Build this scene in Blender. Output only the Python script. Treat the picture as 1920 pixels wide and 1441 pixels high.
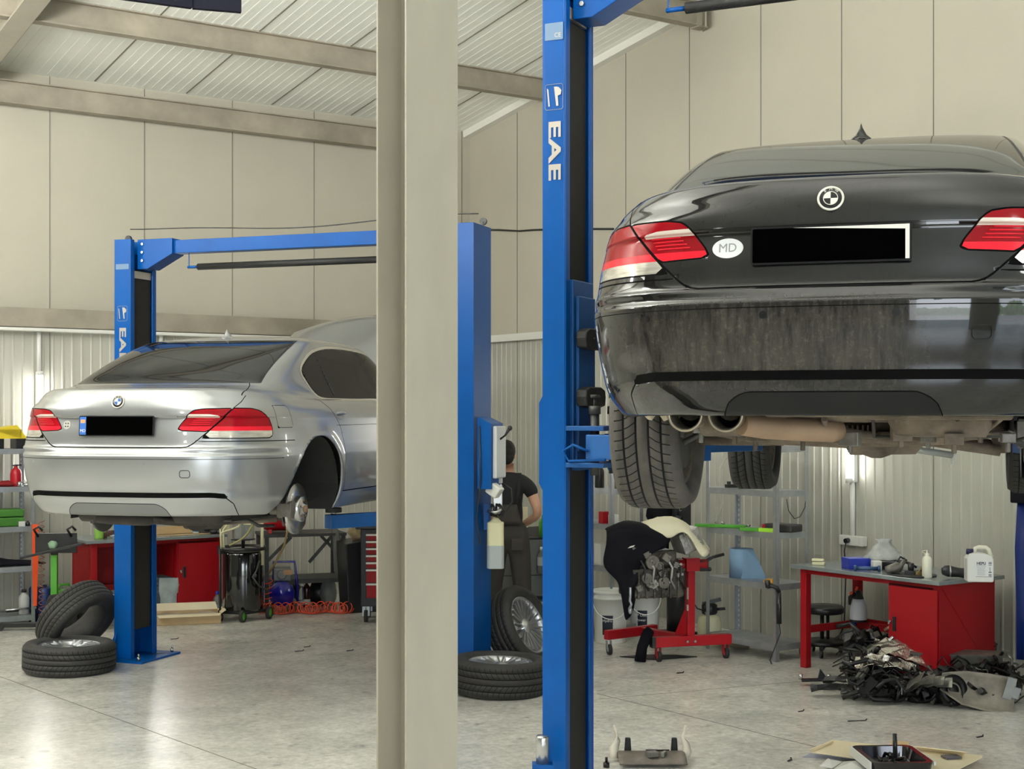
import bpy, bmesh, math, random
import numpy as np
from mathutils import Vector, Matrix, Euler
S = bpy.context.scene
C = S.collection
for o in list(bpy.data.objects): bpy.data.objects.remove(o)
# ------------------------------------------------------------------ camera
CAMH = 2.08; FPX = 2693.0; CX = 960.0; HY = 774.0
cd = bpy.data.cameras.new('camera'); cam = bpy.data.objects.new('camera', cd); C.objects.link(cam)
cam.location = (0, 0, CAMH); cam.rotation_euler = (math.pi/2, 0, 0)
cd.sensor_width = 36; cd.lens = FPX/1920*36; cd.shift_y = (HY-720.5)/1920
cd.clip_start = 0.05; cd.clip_end = 300
S.camera = cam
# ------------------------------------------------------------------ world / exposure
S.view_settings.view_transform = 'Standard'; S.view_settings.look = 'None'
S.view_settings.gamma = 1; S.view_settings.use_curve_mapping = False
S.view_settings.exposure = 0.0
S.cycles.use_denoising = True
S.cycles.max_bounces = 7; S.cycles.diffuse_bounces = 4; S.cycles.glossy_bounces = 4
S.cycles.sample_clamp_indirect = 6; S.cycles.caustics_reflective = False; S.cycles.caustics_refractive = False
wd = bpy.data.worlds.new('world'); S.world = wd; wd.use_nodes = True
nt = wd.node_tree; bg = nt.nodes['Background']
tc = nt.nodes.new('ShaderNodeTexCoord'); sp = nt.nodes.new('ShaderNodeSeparateXYZ'); cr = nt.nodes.new('ShaderNodeValToRGB')
nt.links.new(tc.outputs['Generated'], sp.inputs[0]); nt.links.new(sp.outputs['Z'], cr.inputs[0]); nt.links.new(cr.outputs[0], bg.inputs[0])
cr.color_ramp.elements[0].position = 0.0; cr.color_ramp.elements[0].color = (0.80, 0.86, 0.95, 1)
cr.color_ramp.elements[1].position = 0.6; cr.color_ramp.elements[1].color = (0.62, 0.76, 1.0, 1)
bg.inputs[1].default_value = 6.5
# building frame: origin in the far corner, a along the left wall, b along the right wall (both toward the viewer)
CO = (-0.516, 17.6)
def W(a, b, z=0.0):
    return Vector((CO[0]-0.823*a+0.568*b, CO[1]-0.568*a-0.823*b, z))
FR = math.atan2(-0.823, 0.568)      # heading of +b
def area_light(name, loc, target, sx, sy, power, col=(1, 1, 1)):
    l = bpy.data.lights.new(name, 'AREA'); l.shape = 'RECTANGLE'; l.size = sx; l.size_y = sy; l.energy = power; l.color = col
    o = bpy.data.objects.new(name, l); C.objects.link(o); o.location = loc
    o.rotation_euler = (Vector(target)-Vector(loc)).to_track_quat('-Z', 'Y').to_euler(); return o
# daylight through the doors in the wall behind the camera
area_light('daylight_door', W(14.0, 23.8, 2.6), W(8, 8, 1.8), 5.6, 4.4, 400, (0.93, 0.97, 1.0))
area_light('daylight_door', W(5.5, 23.8, 2.6), W(5, 8, 1.8), 4.2, 4.4, 90, (0.93, 0.97, 1.0))
# unseen point lights added outside the view to brighten ceiling, walls and floor
for a_, b_, e_ in ((9.0, 8.8, 170), (12.0, 4.5, 260), (5.5, 17.5, 60), (15.0, 13.0, 110)):
    l_ = bpy.data.lights.new('fill_light', 'POINT'); l_.energy = e_; l_.shadow_soft_size = .30; l_.color = (1.0, .975, .92)
    o_ = bpy.data.objects.new('fill_light', l_); C.objects.link(o_); o_.location = W(a_, b_, 4.75)
# added up-facing area lights, no real fittings, to brighten the roof sheets
for a_, b_, e_ in ((9.6, 7.6, 900), (11.8, 3.6, 420), (7.0, 13.0, 220)):
    area_light('ceiling_fill', W(a_, b_, 4.3), W(a_-1.2, b_-1.5, 9), 1.4, 1.4, e_, (1.0, .985, .94))

# ------------------------------------------------------------------ materials
MATS = {}
def mat(name, col=(.5, .5, .5), rough=.5, metal=0.0, noise=None, bump=None, spec=.5, coat=0.0, emit=None, trans=0.0, alpha=1.0, sheen=0.0, ior=1.45):
    """noise=(scale, amount, stretch xyz) mottles the base colour; bump=(scale, strength, stretch)"""
    if name in MATS: return MATS[name]
    m = bpy.data.materials.new(name); m.use_nodes = True; MATS[name] = m
    n = m.node_tree.nodes; L = m.node_tree.links; b = n['Principled BSDF']
    b.inputs['Base Color'].default_value = (*col, 1); b.inputs['Roughness'].default_value = rough; b.inputs['Metallic'].default_value = metal
    b.inputs['Specular IOR Level'].default_value = spec; b.inputs['Coat Weight'].default_value = coat; b.inputs['Coat Roughness'].default_value = .04
    b.inputs['Transmission Weight'].default_value = trans; b.inputs['Alpha'].default_value = alpha; b.inputs['IOR'].default_value = ior
    if sheen: b.inputs['Sheen Weight'].default_value = sheen
    if emit:
        b.inputs['Emission Color'].default_value = (*emit[:3], 1); b.inputs['Emission Strength'].default_value = emit[3]
    if noise or bump:
        t = n.new('ShaderNodeTexCoord')
    if noise:
        mp = n.new('ShaderNodeMapping'); L.new(t.outputs['Object'], mp.inputs[0]); mp.inputs['Scale'].default_value = noise[2] if len(noise) > 2 else (1, 1, 1)
        nz = n.new('ShaderNodeTexNoise'); nz.inputs['Scale'].default_value = noise[0]; nz.inputs['Detail'].default_value = 6; nz.inputs['Roughness'].default_value = .62
        L.new(mp.outputs[0], nz.inputs[0])
        r = n.new('ShaderNodeValToRGB'); r.color_ramp.elements[0].position = .3; r.color_ramp.elements[1].position = .7
        a = noise[1]; dk = noise[3] if len(noise) > 3 else tuple(c*(1-a) for c in col)
        r.color_ramp.elements[0].color = (*dk, 1); r.color_ramp.elements[1].color = (*[min(1, c*(1+a*.5)) for c in col], 1)
        L.new(nz.outputs[0], r.inputs[0]); L.new(r.outputs[0], b.inputs['Base Color'])
    if bump:
        mp = n.new('ShaderNodeMapping'); L.new(t.outputs['Object'], mp.inputs[0]); mp.inputs['Scale'].default_value = bump[2] if len(bump) > 2 else (1, 1, 1)
        nz = n.new('ShaderNodeTexNoise'); nz.inputs['Scale'].default_value = bump[0]; nz.inputs['Detail'].default_value = 4
        L.new(mp.outputs[0], nz.inputs[0]); bp = n.new('ShaderNodeBump'); bp.inputs['Strength'].default_value = bump[1]; bp.inputs['Distance'].default_value = .02
        L.new(nz.outputs[0], bp.inputs['Height']); L.new(bp.outputs[0], b.inputs['Normal'])
    return m
def lin(r, g, b):
    f = lambda c: (c/255/12.92 if c/255 <= .04045 else ((c/255+.055)/1.055)**2.4)
    return (f(r), f(g), f(b))

# ------------------------------------------------------------------ mesh builder
class MB:
    def __init__(s): s.v = []; s.f = []; s.m = []; s.sm = []; s.cur = 0; s.T = None
    def add(s, vs, fs, smooth=False, mi=None):
        o = len(s.v)
        for p in vs:
            p = Vector(p)
            s.v.append(s.T @ p if s.T is not None else p)
        for f in fs: s.f.append(tuple(i+o for i in f)); s.m.append(s.cur if mi is None else mi); s.sm.append(smooth)
        return s
    def box(s, c, d, rz=0, mi=None, R=None):
        x, y, z = d[0]/2, d[1]/2, d[2]/2
        M = R if R is not None else Matrix.Rotation(rz, 3, 'Z')
        vs = [M @ Vector((i*x, j*y, k*z))+Vector(c) for i in (-1, 1) for j in (-1, 1) for k in (-1, 1)]
        return s.add(vs, [(0, 1, 3, 2), (4, 6, 7, 5), (0, 4, 5, 1), (2, 3, 7, 6), (0, 2, 6, 4), (1, 5, 7, 3)], mi=mi)
    def b2(s, p, q, mi=None):
        return s.box([(p[i]+q[i])/2 for i in range(3)], [abs(q[i]-p[i]) for i in range(3)], mi=mi)
    def bar(s, p, q, w, h, up=(0, 0, 1), mi=None):
        p = Vector(p); q = Vector(q); d = (q-p); L = d.length; d.normalize(); u = Vector(up)
        if abs(d.dot(u)) > .99: u = Vector((1, 0, 0))
        x = d.cross(u).normalized(); z = x.cross(d).normalized()
        R = Matrix((x, d, z)).transposed()
        return s.box((p+q)/2, (w, L, h), R=R, mi=mi)
    def tube(s, pts, r, n=10, caps=True, mi=None, closed=False):
        P = [Vector(p) for p in pts]; rs = r if isinstance(r, (list, tuple)) else [r]*len(P)
        N = len(P); vs = []; prev = None
        for i, p in enumerate(P):
            a = P[(i-1) % N] if (closed or i > 0) else p; b = P[(i+1) % N] if (closed or i < N-1) else p
            t = (b-a)
            t = t.normalized() if t.length > 1e-9 else Vector((0, 0, 1))
            if prev is None:
                u = Vector((0, 0, 1)) if abs(t.z) < .9 else Vector((1, 0, 0))
                x = t.cross(u).normalized()
            else:
                x = prev-t*prev.dot(t)
                x = x.normalized() if x.length > 1e-6 else t.cross(Vector((0, 0, 1))).normalized()
            prev = x; y = t.cross(x)
            for k in range(n):
                an = 2*math.pi*k/n; vs.append(p+(x*math.cos(an)+y*math.sin(an))*rs[i])
        fs = []
        for i in range(N if closed else N-1):
            j = (i+1) % N
            for k in range(n): fs.append((i*n+k, i*n+(k+1) % n, j*n+(k+1) % n, j*n+k))
        s.add(vs, fs, True, mi)
        if caps and not closed:
            o = len(s.v)-len(vs)
            s.f.append(tuple(o+k for k in range(n))[::-1]); s.m.append(s.cur if mi is None else mi); s.sm.append(False)
            s.f.append(tuple(o+(N-1)*n+k for k in range(n))); s.m.append(s.cur if mi is None else mi); s.sm.append(False)
        return s
    def cyl(s, p, q, r, n=20, r2=None, mi=None): return s.tube([p, q], [r, r if r2 is None else r2], n, mi=mi)
    def lathe(s, prof, n=32, c=(0, 0, 0), R=None, mi=None, caps=False, a0=0, a1=2*math.pi):
        """prof list of (r, z) around the z axis"""
        M = R if R is not None else Matrix.Identity(3); full = abs(a1-a0-2*math.pi) < 1e-6
        vs = []; m = len(prof); nn = n if full else n+1
        for k in range(nn):
            an = a0+(a1-a0)*k/n
            for (r, z) in prof: vs.append(M @ Vector((r*math.cos(an), r*math.sin(an), z))+Vector(c))
        fs = []
        for k in range(n):
            k2 = (k+1) % nn
            for i in range(m-1): fs.append((k*m+i, k2*m+i, k2*m+i+1, k*m+i+1))
        s.add(vs, fs, True, mi)
        return s
    def prism(s, poly, z0, z1, M=None, mi=None, smooth=False):
        """polygon (x,y) extruded from z0 to z1, M: 4x4"""
        n = len(poly); M = M or Matrix.Identity(4)
        vs = [M @ Vector((x, y, z0)) for x, y in poly]+[M @ Vector((x, y, z1)) for x, y in poly]
        s.add(vs, [(i, (i+1) % n, n+(i+1) % n, n+i) for i in range(n)], smooth, mi)
        return s.add(vs, [tuple(range(n))[::-1], tuple(range(n, 2*n))], False, mi)
    def ball(s, c, r, n=12, mi=None, jit=0, rnd=None):
        sx, sy, sz = (r, r, r) if not isinstance(r, (tuple, list)) else r
        vs = [(c[0], c[1], c[2]+sz)]; m = n//2
        for i in range(1, m):
            th = math.pi*i/m
            for k in range(n):
                an = 2*math.pi*k/n; j = 1+(rnd.uniform(-jit, jit) if rnd else 0)
                vs.append((c[0]+sx*j*math.sin(th)*math.cos(an), c[1]+sy*j*math.sin(th)*math.sin(an), c[2]+sz*j*math.cos(th)))
        vs.append((c[0], c[1], c[2]-sz)); fs = []
        for k in range(n): fs.append((0, 1+k, 1+(k+1) % n))
        for i in range(m-2):
            for k in range(n): a = 1+i*n; fs.append((a+k, a+n+k, a+n+(k+1) % n, a+(k+1) % n))
        a = 1+(m-2)*n
        for k in range(n): fs.append((a+k, len(vs)-1, a+(k+1) % n))
        return s.add(vs, fs, True, mi)
    def mesh(s, name, mats):
        me = bpy.data.meshes.new(name); me.from_pydata([tuple(v) for v in s.v], [], s.f)
        for m in (mats if isinstance(mats, (list, tuple)) else [mats]): me.materials.append(m)
        me.polygons.foreach_set('material_index', s.m); me.polygons.foreach_set('use_smooth', s.sm)
        me.update(); return me
    def obj(s, name, mats, parent=None, bevel=0, loc=None, rz=None, subsurf=0, clean=True):
        me = s.mesh(name, mats)
        if clean:
            bm = bmesh.new(); bm.from_mesh(me); bmesh.ops.remove_doubles(bm, verts=bm.verts, dist=1e-5)
            bmesh.ops.recalc_face_normals(bm, faces=bm.faces); bm.to_mesh(me); bm.free()
        o = bpy.data.objects.new(name, me); C.objects.link(o)
        if parent: o.parent = parent
        if loc is not None: o.location = loc
        if rz is not None: o.rotation_euler.z = rz
        if bevel:
            bv = o.modifiers.new('bevel', 'BEVEL'); bv.width = bevel; bv.segments = 2; bv.limit_method = 'ANGLE'; bv.angle_limit = math.radians(50)
        if subsurf:
            ss = o.modifiers.new('sub', 'SUBSURF'); ss.levels = ss.render_levels = subsurf
        return o
def thing(name, label, cat, loc=(0, 0, 0), rz=0, group=None):
    o = bpy.data.objects.new(name, None); C.objects.link(o); o.empty_display_size = .1
    o.location = loc; o.rotation_euler = (0, 0, rz); return tag(o, label, cat, group)
def tag(o, label, cat, group=None):
    o['label'] = label; o['category'] = cat
    if group: o['group'] = group
    return o
def struct(o): o['kind'] = 'structure'; return o
def F(px, py, z=0.0):               # the floor (or height z) point seen at a pixel of the photograph
    Y = (CAMH-z)*FPX/(py-HY); return Vector(((px-CX)*Y/FPX, Y, z))
def at(px, py, Y): return Vector(((px-CX)*Y/FPX, Y, CAMH+(HY-py)*Y/FPX))
def copy_tree(o, parent=None):
    c = o.copy(); C.objects.link(c); c.parent = parent
    for ch in [x for x in bpy.data.objects if x.parent == o and x != c]: copy_tree(ch, c)
    return c
def text_mesh(name, body, size, M, m, parent=None, depth=.0008, bold=0, xs=1.0, spacing=1.0):
    """flat lettering as real extruded mesh; M places its xy plane"""
    cu = bpy.data.curves.new(name, 'FONT'); cu.body = body; cu.size = size; cu.extrude = depth; cu.offset = bold; cu.align_x = 'CENTER'; cu.align_y = 'CENTER'
    cu.space_character = spacing; cu.resolution_u = 3
    t = bpy.data.objects.new(name, cu); C.objects.link(t)
    dg = bpy.context.evaluated_depsgraph_get(); me = bpy.data.meshes.new_from_object(t.evaluated_get(dg)); bpy.data.objects.remove(t)
    me.transform(M @ Matrix.Diagonal((xs, 1, 1, 1))); me.materials.clear(); me.materials.append(m)
    o = bpy.data.objects.new(name, me); C.objects.link(o); o.parent = parent; return o
# ------------------------------------------------------------------ room shell
M_wall = mat('wall_panel', lin(184, 179, 163), .42, noise=(1.2, .05), bump=(60, .04))
M_rib = mat('wall_ribbed', lin(184, 183, 172), .30, noise=(1.5, .05))
M_ceil = mat('ceiling_panel', lin(244, 246, 238), .45, noise=(1.5, .04))
M_steel = mat('primer_steel', lin(158, 150, 134), .6, noise=(2.2, .28, (1, 1, 1)), bump=(30, .05))
M_col = mat('beige_steel', lin(162, 156, 141), .5, noise=(2.6, .14, (1, 1, .35)), bump=(25, .03))
M_white = mat('white_trim', lin(228, 228, 220), .35)
M_seam = mat('panel_joint', lin(120, 118, 106), .7)
M_foil = mat('floor', (.3, .3, .3))
# polished concrete
def floor_mat():
    m = bpy.data.materials.new('polished_concrete'); m.use_nodes = True; n = m.node_tree.nodes; L = m.node_tree.links; b = n['Principled BSDF']
    t = n.new('ShaderNodeTexCoord')
    def nz(sc, det, rg, st=(1, 1, 1)):
        mp = n.new('ShaderNodeMapping'); mp.inputs['Scale'].default_value = st; mp.inputs['Location'].default_value = (3.31, 1.77, 5.37); L.new(t.outputs['Object'], mp.inputs[0])
        x = n.new('ShaderNodeTexNoise'); x.inputs['Scale'].default_value = sc; x.inputs['Detail'].default_value = det; x.inputs['Roughness'].default_value = rg
        L.new(mp.outputs[0], x.inputs[0]); return x.outputs[0]
    def ramp(src, p0, c0, p1, c1):
        r = n.new('ShaderNodeValToRGB'); e = r.color_ramp.elements; e[0].position = p0; e[1].position = p1; e[0].color = (*c0, 1); e[1].color = (*c1, 1); L.new(src, r.inputs[0]); return r.outputs[0]
    big = nz(.55, 6, .6); mid = nz(3.1, 8, .68); fine = nz(19, 9, .72); spots = nz(7.3, 4, .5)
    def mr(src, a, b_, c, d):
        x = n.new('ShaderNodeMapRange'); x.clamp = True
        for k_, v_ in zip((1, 2, 3, 4), (a, b_, c, d)): x.inputs[k_].default_value = v_
        L.new(src, x.inputs[0]); return x.outputs[0]
    def mulf(a, b_):
        x = n.new('ShaderNodeMath'); x.operation = 'MULTIPLY'; L.new(a, x.inputs[0]); L.new(b_, x.inputs[1]); return x.outputs[0]
    tone = mulf(mulf(mr(big, .36, .64, .80, 1.06), mr(mid, .36, .64, .82, 1.10)), mulf(mr(fine, .36, .64, .78, 1.14), mr(spots, .27, .37, .66, 1.0)))
    vm = n.new('ShaderNodeVectorMath'); vm.operation = 'SCALE'; vm.inputs[0].default_value = lin(226, 224, 215); L.new(tone, vm.inputs['Scale']); L.new(vm.outputs[0], b.inputs['Base Color'])
    b.inputs['Roughness'].default_value = .27
    bp = n.new('ShaderNodeBump'); bp.inputs['Strength'].default_value = .16; bp.inputs['Distance'].default_value = .004
    L.new(mid, bp.inputs['Height']); L.new(bp.outputs[0], b.inputs['Normal'])
    return m
M_floor = floor_mat()
A1, B1 = 26.0, 24.0
def wpoly(name, pts, m):
    mb = MB(); mb.add(pts, [tuple(range(len(pts)))]); return struct(mb.obj(name, m, clean=False))
def zc(b): return 5.52+.14*min(b, B1-b)
fl = MB(); fl.box((0, 0, -.1), (A1+6, B1+6, .2))
flo = struct(fl.obj('floor', M_floor)); flo.location = W(A1/2, B1/2, 0); flo.rotation_euler.z = FR+math.pi/2
# saw-cut joints in the slab
jm = mat('floor_joint', lin(92, 88, 80), .8)
for i, (p, q) in enumerate((((0, 1268), (480, 1441)), ((1120, 1300), (1700, 1441)), ((1124, 1310), (1420, 1284)))):
    a = F(*p); b = F(*q); d = (b-a); a = a-d*.5 if i == 0 else a; b = b+d*.8
    struct(MB().bar(a+Vector((0, 0, .0005)), b+Vector((0, 0, .0005)), .007 if i < 2 else .004, .001).obj('trim_%d' % (30+i), jm))
ce = MB()
for (b0, b1) in ((0, 12), (12, B1)):
    za, zb = zc(b0), zc(b1)
    ce.add([W(0, b0, za), W(A1, b0, za), W(A1, b1, zb), W(0, b1, zb), W(0, b0, za+.1), W(A1, b0, za+.1), W(A1, b1, zb+.1), W(0, b1, zb+.1)],
           [(0, 1, 2, 3), (7, 6, 5, 4), (0, 3, 7, 4), (1, 5, 6, 2), (0, 4, 5, 1), (3, 2, 6, 7)])
struct(ce.obj('ceiling', M_ceil, clean=False))
# roof sheet joints (run up the slope) and shallow ribs
jn = MB(); rb = MB()
for k in range(0, 27):
    a = k*1.0-.33
    if a > .1: jn.bar(W(a, .05, zc(.05)-.004), W(a, 11.9, zc(11.9)-.004), .012, .006)
a = .05
while a < 12:
    rb.bar(W(a, .05, zc(.05)-.0015), W(a, 11.9, zc(11.9)-.0015), .03, .0030-.0012); a += .1
struct(jn.obj('trim_1', M_seam)); struct(rb.obj('trim_2', M_ceil))
# a wall = smooth upper panels + ribbed lower panels, with joints
TRIMZ = 2.94
def wall(name, horiz, length, top, n0):
    # horiz(t, off) gives xy at distance t along and off into the room
    mb = MB(); mb.cur = 0
    N = 60
    vs = []; fs = []
    for i in range(N+1):
        t = length*i/N; vs += [horiz(t, 0, TRIMZ), horiz(t, 0, top(t))]
    for i in range(N): fs.append((2*i, 2*i+2, 2*i+3, 2*i+1))
    mb.add(vs, fs)
    vs = []; fs = []; t = 0; k = 0
    while t <= length:          # ribbed sheet: 0.1 m pitch, narrow raised ribs
        for dt, off in ((0, 0.0), (.074, 0.0), (.080, .006), (.092, .006)):
            vs += [horiz(t+dt, off, 0), horiz(t+dt, off, TRIMZ)]; k += 1
        t += .1
    for i in range(k-1): fs.append((2*i, 2*i+2, 2*i+3, 2*i+1))
    mb.add(vs, fs, mi=1)
    o = struct(mb.obj(name, [M_wall, M_rib], clean=False))
    js = MB()
    for i in range(0, int(length)+1):
        t = n0+i
        if 0.05 < t < length: js.bar(horiz(t, .001, 0), horiz(t, .001, top(t)), .010, .006, up=horiz(1, 0, 0)-horiz(0, 0, 0))
    return o, js
wl, j1 = wall('wall_left', lambda t, off, z: W(t, off, z), A1, lambda t: zc(0), .12)
wr, j2 = wall('wall_right', lambda t, off, z: W(off, t, z), B1, zc, 0.02+1)
struct(j1.obj('trim_3', M_seam)); struct(j2.obj('trim_4', M_seam))
# wall behind the camera with two wide open doors, and the far side wall
wb = MB()
for (a0, a1) in ((0, 3.2), (7.8, 11), (17, A1)): wb.add([W(a0, B1, 0), W(a1, B1, 0), W(a1, B1, 5.6), W(a0, B1, 5.6)], [(0, 1, 2, 3)])
for (a0, a1) in ((3.2, 7.8), (11, 17)): wb.add([W(a0, B1, 4.9), W(a1, B1, 4.9), W(a1, B1, 5.6), W(a0, B1, 5.6)], [(0, 1, 2, 3)])
struct(wb.obj('wall_back', M_wall, clean=False))
wpoly('wall_side', [W(A1, 0, 0), W(A1, B1, 0), W(A1, B1, 5.6), W(A1, 12, 7.2), W(A1, 0, 5.6)], M_wall)
# yard outside the doors
M_grass = mat('grass', lin(110, 150, 60), .9, noise=(2, .6)); M_yard = mat('yard', lin(180, 172, 160), .9, noise=(1, .2))
struct(MB().add([W(-6, B1+.1, -.02), W(A1+6, B1+.1, -.02), W(A1+6, B1+12, -.02), W(-6, B1+12, -.02)], [(0, 1, 2, 3)]).obj('floor_yard', M_yard))
hg = MB(); rr = random.Random(4)
for i in range(60):
    a = -8+i*.75; hg.ball(W(a, B1+13+rr.uniform(-.6, .6), 1.2), (1.1, 1.0, rr.uniform(1.3, 2.6)), 8, jit=.12, rnd=rr)
hedge = hg.obj('hedge', M_grass, clean=False); tag(hedge, 'long green hedge across the yard behind the open doors', 'hedge'); hedge['kind'] = 'stuff'
# flashings: white strip on the right wall, grey steel rail + white tray on the left wall, ceiling edge trims
struct(MB().bar(W(.05, 0, TRIMZ+.02), W(.05, B1, TRIMZ+.02), .1, .08).obj('trim_5', M_white))
struct(MB().bar(W(0, .10, TRIMZ-.02), W(A1, .10, TRIMZ-.02), .2, .03).obj('trim_6', M_white))
ch = MB(); ch.bar(W(0, .17, TRIMZ+.10), W(A1, .17, TRIMZ+.10), .01, .18); ch.bar(W(0, .10, TRIMZ+.19), W(A1, .10, TRIMZ+.19), .14, .012); ch.bar(W(0, .10, TRIMZ+.01), W(A1, .10, TRIMZ+.01), .14, .012)
struct(ch.obj('trim_7', M_steel))
struct(MB().bar(W(.05, 0, zc(0)-.03), W(.05, 12, zc(12)-.03), .1, .10).obj('trim_8', M_white))
# purlins: steel profiles parallel to the left wall
def ibeam(p, q, w, h, t=.012):
    mb = MB(); p = Vector(p); q = Vector(q)
    mb.bar(p, q, t, h); mb.bar(p+Vector((0, 0, h/2)), q+Vector((0, 0, h/2)), w, t); mb.bar(p-Vector((0, 0, h/2)), q-Vector((0, 0, h/2)), w, t); return mb
for i, (b, a0, zb, lab) in enumerate(((.22, 1.3, 5.15, 'grey steel roof beam running along the top of the left wall'),
                                 (1.85, .12, 5.56, 'grey primed steel roof purlin, second from the left wall'),
                                 (4.25, .12, 5.86, 'grey primed steel roof purlin, third from the left wall, ending above the blue lift column'))):
    mb = ibeam(W(a0, b, zb+.11), W(14.5, b, zb+.11), .12, .22)
    if i: mb.add([W(a0, b-.02, zb), W(a0, b+.02, zb), W(a0, b+.02, zb-.0), W(a0, b-.02, zb)], [(0, 1, 2, 3)])
    for q in (9.3,): pass
    o = mb.obj('roof_beam', M_steel); tag(o, lab, 'beam')
    if i:
        st = MB(); c0 = W(.14, b, zb); st.bar(c0+Vector((0, 0, -.01)), W(.02, b, zb-.01), .12, .02); st.bar(W(.02, b, zb+.28), W(.02, b, zb-.03), .3, .015); st.obj('end_plate', M_steel, o)
# rafter across the ceiling at the top left
ra = MB()
def raf(b): return zc(b)-.02
for off, w, h in ((-.01, .20, .014), (-.27, .20, .016)):
    ra.bar(W(5.96, 0.1, zc(.1)+off), W(5.96, 12, zc(12)+off), w, h)
ra.bar(W(5.96, .1, zc(.1)-.14), W(5.96, 12, zc(12)-.14), .012, .26)
tag(ra.obj('rafter', M_col), 'pale steel rafter crossing the ceiling at the top left corner', 'beam')
hp = thing('ceiling_banner', 'dark navy flat panel hanging below the ceiling at the top edge', 'panel', at(452, 24, 9.0))
h0 = Vector(hp.location); M_navy = mat('navy_sheet', lin(20, 21, 30), .8, spec=.1)
for (pa_, pb_) in (((452, 24, 9.0), (361, 16.5, 8.91)), ((359, 16, 8.90), (200, -8, 8.66))):
    a_, b_ = at(*pa_)-h0, at(*pb_)-h0; b_.z = a_.z if pa_[0] > 400 else a_.z
    mb = MB(); mb.bar(a_+Vector((0, 0, .22)), Vector((b_.x, b_.y, a_.z+.22)), .04, .44); mb.obj('panel_section', M_navy, hp)
mb = MB()
for x_ in (-.3, -.9): mb.cyl((x_, -.1, .4), (x_, -.1, 1.4), .01, 6)
mb.obj('hanger', M_navy, hp)
# foreground H column
base = at(762, 1400, 4.7); dl = Vector((.823, .568, 0)); dn = Vector((-.568, .823, 0))
colm = thing('steel_column', 'beige painted steel H column standing nearest, in the middle of the picture', 'column', (base.x, base.y, 0))
H = zc(14)-.05
def plate(mb, o, u, lu, v, lv): # rectangle prism, o+u*lu+v*lv footprint
    ps = [o, o+u*lu, o+u*lu+v*lv, o+v*lv]; mb.add([Vector((p.x, p.y, z)) for z in (0, H) for p in ps], [(0, 3, 2, 1), (4, 5, 6, 7), (0, 1, 5, 4), (1, 2, 6, 5), (2, 3, 7, 6), (3, 0, 4, 7)])
z0 = Vector((0, 0, 0))
mb = MB(); plate(mb, z0, dl, .20, dn, .012); mb.obj('front_flange', M_col, colm, bevel=.002)
mb = MB(); plate(mb, z0+dn*.19, dl, .20, dn, .012); mb.obj('rear_flange', M_col, colm, bevel=.002)
mb = MB(); plate(mb, z0+dl*.09+dn*.012, dl, .02, dn, .178); mb.obj('web', M_col, colm)
mb = MB(); mb.box((.1*.823-.1*.568, .1*.568+.1*.823, .012), (.42, .42, .024), rz=math.atan2(.568, .823)); mb.obj('base_plate', M_col, colm)
# vertical fluorescent tubes
M_tube = mat('tube_light', (1, 1, 1), .3, emit=(1, .99, .96, 26)); M_fit = mat('light_fitting', lin(235, 235, 230), .35)
def wall_tube(p, nrm, z0, z1, label, cond=None):
    t = thing('tube_lamp', label, 'lamp', (p.x, p.y, z0), group='vertical fluorescent tube lamps on the walls')
    mb = MB(); mb.box((0, 0, (z1-z0)/2), (.06, .05, z1-z0), rz=math.atan2(nrm.y, nrm.x)+math.pi/2); mb.obj('housing', M_fit, t, bevel=.005)
    n = nrm*.055; mb = MB(); mb.tube([n+Vector((0, 0, .03)), n+Vector((0, 0, z1-z0-.03))], .026, 14); mb.obj('tube', M_tube, t)
    for zz in (.015, z1-z0-.015):
        mb = MB(); mb.cyl(n+Vector((0, 0, zz-.02)), n+Vector((0, 0, zz+.02)), .030, 14); mb.obj('end_cap', M_fit, t)
    if cond:
        mb = MB(); c0, c1 = cond; mb.tube([nrm*.01+Vector((0, 0, c0-z0)), nrm*.01+Vector((0, 0, c1-z0))], .022, 10); mb.obj('conduit', M_fit, t)
    return t
nl = Vector((.568, -.823, 0)); nr = Vector((-.823, -.568, 0))
def onleft(px): # a coordinate on the left wall under a pixel column
    best = min((abs(CX+FPX*W(a/100, 0).x/W(a/100, 0).y-px), a/100) for a in range(0, 1700)); return best[1]
def onright(px): 
    best = min((abs(CX+FPX*W(0, b/100).x/W(0, b/100).y-px), b/100) for b in range(0, 1500)); return best[1]
wall_tube(W(onleft(70), .03), nl, 1.30, 2.50, 'lit vertical tube lamp on the left wall beside the tail of the silver car', (2.5, 2.92))
wall_tube(W(onleft(300), .03), nl, 1.30, 2.50, 'lit vertical tube lamp on the left wall, hidden behind the silver car boot', (2.5, 2.92))
wall_tube(W(.03, onright(1604)), nr, 1.48, 2.68, 'lit vertical tube lamp on the right wall above the red workbench', (.95, 1.5))
wall_tube(W(.03, onright(1240)), nr, 1.48, 2.68, 'lit vertical tube lamp on the right wall behind the black car', (2.68, 2.92))
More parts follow.
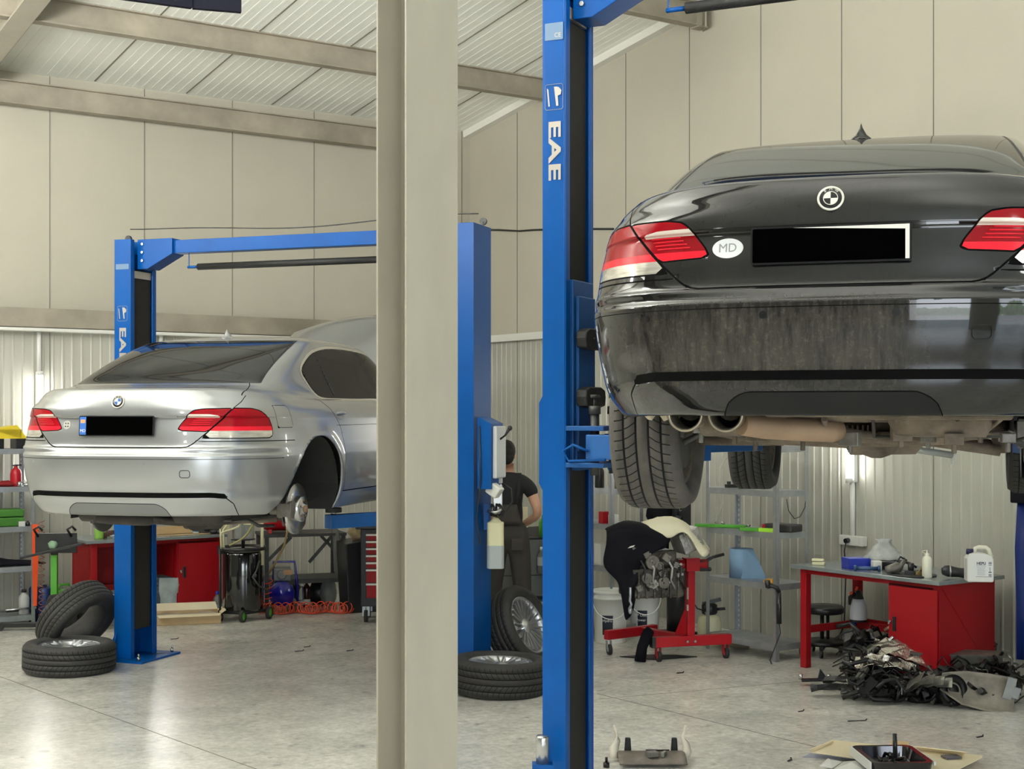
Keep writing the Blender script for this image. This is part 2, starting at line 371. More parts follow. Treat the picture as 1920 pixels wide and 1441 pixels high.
# ------------------------------------------------------------------ saloon car body: lofted rings, split into parts
def catmull(rows, n):
    """rows (K,...) -> values at parameters t in [0,K-1] (monotone cubic per component)"""
    K = rows.shape[0]; t = np.linspace(0, K-1, n) if np.isscalar(n) else n
    d = np.diff(rows, axis=0); m = np.zeros_like(rows)
    m[0] = d[0]; m[-1] = d[-1]
    a, b = d[:-1], d[1:]
    with np.errstate(divide='ignore', invalid='ignore'):
        h = np.where(a*b > 0, 2*a*b/(a+b), 0.0)
    m[1:-1] = .75*h+.25*np.where(a*b > 0, (a+b)/2, 0)
    i = np.clip(np.floor(t).astype(int), 0, K-2); u = (t-i).reshape((-1,)+(1,)*(rows.ndim-1))
    h00 = 2*u**3-3*u**2+1; h10 = u**3-2*u**2+u; h01 = -2*u**3+3*u**2; h11 = u**3-u**2
    return h00*rows[i]+h10*m[i]+h01*rows[i+1]+h11*m[i+1]
def smooth(e0, e1, x):
    t = np.clip((x-e0)/(e1-e0), 0, 1); return t*t*(3-2*t)
# ring rows: zr (rear), zs (side), zf (front), y0, wr, ws, Lr, nr, y1, Lf
ROWS = np.array([
    [.265, .235, .20, .150, .76, .80, .80, 2.85, 4.86, .80],
    [.235, .205, .19, .085, .815, .845, .83, 2.85, 4.93, .85],
    [.285, .245, .24, .050, .865, .875, .84, 2.85, 4.98, .9],
    [.345, .315, .32, .032, .902, .905, .84, 2.85, 5.00, .9],
    [.390, .360, .38, .030, .914, .915, .84, 2.85, 5.01, .9],
    [.470, .460, .46, .010, .928, .932, .84, 2.85, 5.02, .9],
    [.575, .560, .55, .000, .942, .944, .84, 2.85, 5.04, .9],
    [.605, .600, .60, .000, .945, .947, .84, 2.85, 5.04, .9],
    [.625, .620, .63, .016, .940, .947, .83, 2.85, 5.03, .9],
    [.655, .660, .66, .040, .932, .946, .82, 3.2, 5.02, .9],
    [.670, .680, .69, .060, .928, .944, .80, 3.2, 5.01, .9],
    [.760, .760, .74, .072, .915, .937, .80, 3.2, 4.99, .9],
    [.845, .830, .78, .085, .895, .925, .79, 3.2, 4.96, .9],
    [.858, .845, .79, .068, .890, .922, .79, 3.2, 4.95, .9],
    [.900, .880, .81, .072, .875, .912, .78, 3.2, 4.92, .9],
    [.960, .915, .83, .088, .845, .896, .74, 2.8, 4.88, .9],
    [1.000, .940, .85, .110, .805, .878, .70, 2.8, 4.82, .9],
    [1.022, .955, .87, .130, .770, .868, .66, 2.8, 4.74, 1.0],
    [1.032, .963, .89, .165, .750, .860, .66, 2.8, 4.6, 1.1],
    [1.040, .968, .93, .300, .745, .853, .62, 2.9, 4.3, 1.1],
    [1.052, .973, .97, .500, .760, .846, .48, 3.4, 4.05, 1.1],
    [1.075, .985, .99, .620, .760, .838, .42, 3.8, 3.95, 1.1],
    [1.150, 1.06, 1.08, .790, .738, .805, .40, 3.8, 3.75, 1.0],
    [1.245, 1.17, 1.19, 1.020, .705, .757, .38, 3.8, 3.52, .9],
    [1.330, 1.28, 1.30, 1.260, .665, .705, .34, 3.8, 3.28, .75],
    [1.385, 1.352, 1.36, 1.450, .635, .660, .30, 3.6, 3.10, .6],
    [1.405, 1.388, 1.39, 1.540, .590, .615, .30, 3.2, 3.00, .55],
    [1.424, 1.420, 1.42, 1.64, .48, .510, .30, 2.7, 2.90, .5],
    [1.440, 1.438, 1.44, 1.82, .31, .340, .3, 2.4, 2.75, .4],
    [1.449, 1.449, 1.45, 1.96, .155, .17, .2, 2.2, 2.6, .3],
    [1.452, 1.452, 1.452, 2.08, .0005, .0005, .1, 2, 2.5, .2]])
NR_, NS_, NF_ = 64, 84, 22
SUB = 5
def car_grid():
    t = np.linspace(0, len(ROWS)-1, (len(ROWS)-1)*SUB+1)
    R = catmull(ROWS, t)
    def corner(n, N):
        a = np.linspace(0, np.pi/2, 4000); cx = np.sin(a)**(2/n); cy = 1-np.cos(a)**(2/n)
        s = np.concatenate([[0], np.cumsum(np.hypot(np.diff(cx), np.diff(cy)))]); q = np.linspace(0, s[-1], N)
        return np.interp(q, s, cx), np.interp(q, s, cy)
    V = np.zeros((len(R), NR_+NS_+NF_-2, 3))
    for k, (zr, zs, zf, y0, wr, ws, Lr, nr, y1, Lf) in enumerate(R):
        cx, cy = corner(nr, NR_); yr = y0+cy*Lr; xr = cx.copy()
        ys = np.linspace(y0+Lr, y1-Lf, NS_); xs = np.ones(NS_)
        fx, fy = corner(2.3, NF_); yf = (y1-fy*Lf)[::-1]; xf = fx[::-1]
        y = np.concatenate([yr, ys[1:], yf[1:]]); x = np.concatenate([xr, xs[1:], xf[1:]])
        w = wr+(ws-wr)*smooth(y0+.1, y0+1.3, y); bow = 1-.022*((y-2.7)/2.3)**2
        z = zr+(zs-zr)*smooth(y0+.05, y0+1.1, y); z = z+(zf-zs)*smooth(y1-1.4, y1-.1, y)
        V[k, :, 0] = x*w*bow; V[k, :, 1] = y; V[k, :, 2] = z
        if k > 0: pass
    # plan arc length along each ring
    d = np.hypot(np.diff(V[:, :, 0], axis=1), np.diff(V[:, :, 1], axis=1)); sarc = np.concatenate([np.zeros((len(R), 1)), np.cumsum(d, axis=1)], axis=1)
    # flare over the wheel arches
    for yc in (1.13, 4.12):
        dd = np.hypot(V[:, :, 1]-yc, V[:, :, 2]-.35); side = V[:, :, 0] > .8
        V[:, :, 0] += np.where(side, .014*np.exp(-((dd-.385)/.045)**2), 0)
    return V, sarc
class Shell:
    def __init__(s):
        V, sa = car_grid(); K, N, _ = V.shape; s.K = K; s.N = N
        kk = np.repeat(np.arange(K)[:, None], N, 1)
        s.A = [tuple(r) for r in np.concatenate([V.reshape(-1, 3), sa.reshape(-1, 1), (kk/SUB).reshape(-1, 1)], 1)]
        s.F = [((k*N+j, k*N+j+1, (k+1)*N+j+1, (k+1)*N+j), 'body') for k in range(K-1) for j in range(N-1)]
        s.s0 = V.copy()
    def split(s, f, pos=None, neg=None, only=None):
        """f: vectorised function of (x,y,z,s,k); faces with f>0 retagged pos, f<0 retagged neg. pos/neg may be functions of the old tag"""
        A = np.array(s.A); val = f(A[:, 0], A[:, 1], A[:, 2], A[:, 3], A[:, 4]); val = np.where(np.abs(val) < 2e-5, 2e-5, val); val = list(val)
        cache = {}; out = []
        def tg(t, sp): return t if sp is None else (sp(t) if callable(sp) else sp)
        for idx, t in s.F:
            if only and t not in only: out.append((idx, t)); continue
            vs = [val[i] > 0 for i in idx]
            if all(vs): out.append((idx, tg(t, pos))); continue
            if not any(vs): out.append((idx, tg(t, neg))); continue
            P = []; Q = []; n = len(idx)
            for q in range(n):
                i, j = idx[q], idx[(q+1) % n]
                (P if vs[q] else Q).append(i)
                if vs[q] != vs[(q+1) % n]:
                    key = (min(i, j), max(i, j))
                    if key not in cache:
                        a, b = key; u = val[a]/(val[a]-val[b])
                        s.A.append(tuple(p+(r-p)*u for p, r in zip(s.A[a], s.A[b]))); val.append(0.0); cache[key] = len(s.A)-1
                    P.append(cache[key]); Q.append(cache[key])
            if len(P) > 2: out.append((tuple(P), tg(t, pos)))
            if len(Q) > 2: out.append((tuple(Q), tg(t, neg)))
        s.F = out
def poly_sdf(pts, n=12, closed=True, smoothc=True):
    """signed distance to a smooth closed curve (positive inside)"""
    P = np.array(pts, float)
    if smoothc:
        Q = []; m = len(P)
        for i in range(m):
            p0, p1, p2, p3 = P[i-1], P[i], P[(i+1) % m], P[(i+2) % m]
            for u in np.linspace(0, 1, n, endpoint=False):
                Q.append(.5*((2*p1)+(-p0+p2)*u+(2*p0-5*p1+4*p2-p3)*u*u+(-p0+3*p1-3*p2+p3)*u**3))
        P = np.array(Q)
    A = P; B = np.roll(P, -1, 0)
    def f(x, y):
        p = np.stack([x, y], 1)[:, None, :]; lo = P.min(0)-.12; hi = P.max(0)+.12
        res = np.full(len(x), -1.0); sel = np.where((x > lo[0]) & (x < hi[0]) & (y > lo[1]) & (y < hi[1]))[0]
        if len(sel) == 0: return res
        p = p[sel]; ab = (B-A)[None]; ap = p-A[None]; h = np.clip((ap*ab).sum(2)/((ab**2).sum(2)+1e-12), 0, 1)
        d = np.sqrt(((ap-ab*h[..., None])**2).sum(2)).min(1)
        yi = A[:, 1][None]; yj = B[:, 1][None]; xi = A[:, 0][None]; xj = B[:, 0][None]; X = p[:, 0, 0][:, None]; Y = p[:, 0, 1][:, None]
        with np.errstate(divide='ignore', invalid='ignore'):
            c = ((yi > Y) != (yj > Y)) & (X < (xj-xi)*(Y-yi)/(yj-yi)+xi)
        ins = c.sum(1) % 2 == 1
        res[sel] = np.where(ins, d, -d); return res
    return f
def line_sdf(pts, smoothc=False):
    P = np.array(pts, float)
    def f(x, y, sg=False):
        A = P[:-1]; B = P[1:]; p = np.stack([x, y], 1)[:, None, :]; lo = P.min(0)-.06; hi = P.max(0)+.06
        res = np.full(len(x), 1.0); sel = np.where((x > lo[0]) & (x < hi[0]) & (y > lo[1]) & (y < hi[1]))[0]
        if len(sel) == 0: return res
        p = p[sel]; ab = (B-A)[None]; ap = p-A[None]; h = np.clip((ap*ab).sum(2)/((ab**2).sum(2)+1e-12), 0, 1)
        D = np.sqrt(((ap-ab*h[..., None])**2).sum(2)); m = D.argmin(1); D = D.min(1)
        if sg:
            cr_ = ab[0, m, 0]*ap[np.arange(len(sel)), m, 1]-ab[0, m, 1]*ap[np.arange(len(sel)), m, 0]; D = np.where(cr_ < 0, -D, D)
        res[sel] = D; return res
    return f
DLO = [(1.28, 1.10), (1.34, 1.02), (1.43, .985), (1.7, .980), (2.3, .982), (3.0, .985), (3.55, .992), (3.68, 1.0), (3.52, 1.09), (3.25, 1.20), (2.95, 1.285), (2.6, 1.335), (2.25, 1.352), (1.9, 1.345), (1.6, 1.305), (1.38, 1.235), (1.26, 1.165)]
def build_shell():
    sh = Shell()
    # glass areas first
    gl = poly_sdf(DLO)
    def side(fn): return lambda x, y, z, s, k: np.where((k > 15.5) & (x > .35), fn(y, z), -1.0)
    sh.split(side(lambda y, z: gl(y, z)+.018), pos='window_trim', only={'body'})
    sh.split(side(gl), pos='side_window', only={'window_trim'})
    for (a, b) in (((1.60, 1.40), (1.66, .90)), ((2.42, 1.42), (2.56, .90))):
        ls = line_sdf([a, b]); wd_ = .012 if a[0] < 2 else .045
        sh.split(lambda x, y, z, s, k: wd_-ls(y, z), pos='pillar_trim', only={'side_window'})
    # rear glass: between ring 21 and 25, in plan (x fraction)
    def rg(off):
        def f(x, y, z, s, k):
            top = 25.4-k-off*8; bot = k-20.9-off*8; wlim = (.672-.024*(k-21))-off-x
            r = np.minimum(np.minimum(top*.05, bot*.05), wlim); r = np.where(y < 2.2, r, -1); return r
        return f
    sh.split(rg(0), pos='rear_window_seal', only={'body'}); sh.split(rg(.012), pos='rear_window', only={'rear_window_seal'})
    # windscreen
    def ws(x, y, z, s, k):
        top = 25.4-k; bot = k-20.9; wl = (.70-.02*(k-21))-x; return np.where(y > 2.6, np.minimum(np.minimum(top*.05, bot*.05), np.where(y > 2.72, wl, -1)), -1)
    sh.split(ws, pos='windscreen', only={'body'})
    # tail lamps in (s, z)
    lid = [(.405, .770), (.420, .800), (.47, .862), (.50, .888), (.56, .898), (.735, .902), (.585, .763)]
    lf = poly_sdf(lid, smoothc=False)
    fen = [(.600, .763), (.750, .903), (.87, .902), (.94, .889), (.995, .858), (1.035, .78), (1.04, .733), (1.01, .722), (.56, .722)]
    ff = poly_sdf(fen, smoothc=False)
    rear = lambda fn: (lambda x, y, z, s, k: np.where(k < 17, fn(s, z), -1.0))
    sh.split(rear(lambda s, z: lf(s, z)+.006), pos='lamp_gap', only={'body'}); sh.split(rear(lambda s, z: ff(s, z)+.006), pos='lamp_gap', only={'body'})
    sh.split(rear(lf), pos='inner_lamp', only={'lamp_gap'}); sh.split(rear(ff), pos='outer_lamp', only={'lamp_gap'})
    sh.split(lambda x, y, z, s, k: .765-z, pos='reversing_lamp', only={'outer_lamp'})
    # bright lower light band and the pale strip of the inner lamp
    sh.split(lambda x, y, z, s, k: .792-z, pos='lamp_band', only={'inner_lamp', 'outer_lamp'})
    st = poly_sdf([(.455, .846), (.462, .868), (.60, .868), (.665, .858), (.655, .846)], smoothc=False)
    sh.split(rear(st), pos='lamp_strip', only={'inner_lamp'})
    # wheel arches
    for yc in (1.13, 4.12):
        def arch(x, y, z, s, k, yc=yc):
            r = .374-np.hypot((y-yc+.03)*(.374/.408), z-.35); cut = np.where(z < .35, .408+.10*(z-.35)-np.abs(y-yc+.03), r)
            if yc < 2: cut = np.maximum(cut, np.where((y < yc) & (z < .52), y-(.735-.62*np.clip(.52-z, 0, 1)), -1))   # the bumper edge runs down and back
            return np.where(x > .60, cut, -1)
        sh.split(arch, pos='cut', only={'body', 'arch'})
    sh.F = [q for q in sh.F if q[1] != 'cut']
    # panel joints as narrow dark bands
    def band(fn, w, on={'body'}):
        if w <= 0: return
        sd = lambda x, y, z, s, k: fn(x, y, z, s, k, True)
        sh.split(lambda *a: sd(*a)-w, only=on); sh.split(lambda *a: sd(*a)+w, only=on)
        A = np.array(sh.A); cen = np.array([A[list(i)].mean(0) for i, t in sh.F]); d = fn(cen[:, 0], cen[:, 1], cen[:, 2], cen[:, 3], cen[:, 4], False)
        sh.F = [(i, 'joint' if (t in on and dd < w) else t) for (i, t), dd in zip(sh.F, d)]
    Lz = lambda pts: (lambda l: (lambda x, y, z, s, k, sg: np.where(k < 18.3, l(s, z, sg), 1.0)))(line_sdf(pts))
    Dxy = lambda pts: (lambda l: (lambda x, y, z, s, k, sg: np.where((k > 15.0) & (k < 22), l(x, y, sg), 1.0)))(line_sdf(pts))
    Syz = lambda pts: (lambda l: (lambda x, y, z, s, k, sg: np.where((x > .72), l(y, z, sg), 1.0)))(line_sdf(pts))
    band(Lz([(0, .662), (.44, .662), (.475, .668), (.50, .682), (.60, .768)]), .0034)
    band(Lz([(.745, .905), (.79, .945), (.815, .985)]), .003)
    band(Dxy([(.705, .36), (.695, .45), (.640, .62), (.60, .70)]), .003)
    band(Lz([(.545, .700), (1.30, .700)]), .0028)
    band(Syz([(.80, .700), (.755, .62), (.75, .55)]), .0)
    band(Lz([(0, .368), (.62, .368), (.70, .360)]), .016)       # dark slot above the diffuser
    band(Lz([(.70, .360), (.76, .31), (.78, .235)]), .0035)
    band(Lz([(0, .590), (1.18, .590)]), .0016)
    dp = poly_sdf([(-.2, .312), (.27, .312), (.305, .300), (.335, .275), (.35, .24), (.35, .10), (-.2, .10)], smoothc=False)
    sh.split(lambda x, y, z, s, k: np.where((k < 8) & (y < .5), dp(s, z)+.004, -1), pos='joint', only={'body'})
    sh.split(lambda x, y, z, s, k: np.where((k < 8) & (y < .5), dp(s, z), -1), pos='diffuser', only={'joint'})
    # fuel flap, doors, sill
    fp = poly_sdf([(.535, .782), (.70, .782), (.715, .80), (.715, .905), (.70, .92), (.555, .925), (.535, .905)], smoothc=False)
    band(Syz([(.535, .80), (.54, .785), (.56, .782), (.70, .782), (.713, .788), (.715, .80), (.715, .905), (.705, .92), (.69, .925), (.56, .925), (.54, .92), (.535, .905), (.535, .80)]), .0018)
    band(Syz([(1.27, .975), (1.38, .90), (1.47, .80), (1.55, .60), (1.585, .42), (1.60, .335)]), .0028)
    band(Syz([(1.58, .325), (3.72, .325)]), .004)
    band(Syz([(2.52, .975), (2.57, .80), (2.585, .325)]), .0028)
    band(Syz([(3.70, .975), (3.66, .8), (3.70, .325)]), .0028)
    band(Syz([(1.42, .790), (3.70, .800)]), .0016)
    return sh
SHELL = build_shell()
PART_OF = {'diffuser': 'diffuser', 'body': 'body', 'joint': 'body', 'lamp_gap': 'body', 'side_window': 'side_window', 'window_trim': 'window_trim', 'pillar_trim': 'side_window', 'rear_window': 'rear_window', 'rear_window_seal': 'rear_window',
           'windscreen': 'windscreen', 'inner_lamp': 'tail_lamp', 'outer_lamp': 'tail_lamp', 'lamp_band': 'tail_lamp', 'lamp_strip': 'tail_lamp', 'reversing_lamp': 'reversing_lamp'}
def shell_parts(sh, root, mats, both=('body', 'diffuser', 'rear_window', 'windscreen')):
    """mats: tag -> material. Parts in `both` are one mesh across the car; the others one per side"""
    groups = {}
    for idx, t in sh.F: groups.setdefault(PART_OF[t], []).append((idx, t))
    objs = {}
    for part, fs in groups.items():
        tags = sorted({t for _, t in fs}); mm = [mats[t] for t in tags]
        for sides in (((1, -1),) if part in both else ((1,), (-1,))):
            mb = MB(); mp = {}
            for sd in sides:
                for idx, t in fs:
                    ii = []
                    for i in idx:
                        key = (i, sd)
                        if key not in mp:
                            a = sh.A[i]; mp[key] = len(mb.v); mb.v.append(Vector((a[0]*sd, a[1], a[2])))
                        ii.append(mp[key])
                    mb.f.append(tuple(ii if sd == 1 else ii[::-1])); mb.m.append(tags.index(t)); mb.sm.append(True)
            me = mb.mesh(part, mm); bm = bmesh.new(); bm.from_mesh(me); bmesh.ops.remove_doubles(bm, verts=bm.verts, dist=4e-4)
            # faces run anticlockwise seen from outside
            bm.to_mesh(me); bm.free()
            o = bpy.data.objects.new(part, me); C.objects.link(o); o.parent = root; objs.setdefault(part, []).append(o)
    for o in objs['body']+objs['side_window']:
        sm = o.modifiers.new('thick', 'SOLIDIFY'); sm.thickness = .012 if o.name.startswith('body') else .004; sm.offset = -1
    return objs
_G = SHELL.s0
_bv = None
def surf_pt(x=None, z=None, y=None):
    """point and outward normal of the skin: rear hit for (x,z) or side hit for (y,z)"""
    global _bv
    if _bv is None:
        from mathutils.bvhtree import BVHTree
        K, N, _ = _G.shape; vs = [Vector(p) for p in _G.reshape(-1, 3)]; vs2 = [Vector((-p.x, p.y, p.z)) for p in vs]
        fs = [(k*N+j, k*N+j+1, (k+1)*N+j+1, (k+1)*N+j) for k in range(K-1) for j in range(N-1)]; n = len(vs)
        _bv = BVHTree.FromPolygons(vs+vs2, fs+[tuple(i+n for i in f[::-1]) for f in fs])
    if y is None: h = _bv.ray_cast(Vector((x, -3, z)), Vector((0, 1, 0)))
    else: h = _bv.ray_cast(Vector((3 if (x or 1) > 0 else -3, y, z)), Vector((-1 if (x or 1) > 0 else 1, 0, 0)))
    p, nn = h[0], h[1]
    if (y is None and nn.y > 0) or (y is not None and nn.x*(1 if (x or 1) > 0 else -1) < 0): nn = -nn
    return p, nn
def frame(p, n, up=Vector((0, 0, 1)), lift=0.0):
    z = n.normalized(); x = up.cross(z).normalized(); y = z.cross(x)
    M = Matrix((x, y, z)).transposed().to_4x4(); M.translation = p+z*lift; return M
def ellipse(a, b, n=36): return [(a*math.cos(2*math.pi*i/n), b*math.sin(2*math.pi*i/n)) for i in range(n)]
def rrect(w, h, r, n=5):
    P = []
    for cx, cy, a0 in ((w/2-r, h/2-r, 0), (-w/2+r, h/2-r, 90), (-w/2+r, -h/2+r, 180), (w/2-r, -h/2+r, 270)):
        for i in range(n+1):
            a = math.radians(a0+90*i/n); P.append((cx+r*math.cos(a), cy+r*math.sin(a)))
    return P

M_blk = mat('black_plastic', (.008, .008, .009), .4, spec=.25); M_rub = mat('rubber', (.02, .02, .02), .75, bump=(90, .15))
M_chr = mat('chrome', (.82, .82, .84), .12, 1.0); M_joint = mat('gap_black', (.003, .003, .003), .9, spec=.08)
M_silver = mat('silver_paint', lin(166, 168, 170), .30, .7, coat=1.0, noise=(1.2, .03))
M_black = None
def black_paint():
    m = mat('black_paint', (.005, .005, .0055), .16, 0, coat=.9, spec=.08); n = m.node_tree.nodes; L = m.node_tree.links; b = n['Principled BSDF']
    t = n.new('ShaderNodeTexCoord'); sp = n.new('ShaderNodeSeparateXYZ'); L.new(t.outputs['Object'], sp.inputs[0])
    def mr(src, a, bb, c, d):
        x = n.new('ShaderNodeMapRange'); x.inputs[1].default_value = a; x.inputs[2].default_value = bb; x.inputs[3].default_value = c; x.inputs[4].default_value = d; L.new(src, x.inputs[0]); return x.outputs[0]
    def mu(op, a, bb):
        x = n.new('ShaderNodeMath'); x.operation = op; x.use_clamp = True
        for i, q in enumerate((a, bb)):
            if isinstance(q, float): x.inputs[i].default_value = q
            else: L.new(q, x.inputs[i])
        return x.outputs[0]
    zlo = mr(sp.outputs['Z'], .30, .40, .0, 1.); zhi = mr(sp.outputs['Z'], .54, .64, 1., .10); zz = mu('MULTIPLY', zlo, zhi)
    xr = mr(sp.outputs['X'], .16, .34, 1., .03); xl = mr(sp.outputs['X'], -.72, -.45, .35, 1.)
    zz = mu('MULTIPLY', zz, mu('MULTIPLY', xr, xl))
    def nz(sc, st, det=6):
        mp = n.new('ShaderNodeMapping'); mp.inputs['Scale'].default_value = st; L.new(t.outputs['Object'], mp.inputs[0])
        x = n.new('ShaderNodeTexNoise'); x.inputs['Scale'].default_value = sc; x.inputs['Detail'].default_value = det; x.inputs['Roughness'].default_value = .7; L.new(mp.outputs[0], x.inputs[0]); return x.outputs[0]
    streak = mr(nz(9, (4, 1, .7)), .40, .66, .15, 1.); speck = mr(nz(60, (1, 1, 1)), .52, .72, .35, 1.)
    d = mu('MULTIPLY', mu('MULTIPLY', zz, streak), speck); film = mu('MULTIPLY', zz, .05); d = mu('ADD', mu('MULTIPLY', d, .60), film)
    mx = n.new('ShaderNodeMix'); mx.data_type = 'RGBA'; mx.inputs[6].default_value = (.006, .006, .007, 1); mx.inputs[7].default_value = (*lin(138, 131, 120), 1); L.new(d, mx.inputs[0]); L.new(mx.outputs[2], b.inputs['Base Color'])
    L.new(mr(d, 0., .35, .13, .7), b.inputs['Roughness']); L.new(mr(d, 0., .3, 1., .0), b.inputs['Coat Weight'])
    return m
def red_lens(name, c, stripes=False):
    m = mat(name, c, .12, coat=.0, spec=.25)
    return m
M_lred = red_lens('lamp_red', (.26, .003, .008)); M_lband = mat('lamp_red_bright', (.72, .012, .03), .2, spec=.3)
M_lclear = mat('lamp_clear', lin(205, 200, 188), .12, .3, coat=1.0, noise=(30, .35, (.3, .3, 3))); M_lstrip = mat('lamp_strip', lin(222, 208, 196), .2, coat=1.0)
M_glass = mat('tinted_glass', (.010, .011, .012), .03, spec=.3)
M_glass2 = mat('tinted_glass_black', (.010, .010, .011), .05, spec=.6)
M_dgl = mat('side_glass_dark', (.008, .008, .009), .05, spec=.12)

def tyre_profile(R, rim, w):
    h = R-rim; return [(rim, -w*.36), (rim+.012, -w*.44), (rim+h*.45, -w*.505), (rim+h*.78, -w*.49), (R-.016, -w*.44), (R-.004, -w*.38)]
def make_tyre(R=.345, rim=.235, w=.26, grooves=4):
    """tyre about the local z axis; the tread has circumferential grooves and lateral cuts"""
    p = tyre_profile(R, rim, w); half = list(p)
    xs = []; gw = .009; span = w*.72
    pts = []
    for g in range(grooves):
        c = -span/2+span*(g+.5)/grooves+0
        pts += [(R, c-gw/2-.0005), (R-.007, c-gw/2+.001), (R-.007, c+gw/2-.001), (R, c+gw/2+.0005)]
    prof = half+pts+[(r, -z) for r, z in half[::-1]]+[(rim-.012, w*.34), (rim-.012, -w*.34), half[0]]
    mb = MB(); mb.lathe(prof, 72)
    return mb, p
def tread_blocks(mb, R, w, pat='rib'):
    for g in range(4):
        c = -w*.36+w*.72*(g+.5)/4; mb.lathe([(R-.0025, c-.0042), (R-.0025, c+.0042)], 72, mi=1)
    n = 56; span = w*.8
    for k in range(n):
        an = 2*math.pi*k/n
        for sgn in (-1, 1):
            pts = []
            for q in range(4):
                u = q/3; z = sgn*(span*.5*(1-u)+span*.12*u); a2 = an+.10*u*u+.02*sgn; r = R+.0008
                pts.append(Vector((r*math.cos(a2), r*math.sin(a2), z)))
            for i in range(3):
                t = (pts[i+1]-pts[i]).normalized(); rad = Vector((pts[i].x, pts[i].y, 0)).normalized(); s_ = t.cross(rad)*.0022
                mb.add([pts[i]-s_, pts[i]+s_, pts[i+1]+s_, pts[i+1]-s_], [(0, 1, 2, 3)], mi=1)
M_tyre = mat('tyre_rubber', (.028, .027, .026), .72, noise=(14, .25), bump=(60, .12)); M_tcut = mat('tread_cut', (.004, .004, .004), .9)
M_tyre_d = mat('tyre_rubber_dusty', lin(92, 86, 78), .85, noise=(6, .4)); M_alloy = mat('alloy', lin(200, 202, 205), .28, .85); M_alloy_d = mat('alloy_dusty', lin(108, 100, 88), .6, .4, noise=(20, .4))
def add_wheel(parent, loc, R, rim, w, tm, rm, rot, spokes=10, tname='wheel', pair=True, rimless=False):
    """tyre (part) with the rim as its sub-part; rot: Euler of the wheel axis (+z = outside face)"""
    mb, p = make_tyre(R, rim, w); tread_blocks(mb, R, w)
    t = mb.obj(tname, [tm, M_tcut], parent, loc=loc, clean=False); t.rotation_euler = rot
    if rimless: return t
    rb = MB(); rb.lathe([(rim-.012, -w*.36), (rim+.008, -w*.39), (rim+.010, -w*.36), (rim-.014, -w*.30), (rim-.03, 0), (rim-.02, w*.28), (rim+.008, w*.37), (rim+.011, w*.395), (rim-.004, w*.40), (rim-.018, w*.34), (rim-.03, w*.2), (rim-.04, 0), (rim-.025, -w*.3), (rim-.012, -w*.36)], 64)
    zc_ = w*.24
    for k in range(spokes):
        a = 2*math.pi*k/spokes
        for off in ((-.055, .055) if pair else (0,)):
            p0 = Vector((.05*math.cos(a+off*1.5), .05*math.sin(a+off*1.5), zc_)); p1 = Vector(((rim-.02)*math.cos(a+off*2.2), (rim-.02)*math.sin(a+off*2.2), zc_+.03))
            rb.bar(p0, p1, .016 if pair else .034, .026)
    rb.lathe([(0, zc_+.03), (.028, zc_+.03), (.034, zc_+.02), (.06, zc_+.018), (.066, zc_-.03), (.066, -w*.1), (0, -w*.1)], 32)
    r = rb.obj('rim', rm, t, clean=False)
    return t
def emblem(root, p, n, d=.088):
    M = frame(p, n, lift=.001); mb = MB(); M3 = M.to_3x3()
    mb.lathe([(0, .004), (d*.27, .0042), (d*.27, .0042)], 32, c=M.translation, R=M3, mi=1)
    R_ = d/2; prof = [(R_*.98, 0), (R_, .003), (R_*.97, .006), (R_*.93, .0055), (R_*.90, .0035)]
    prof = [(R_*.98, 0), (R_, .003), (R_*.97, .006), (R_*.84, .0055), (R_*.82, .0035)]; mb.lathe(prof, 40, c=M.translation, R=M3, mi=0); mb.lathe([(R_*.82, .0035), (R_*.58, .0042), (R_*.55, .005), (R_*.53, .0042), (0, .0042)], 40, c=M.translation, R=M3, mi=1)
    for q, m in ((0, 2), (1, 3), (2, 2), (3, 3)):
        r = R_*.54; pts = [(0, 0)]+[(r*math.cos(math.radians(90*q+i*15)), r*math.sin(math.radians(90*q+i*15))) for i in range(7)]
        mb.add([M @ Vector((x, y, .0052)) for x, y in pts], [tuple(range(len(pts)))], mi=m)
    r = R_*.55
    mb.lathe([(r, .0042), (r, .0058), (r*.9, .0058), (r*.9, .0042)], 32, c=M.translation, R=M3, mi=0)
    e = mb.obj('emblem', [mat('emblem_ring', lin(226, 222, 210), .3, .4), mat('emblem_black', (.008, .008, .01), .2), mat('emblem_blue' if root['category2'] == 's' else 'emblem_dark', (.03, .10, .35) if root['category2'] == 's' else (.01, .01, .012), .2), mat('emblem_white', lin(240, 238, 225), .3)], root, clean=False)
    for i, ch_ in enumerate('BMW'):
        an = math.radians(128-38*i); c = M @ Matrix.Translation((R_*.69*math.cos(an), R_*.74*math.sin(an), .0050)) @ Matrix.Rotation(an-math.pi/2, 4, 'Z')
        text_mesh('lettering', ch_, R_*.30, c, MATS['emblem_white'], e)
    return e
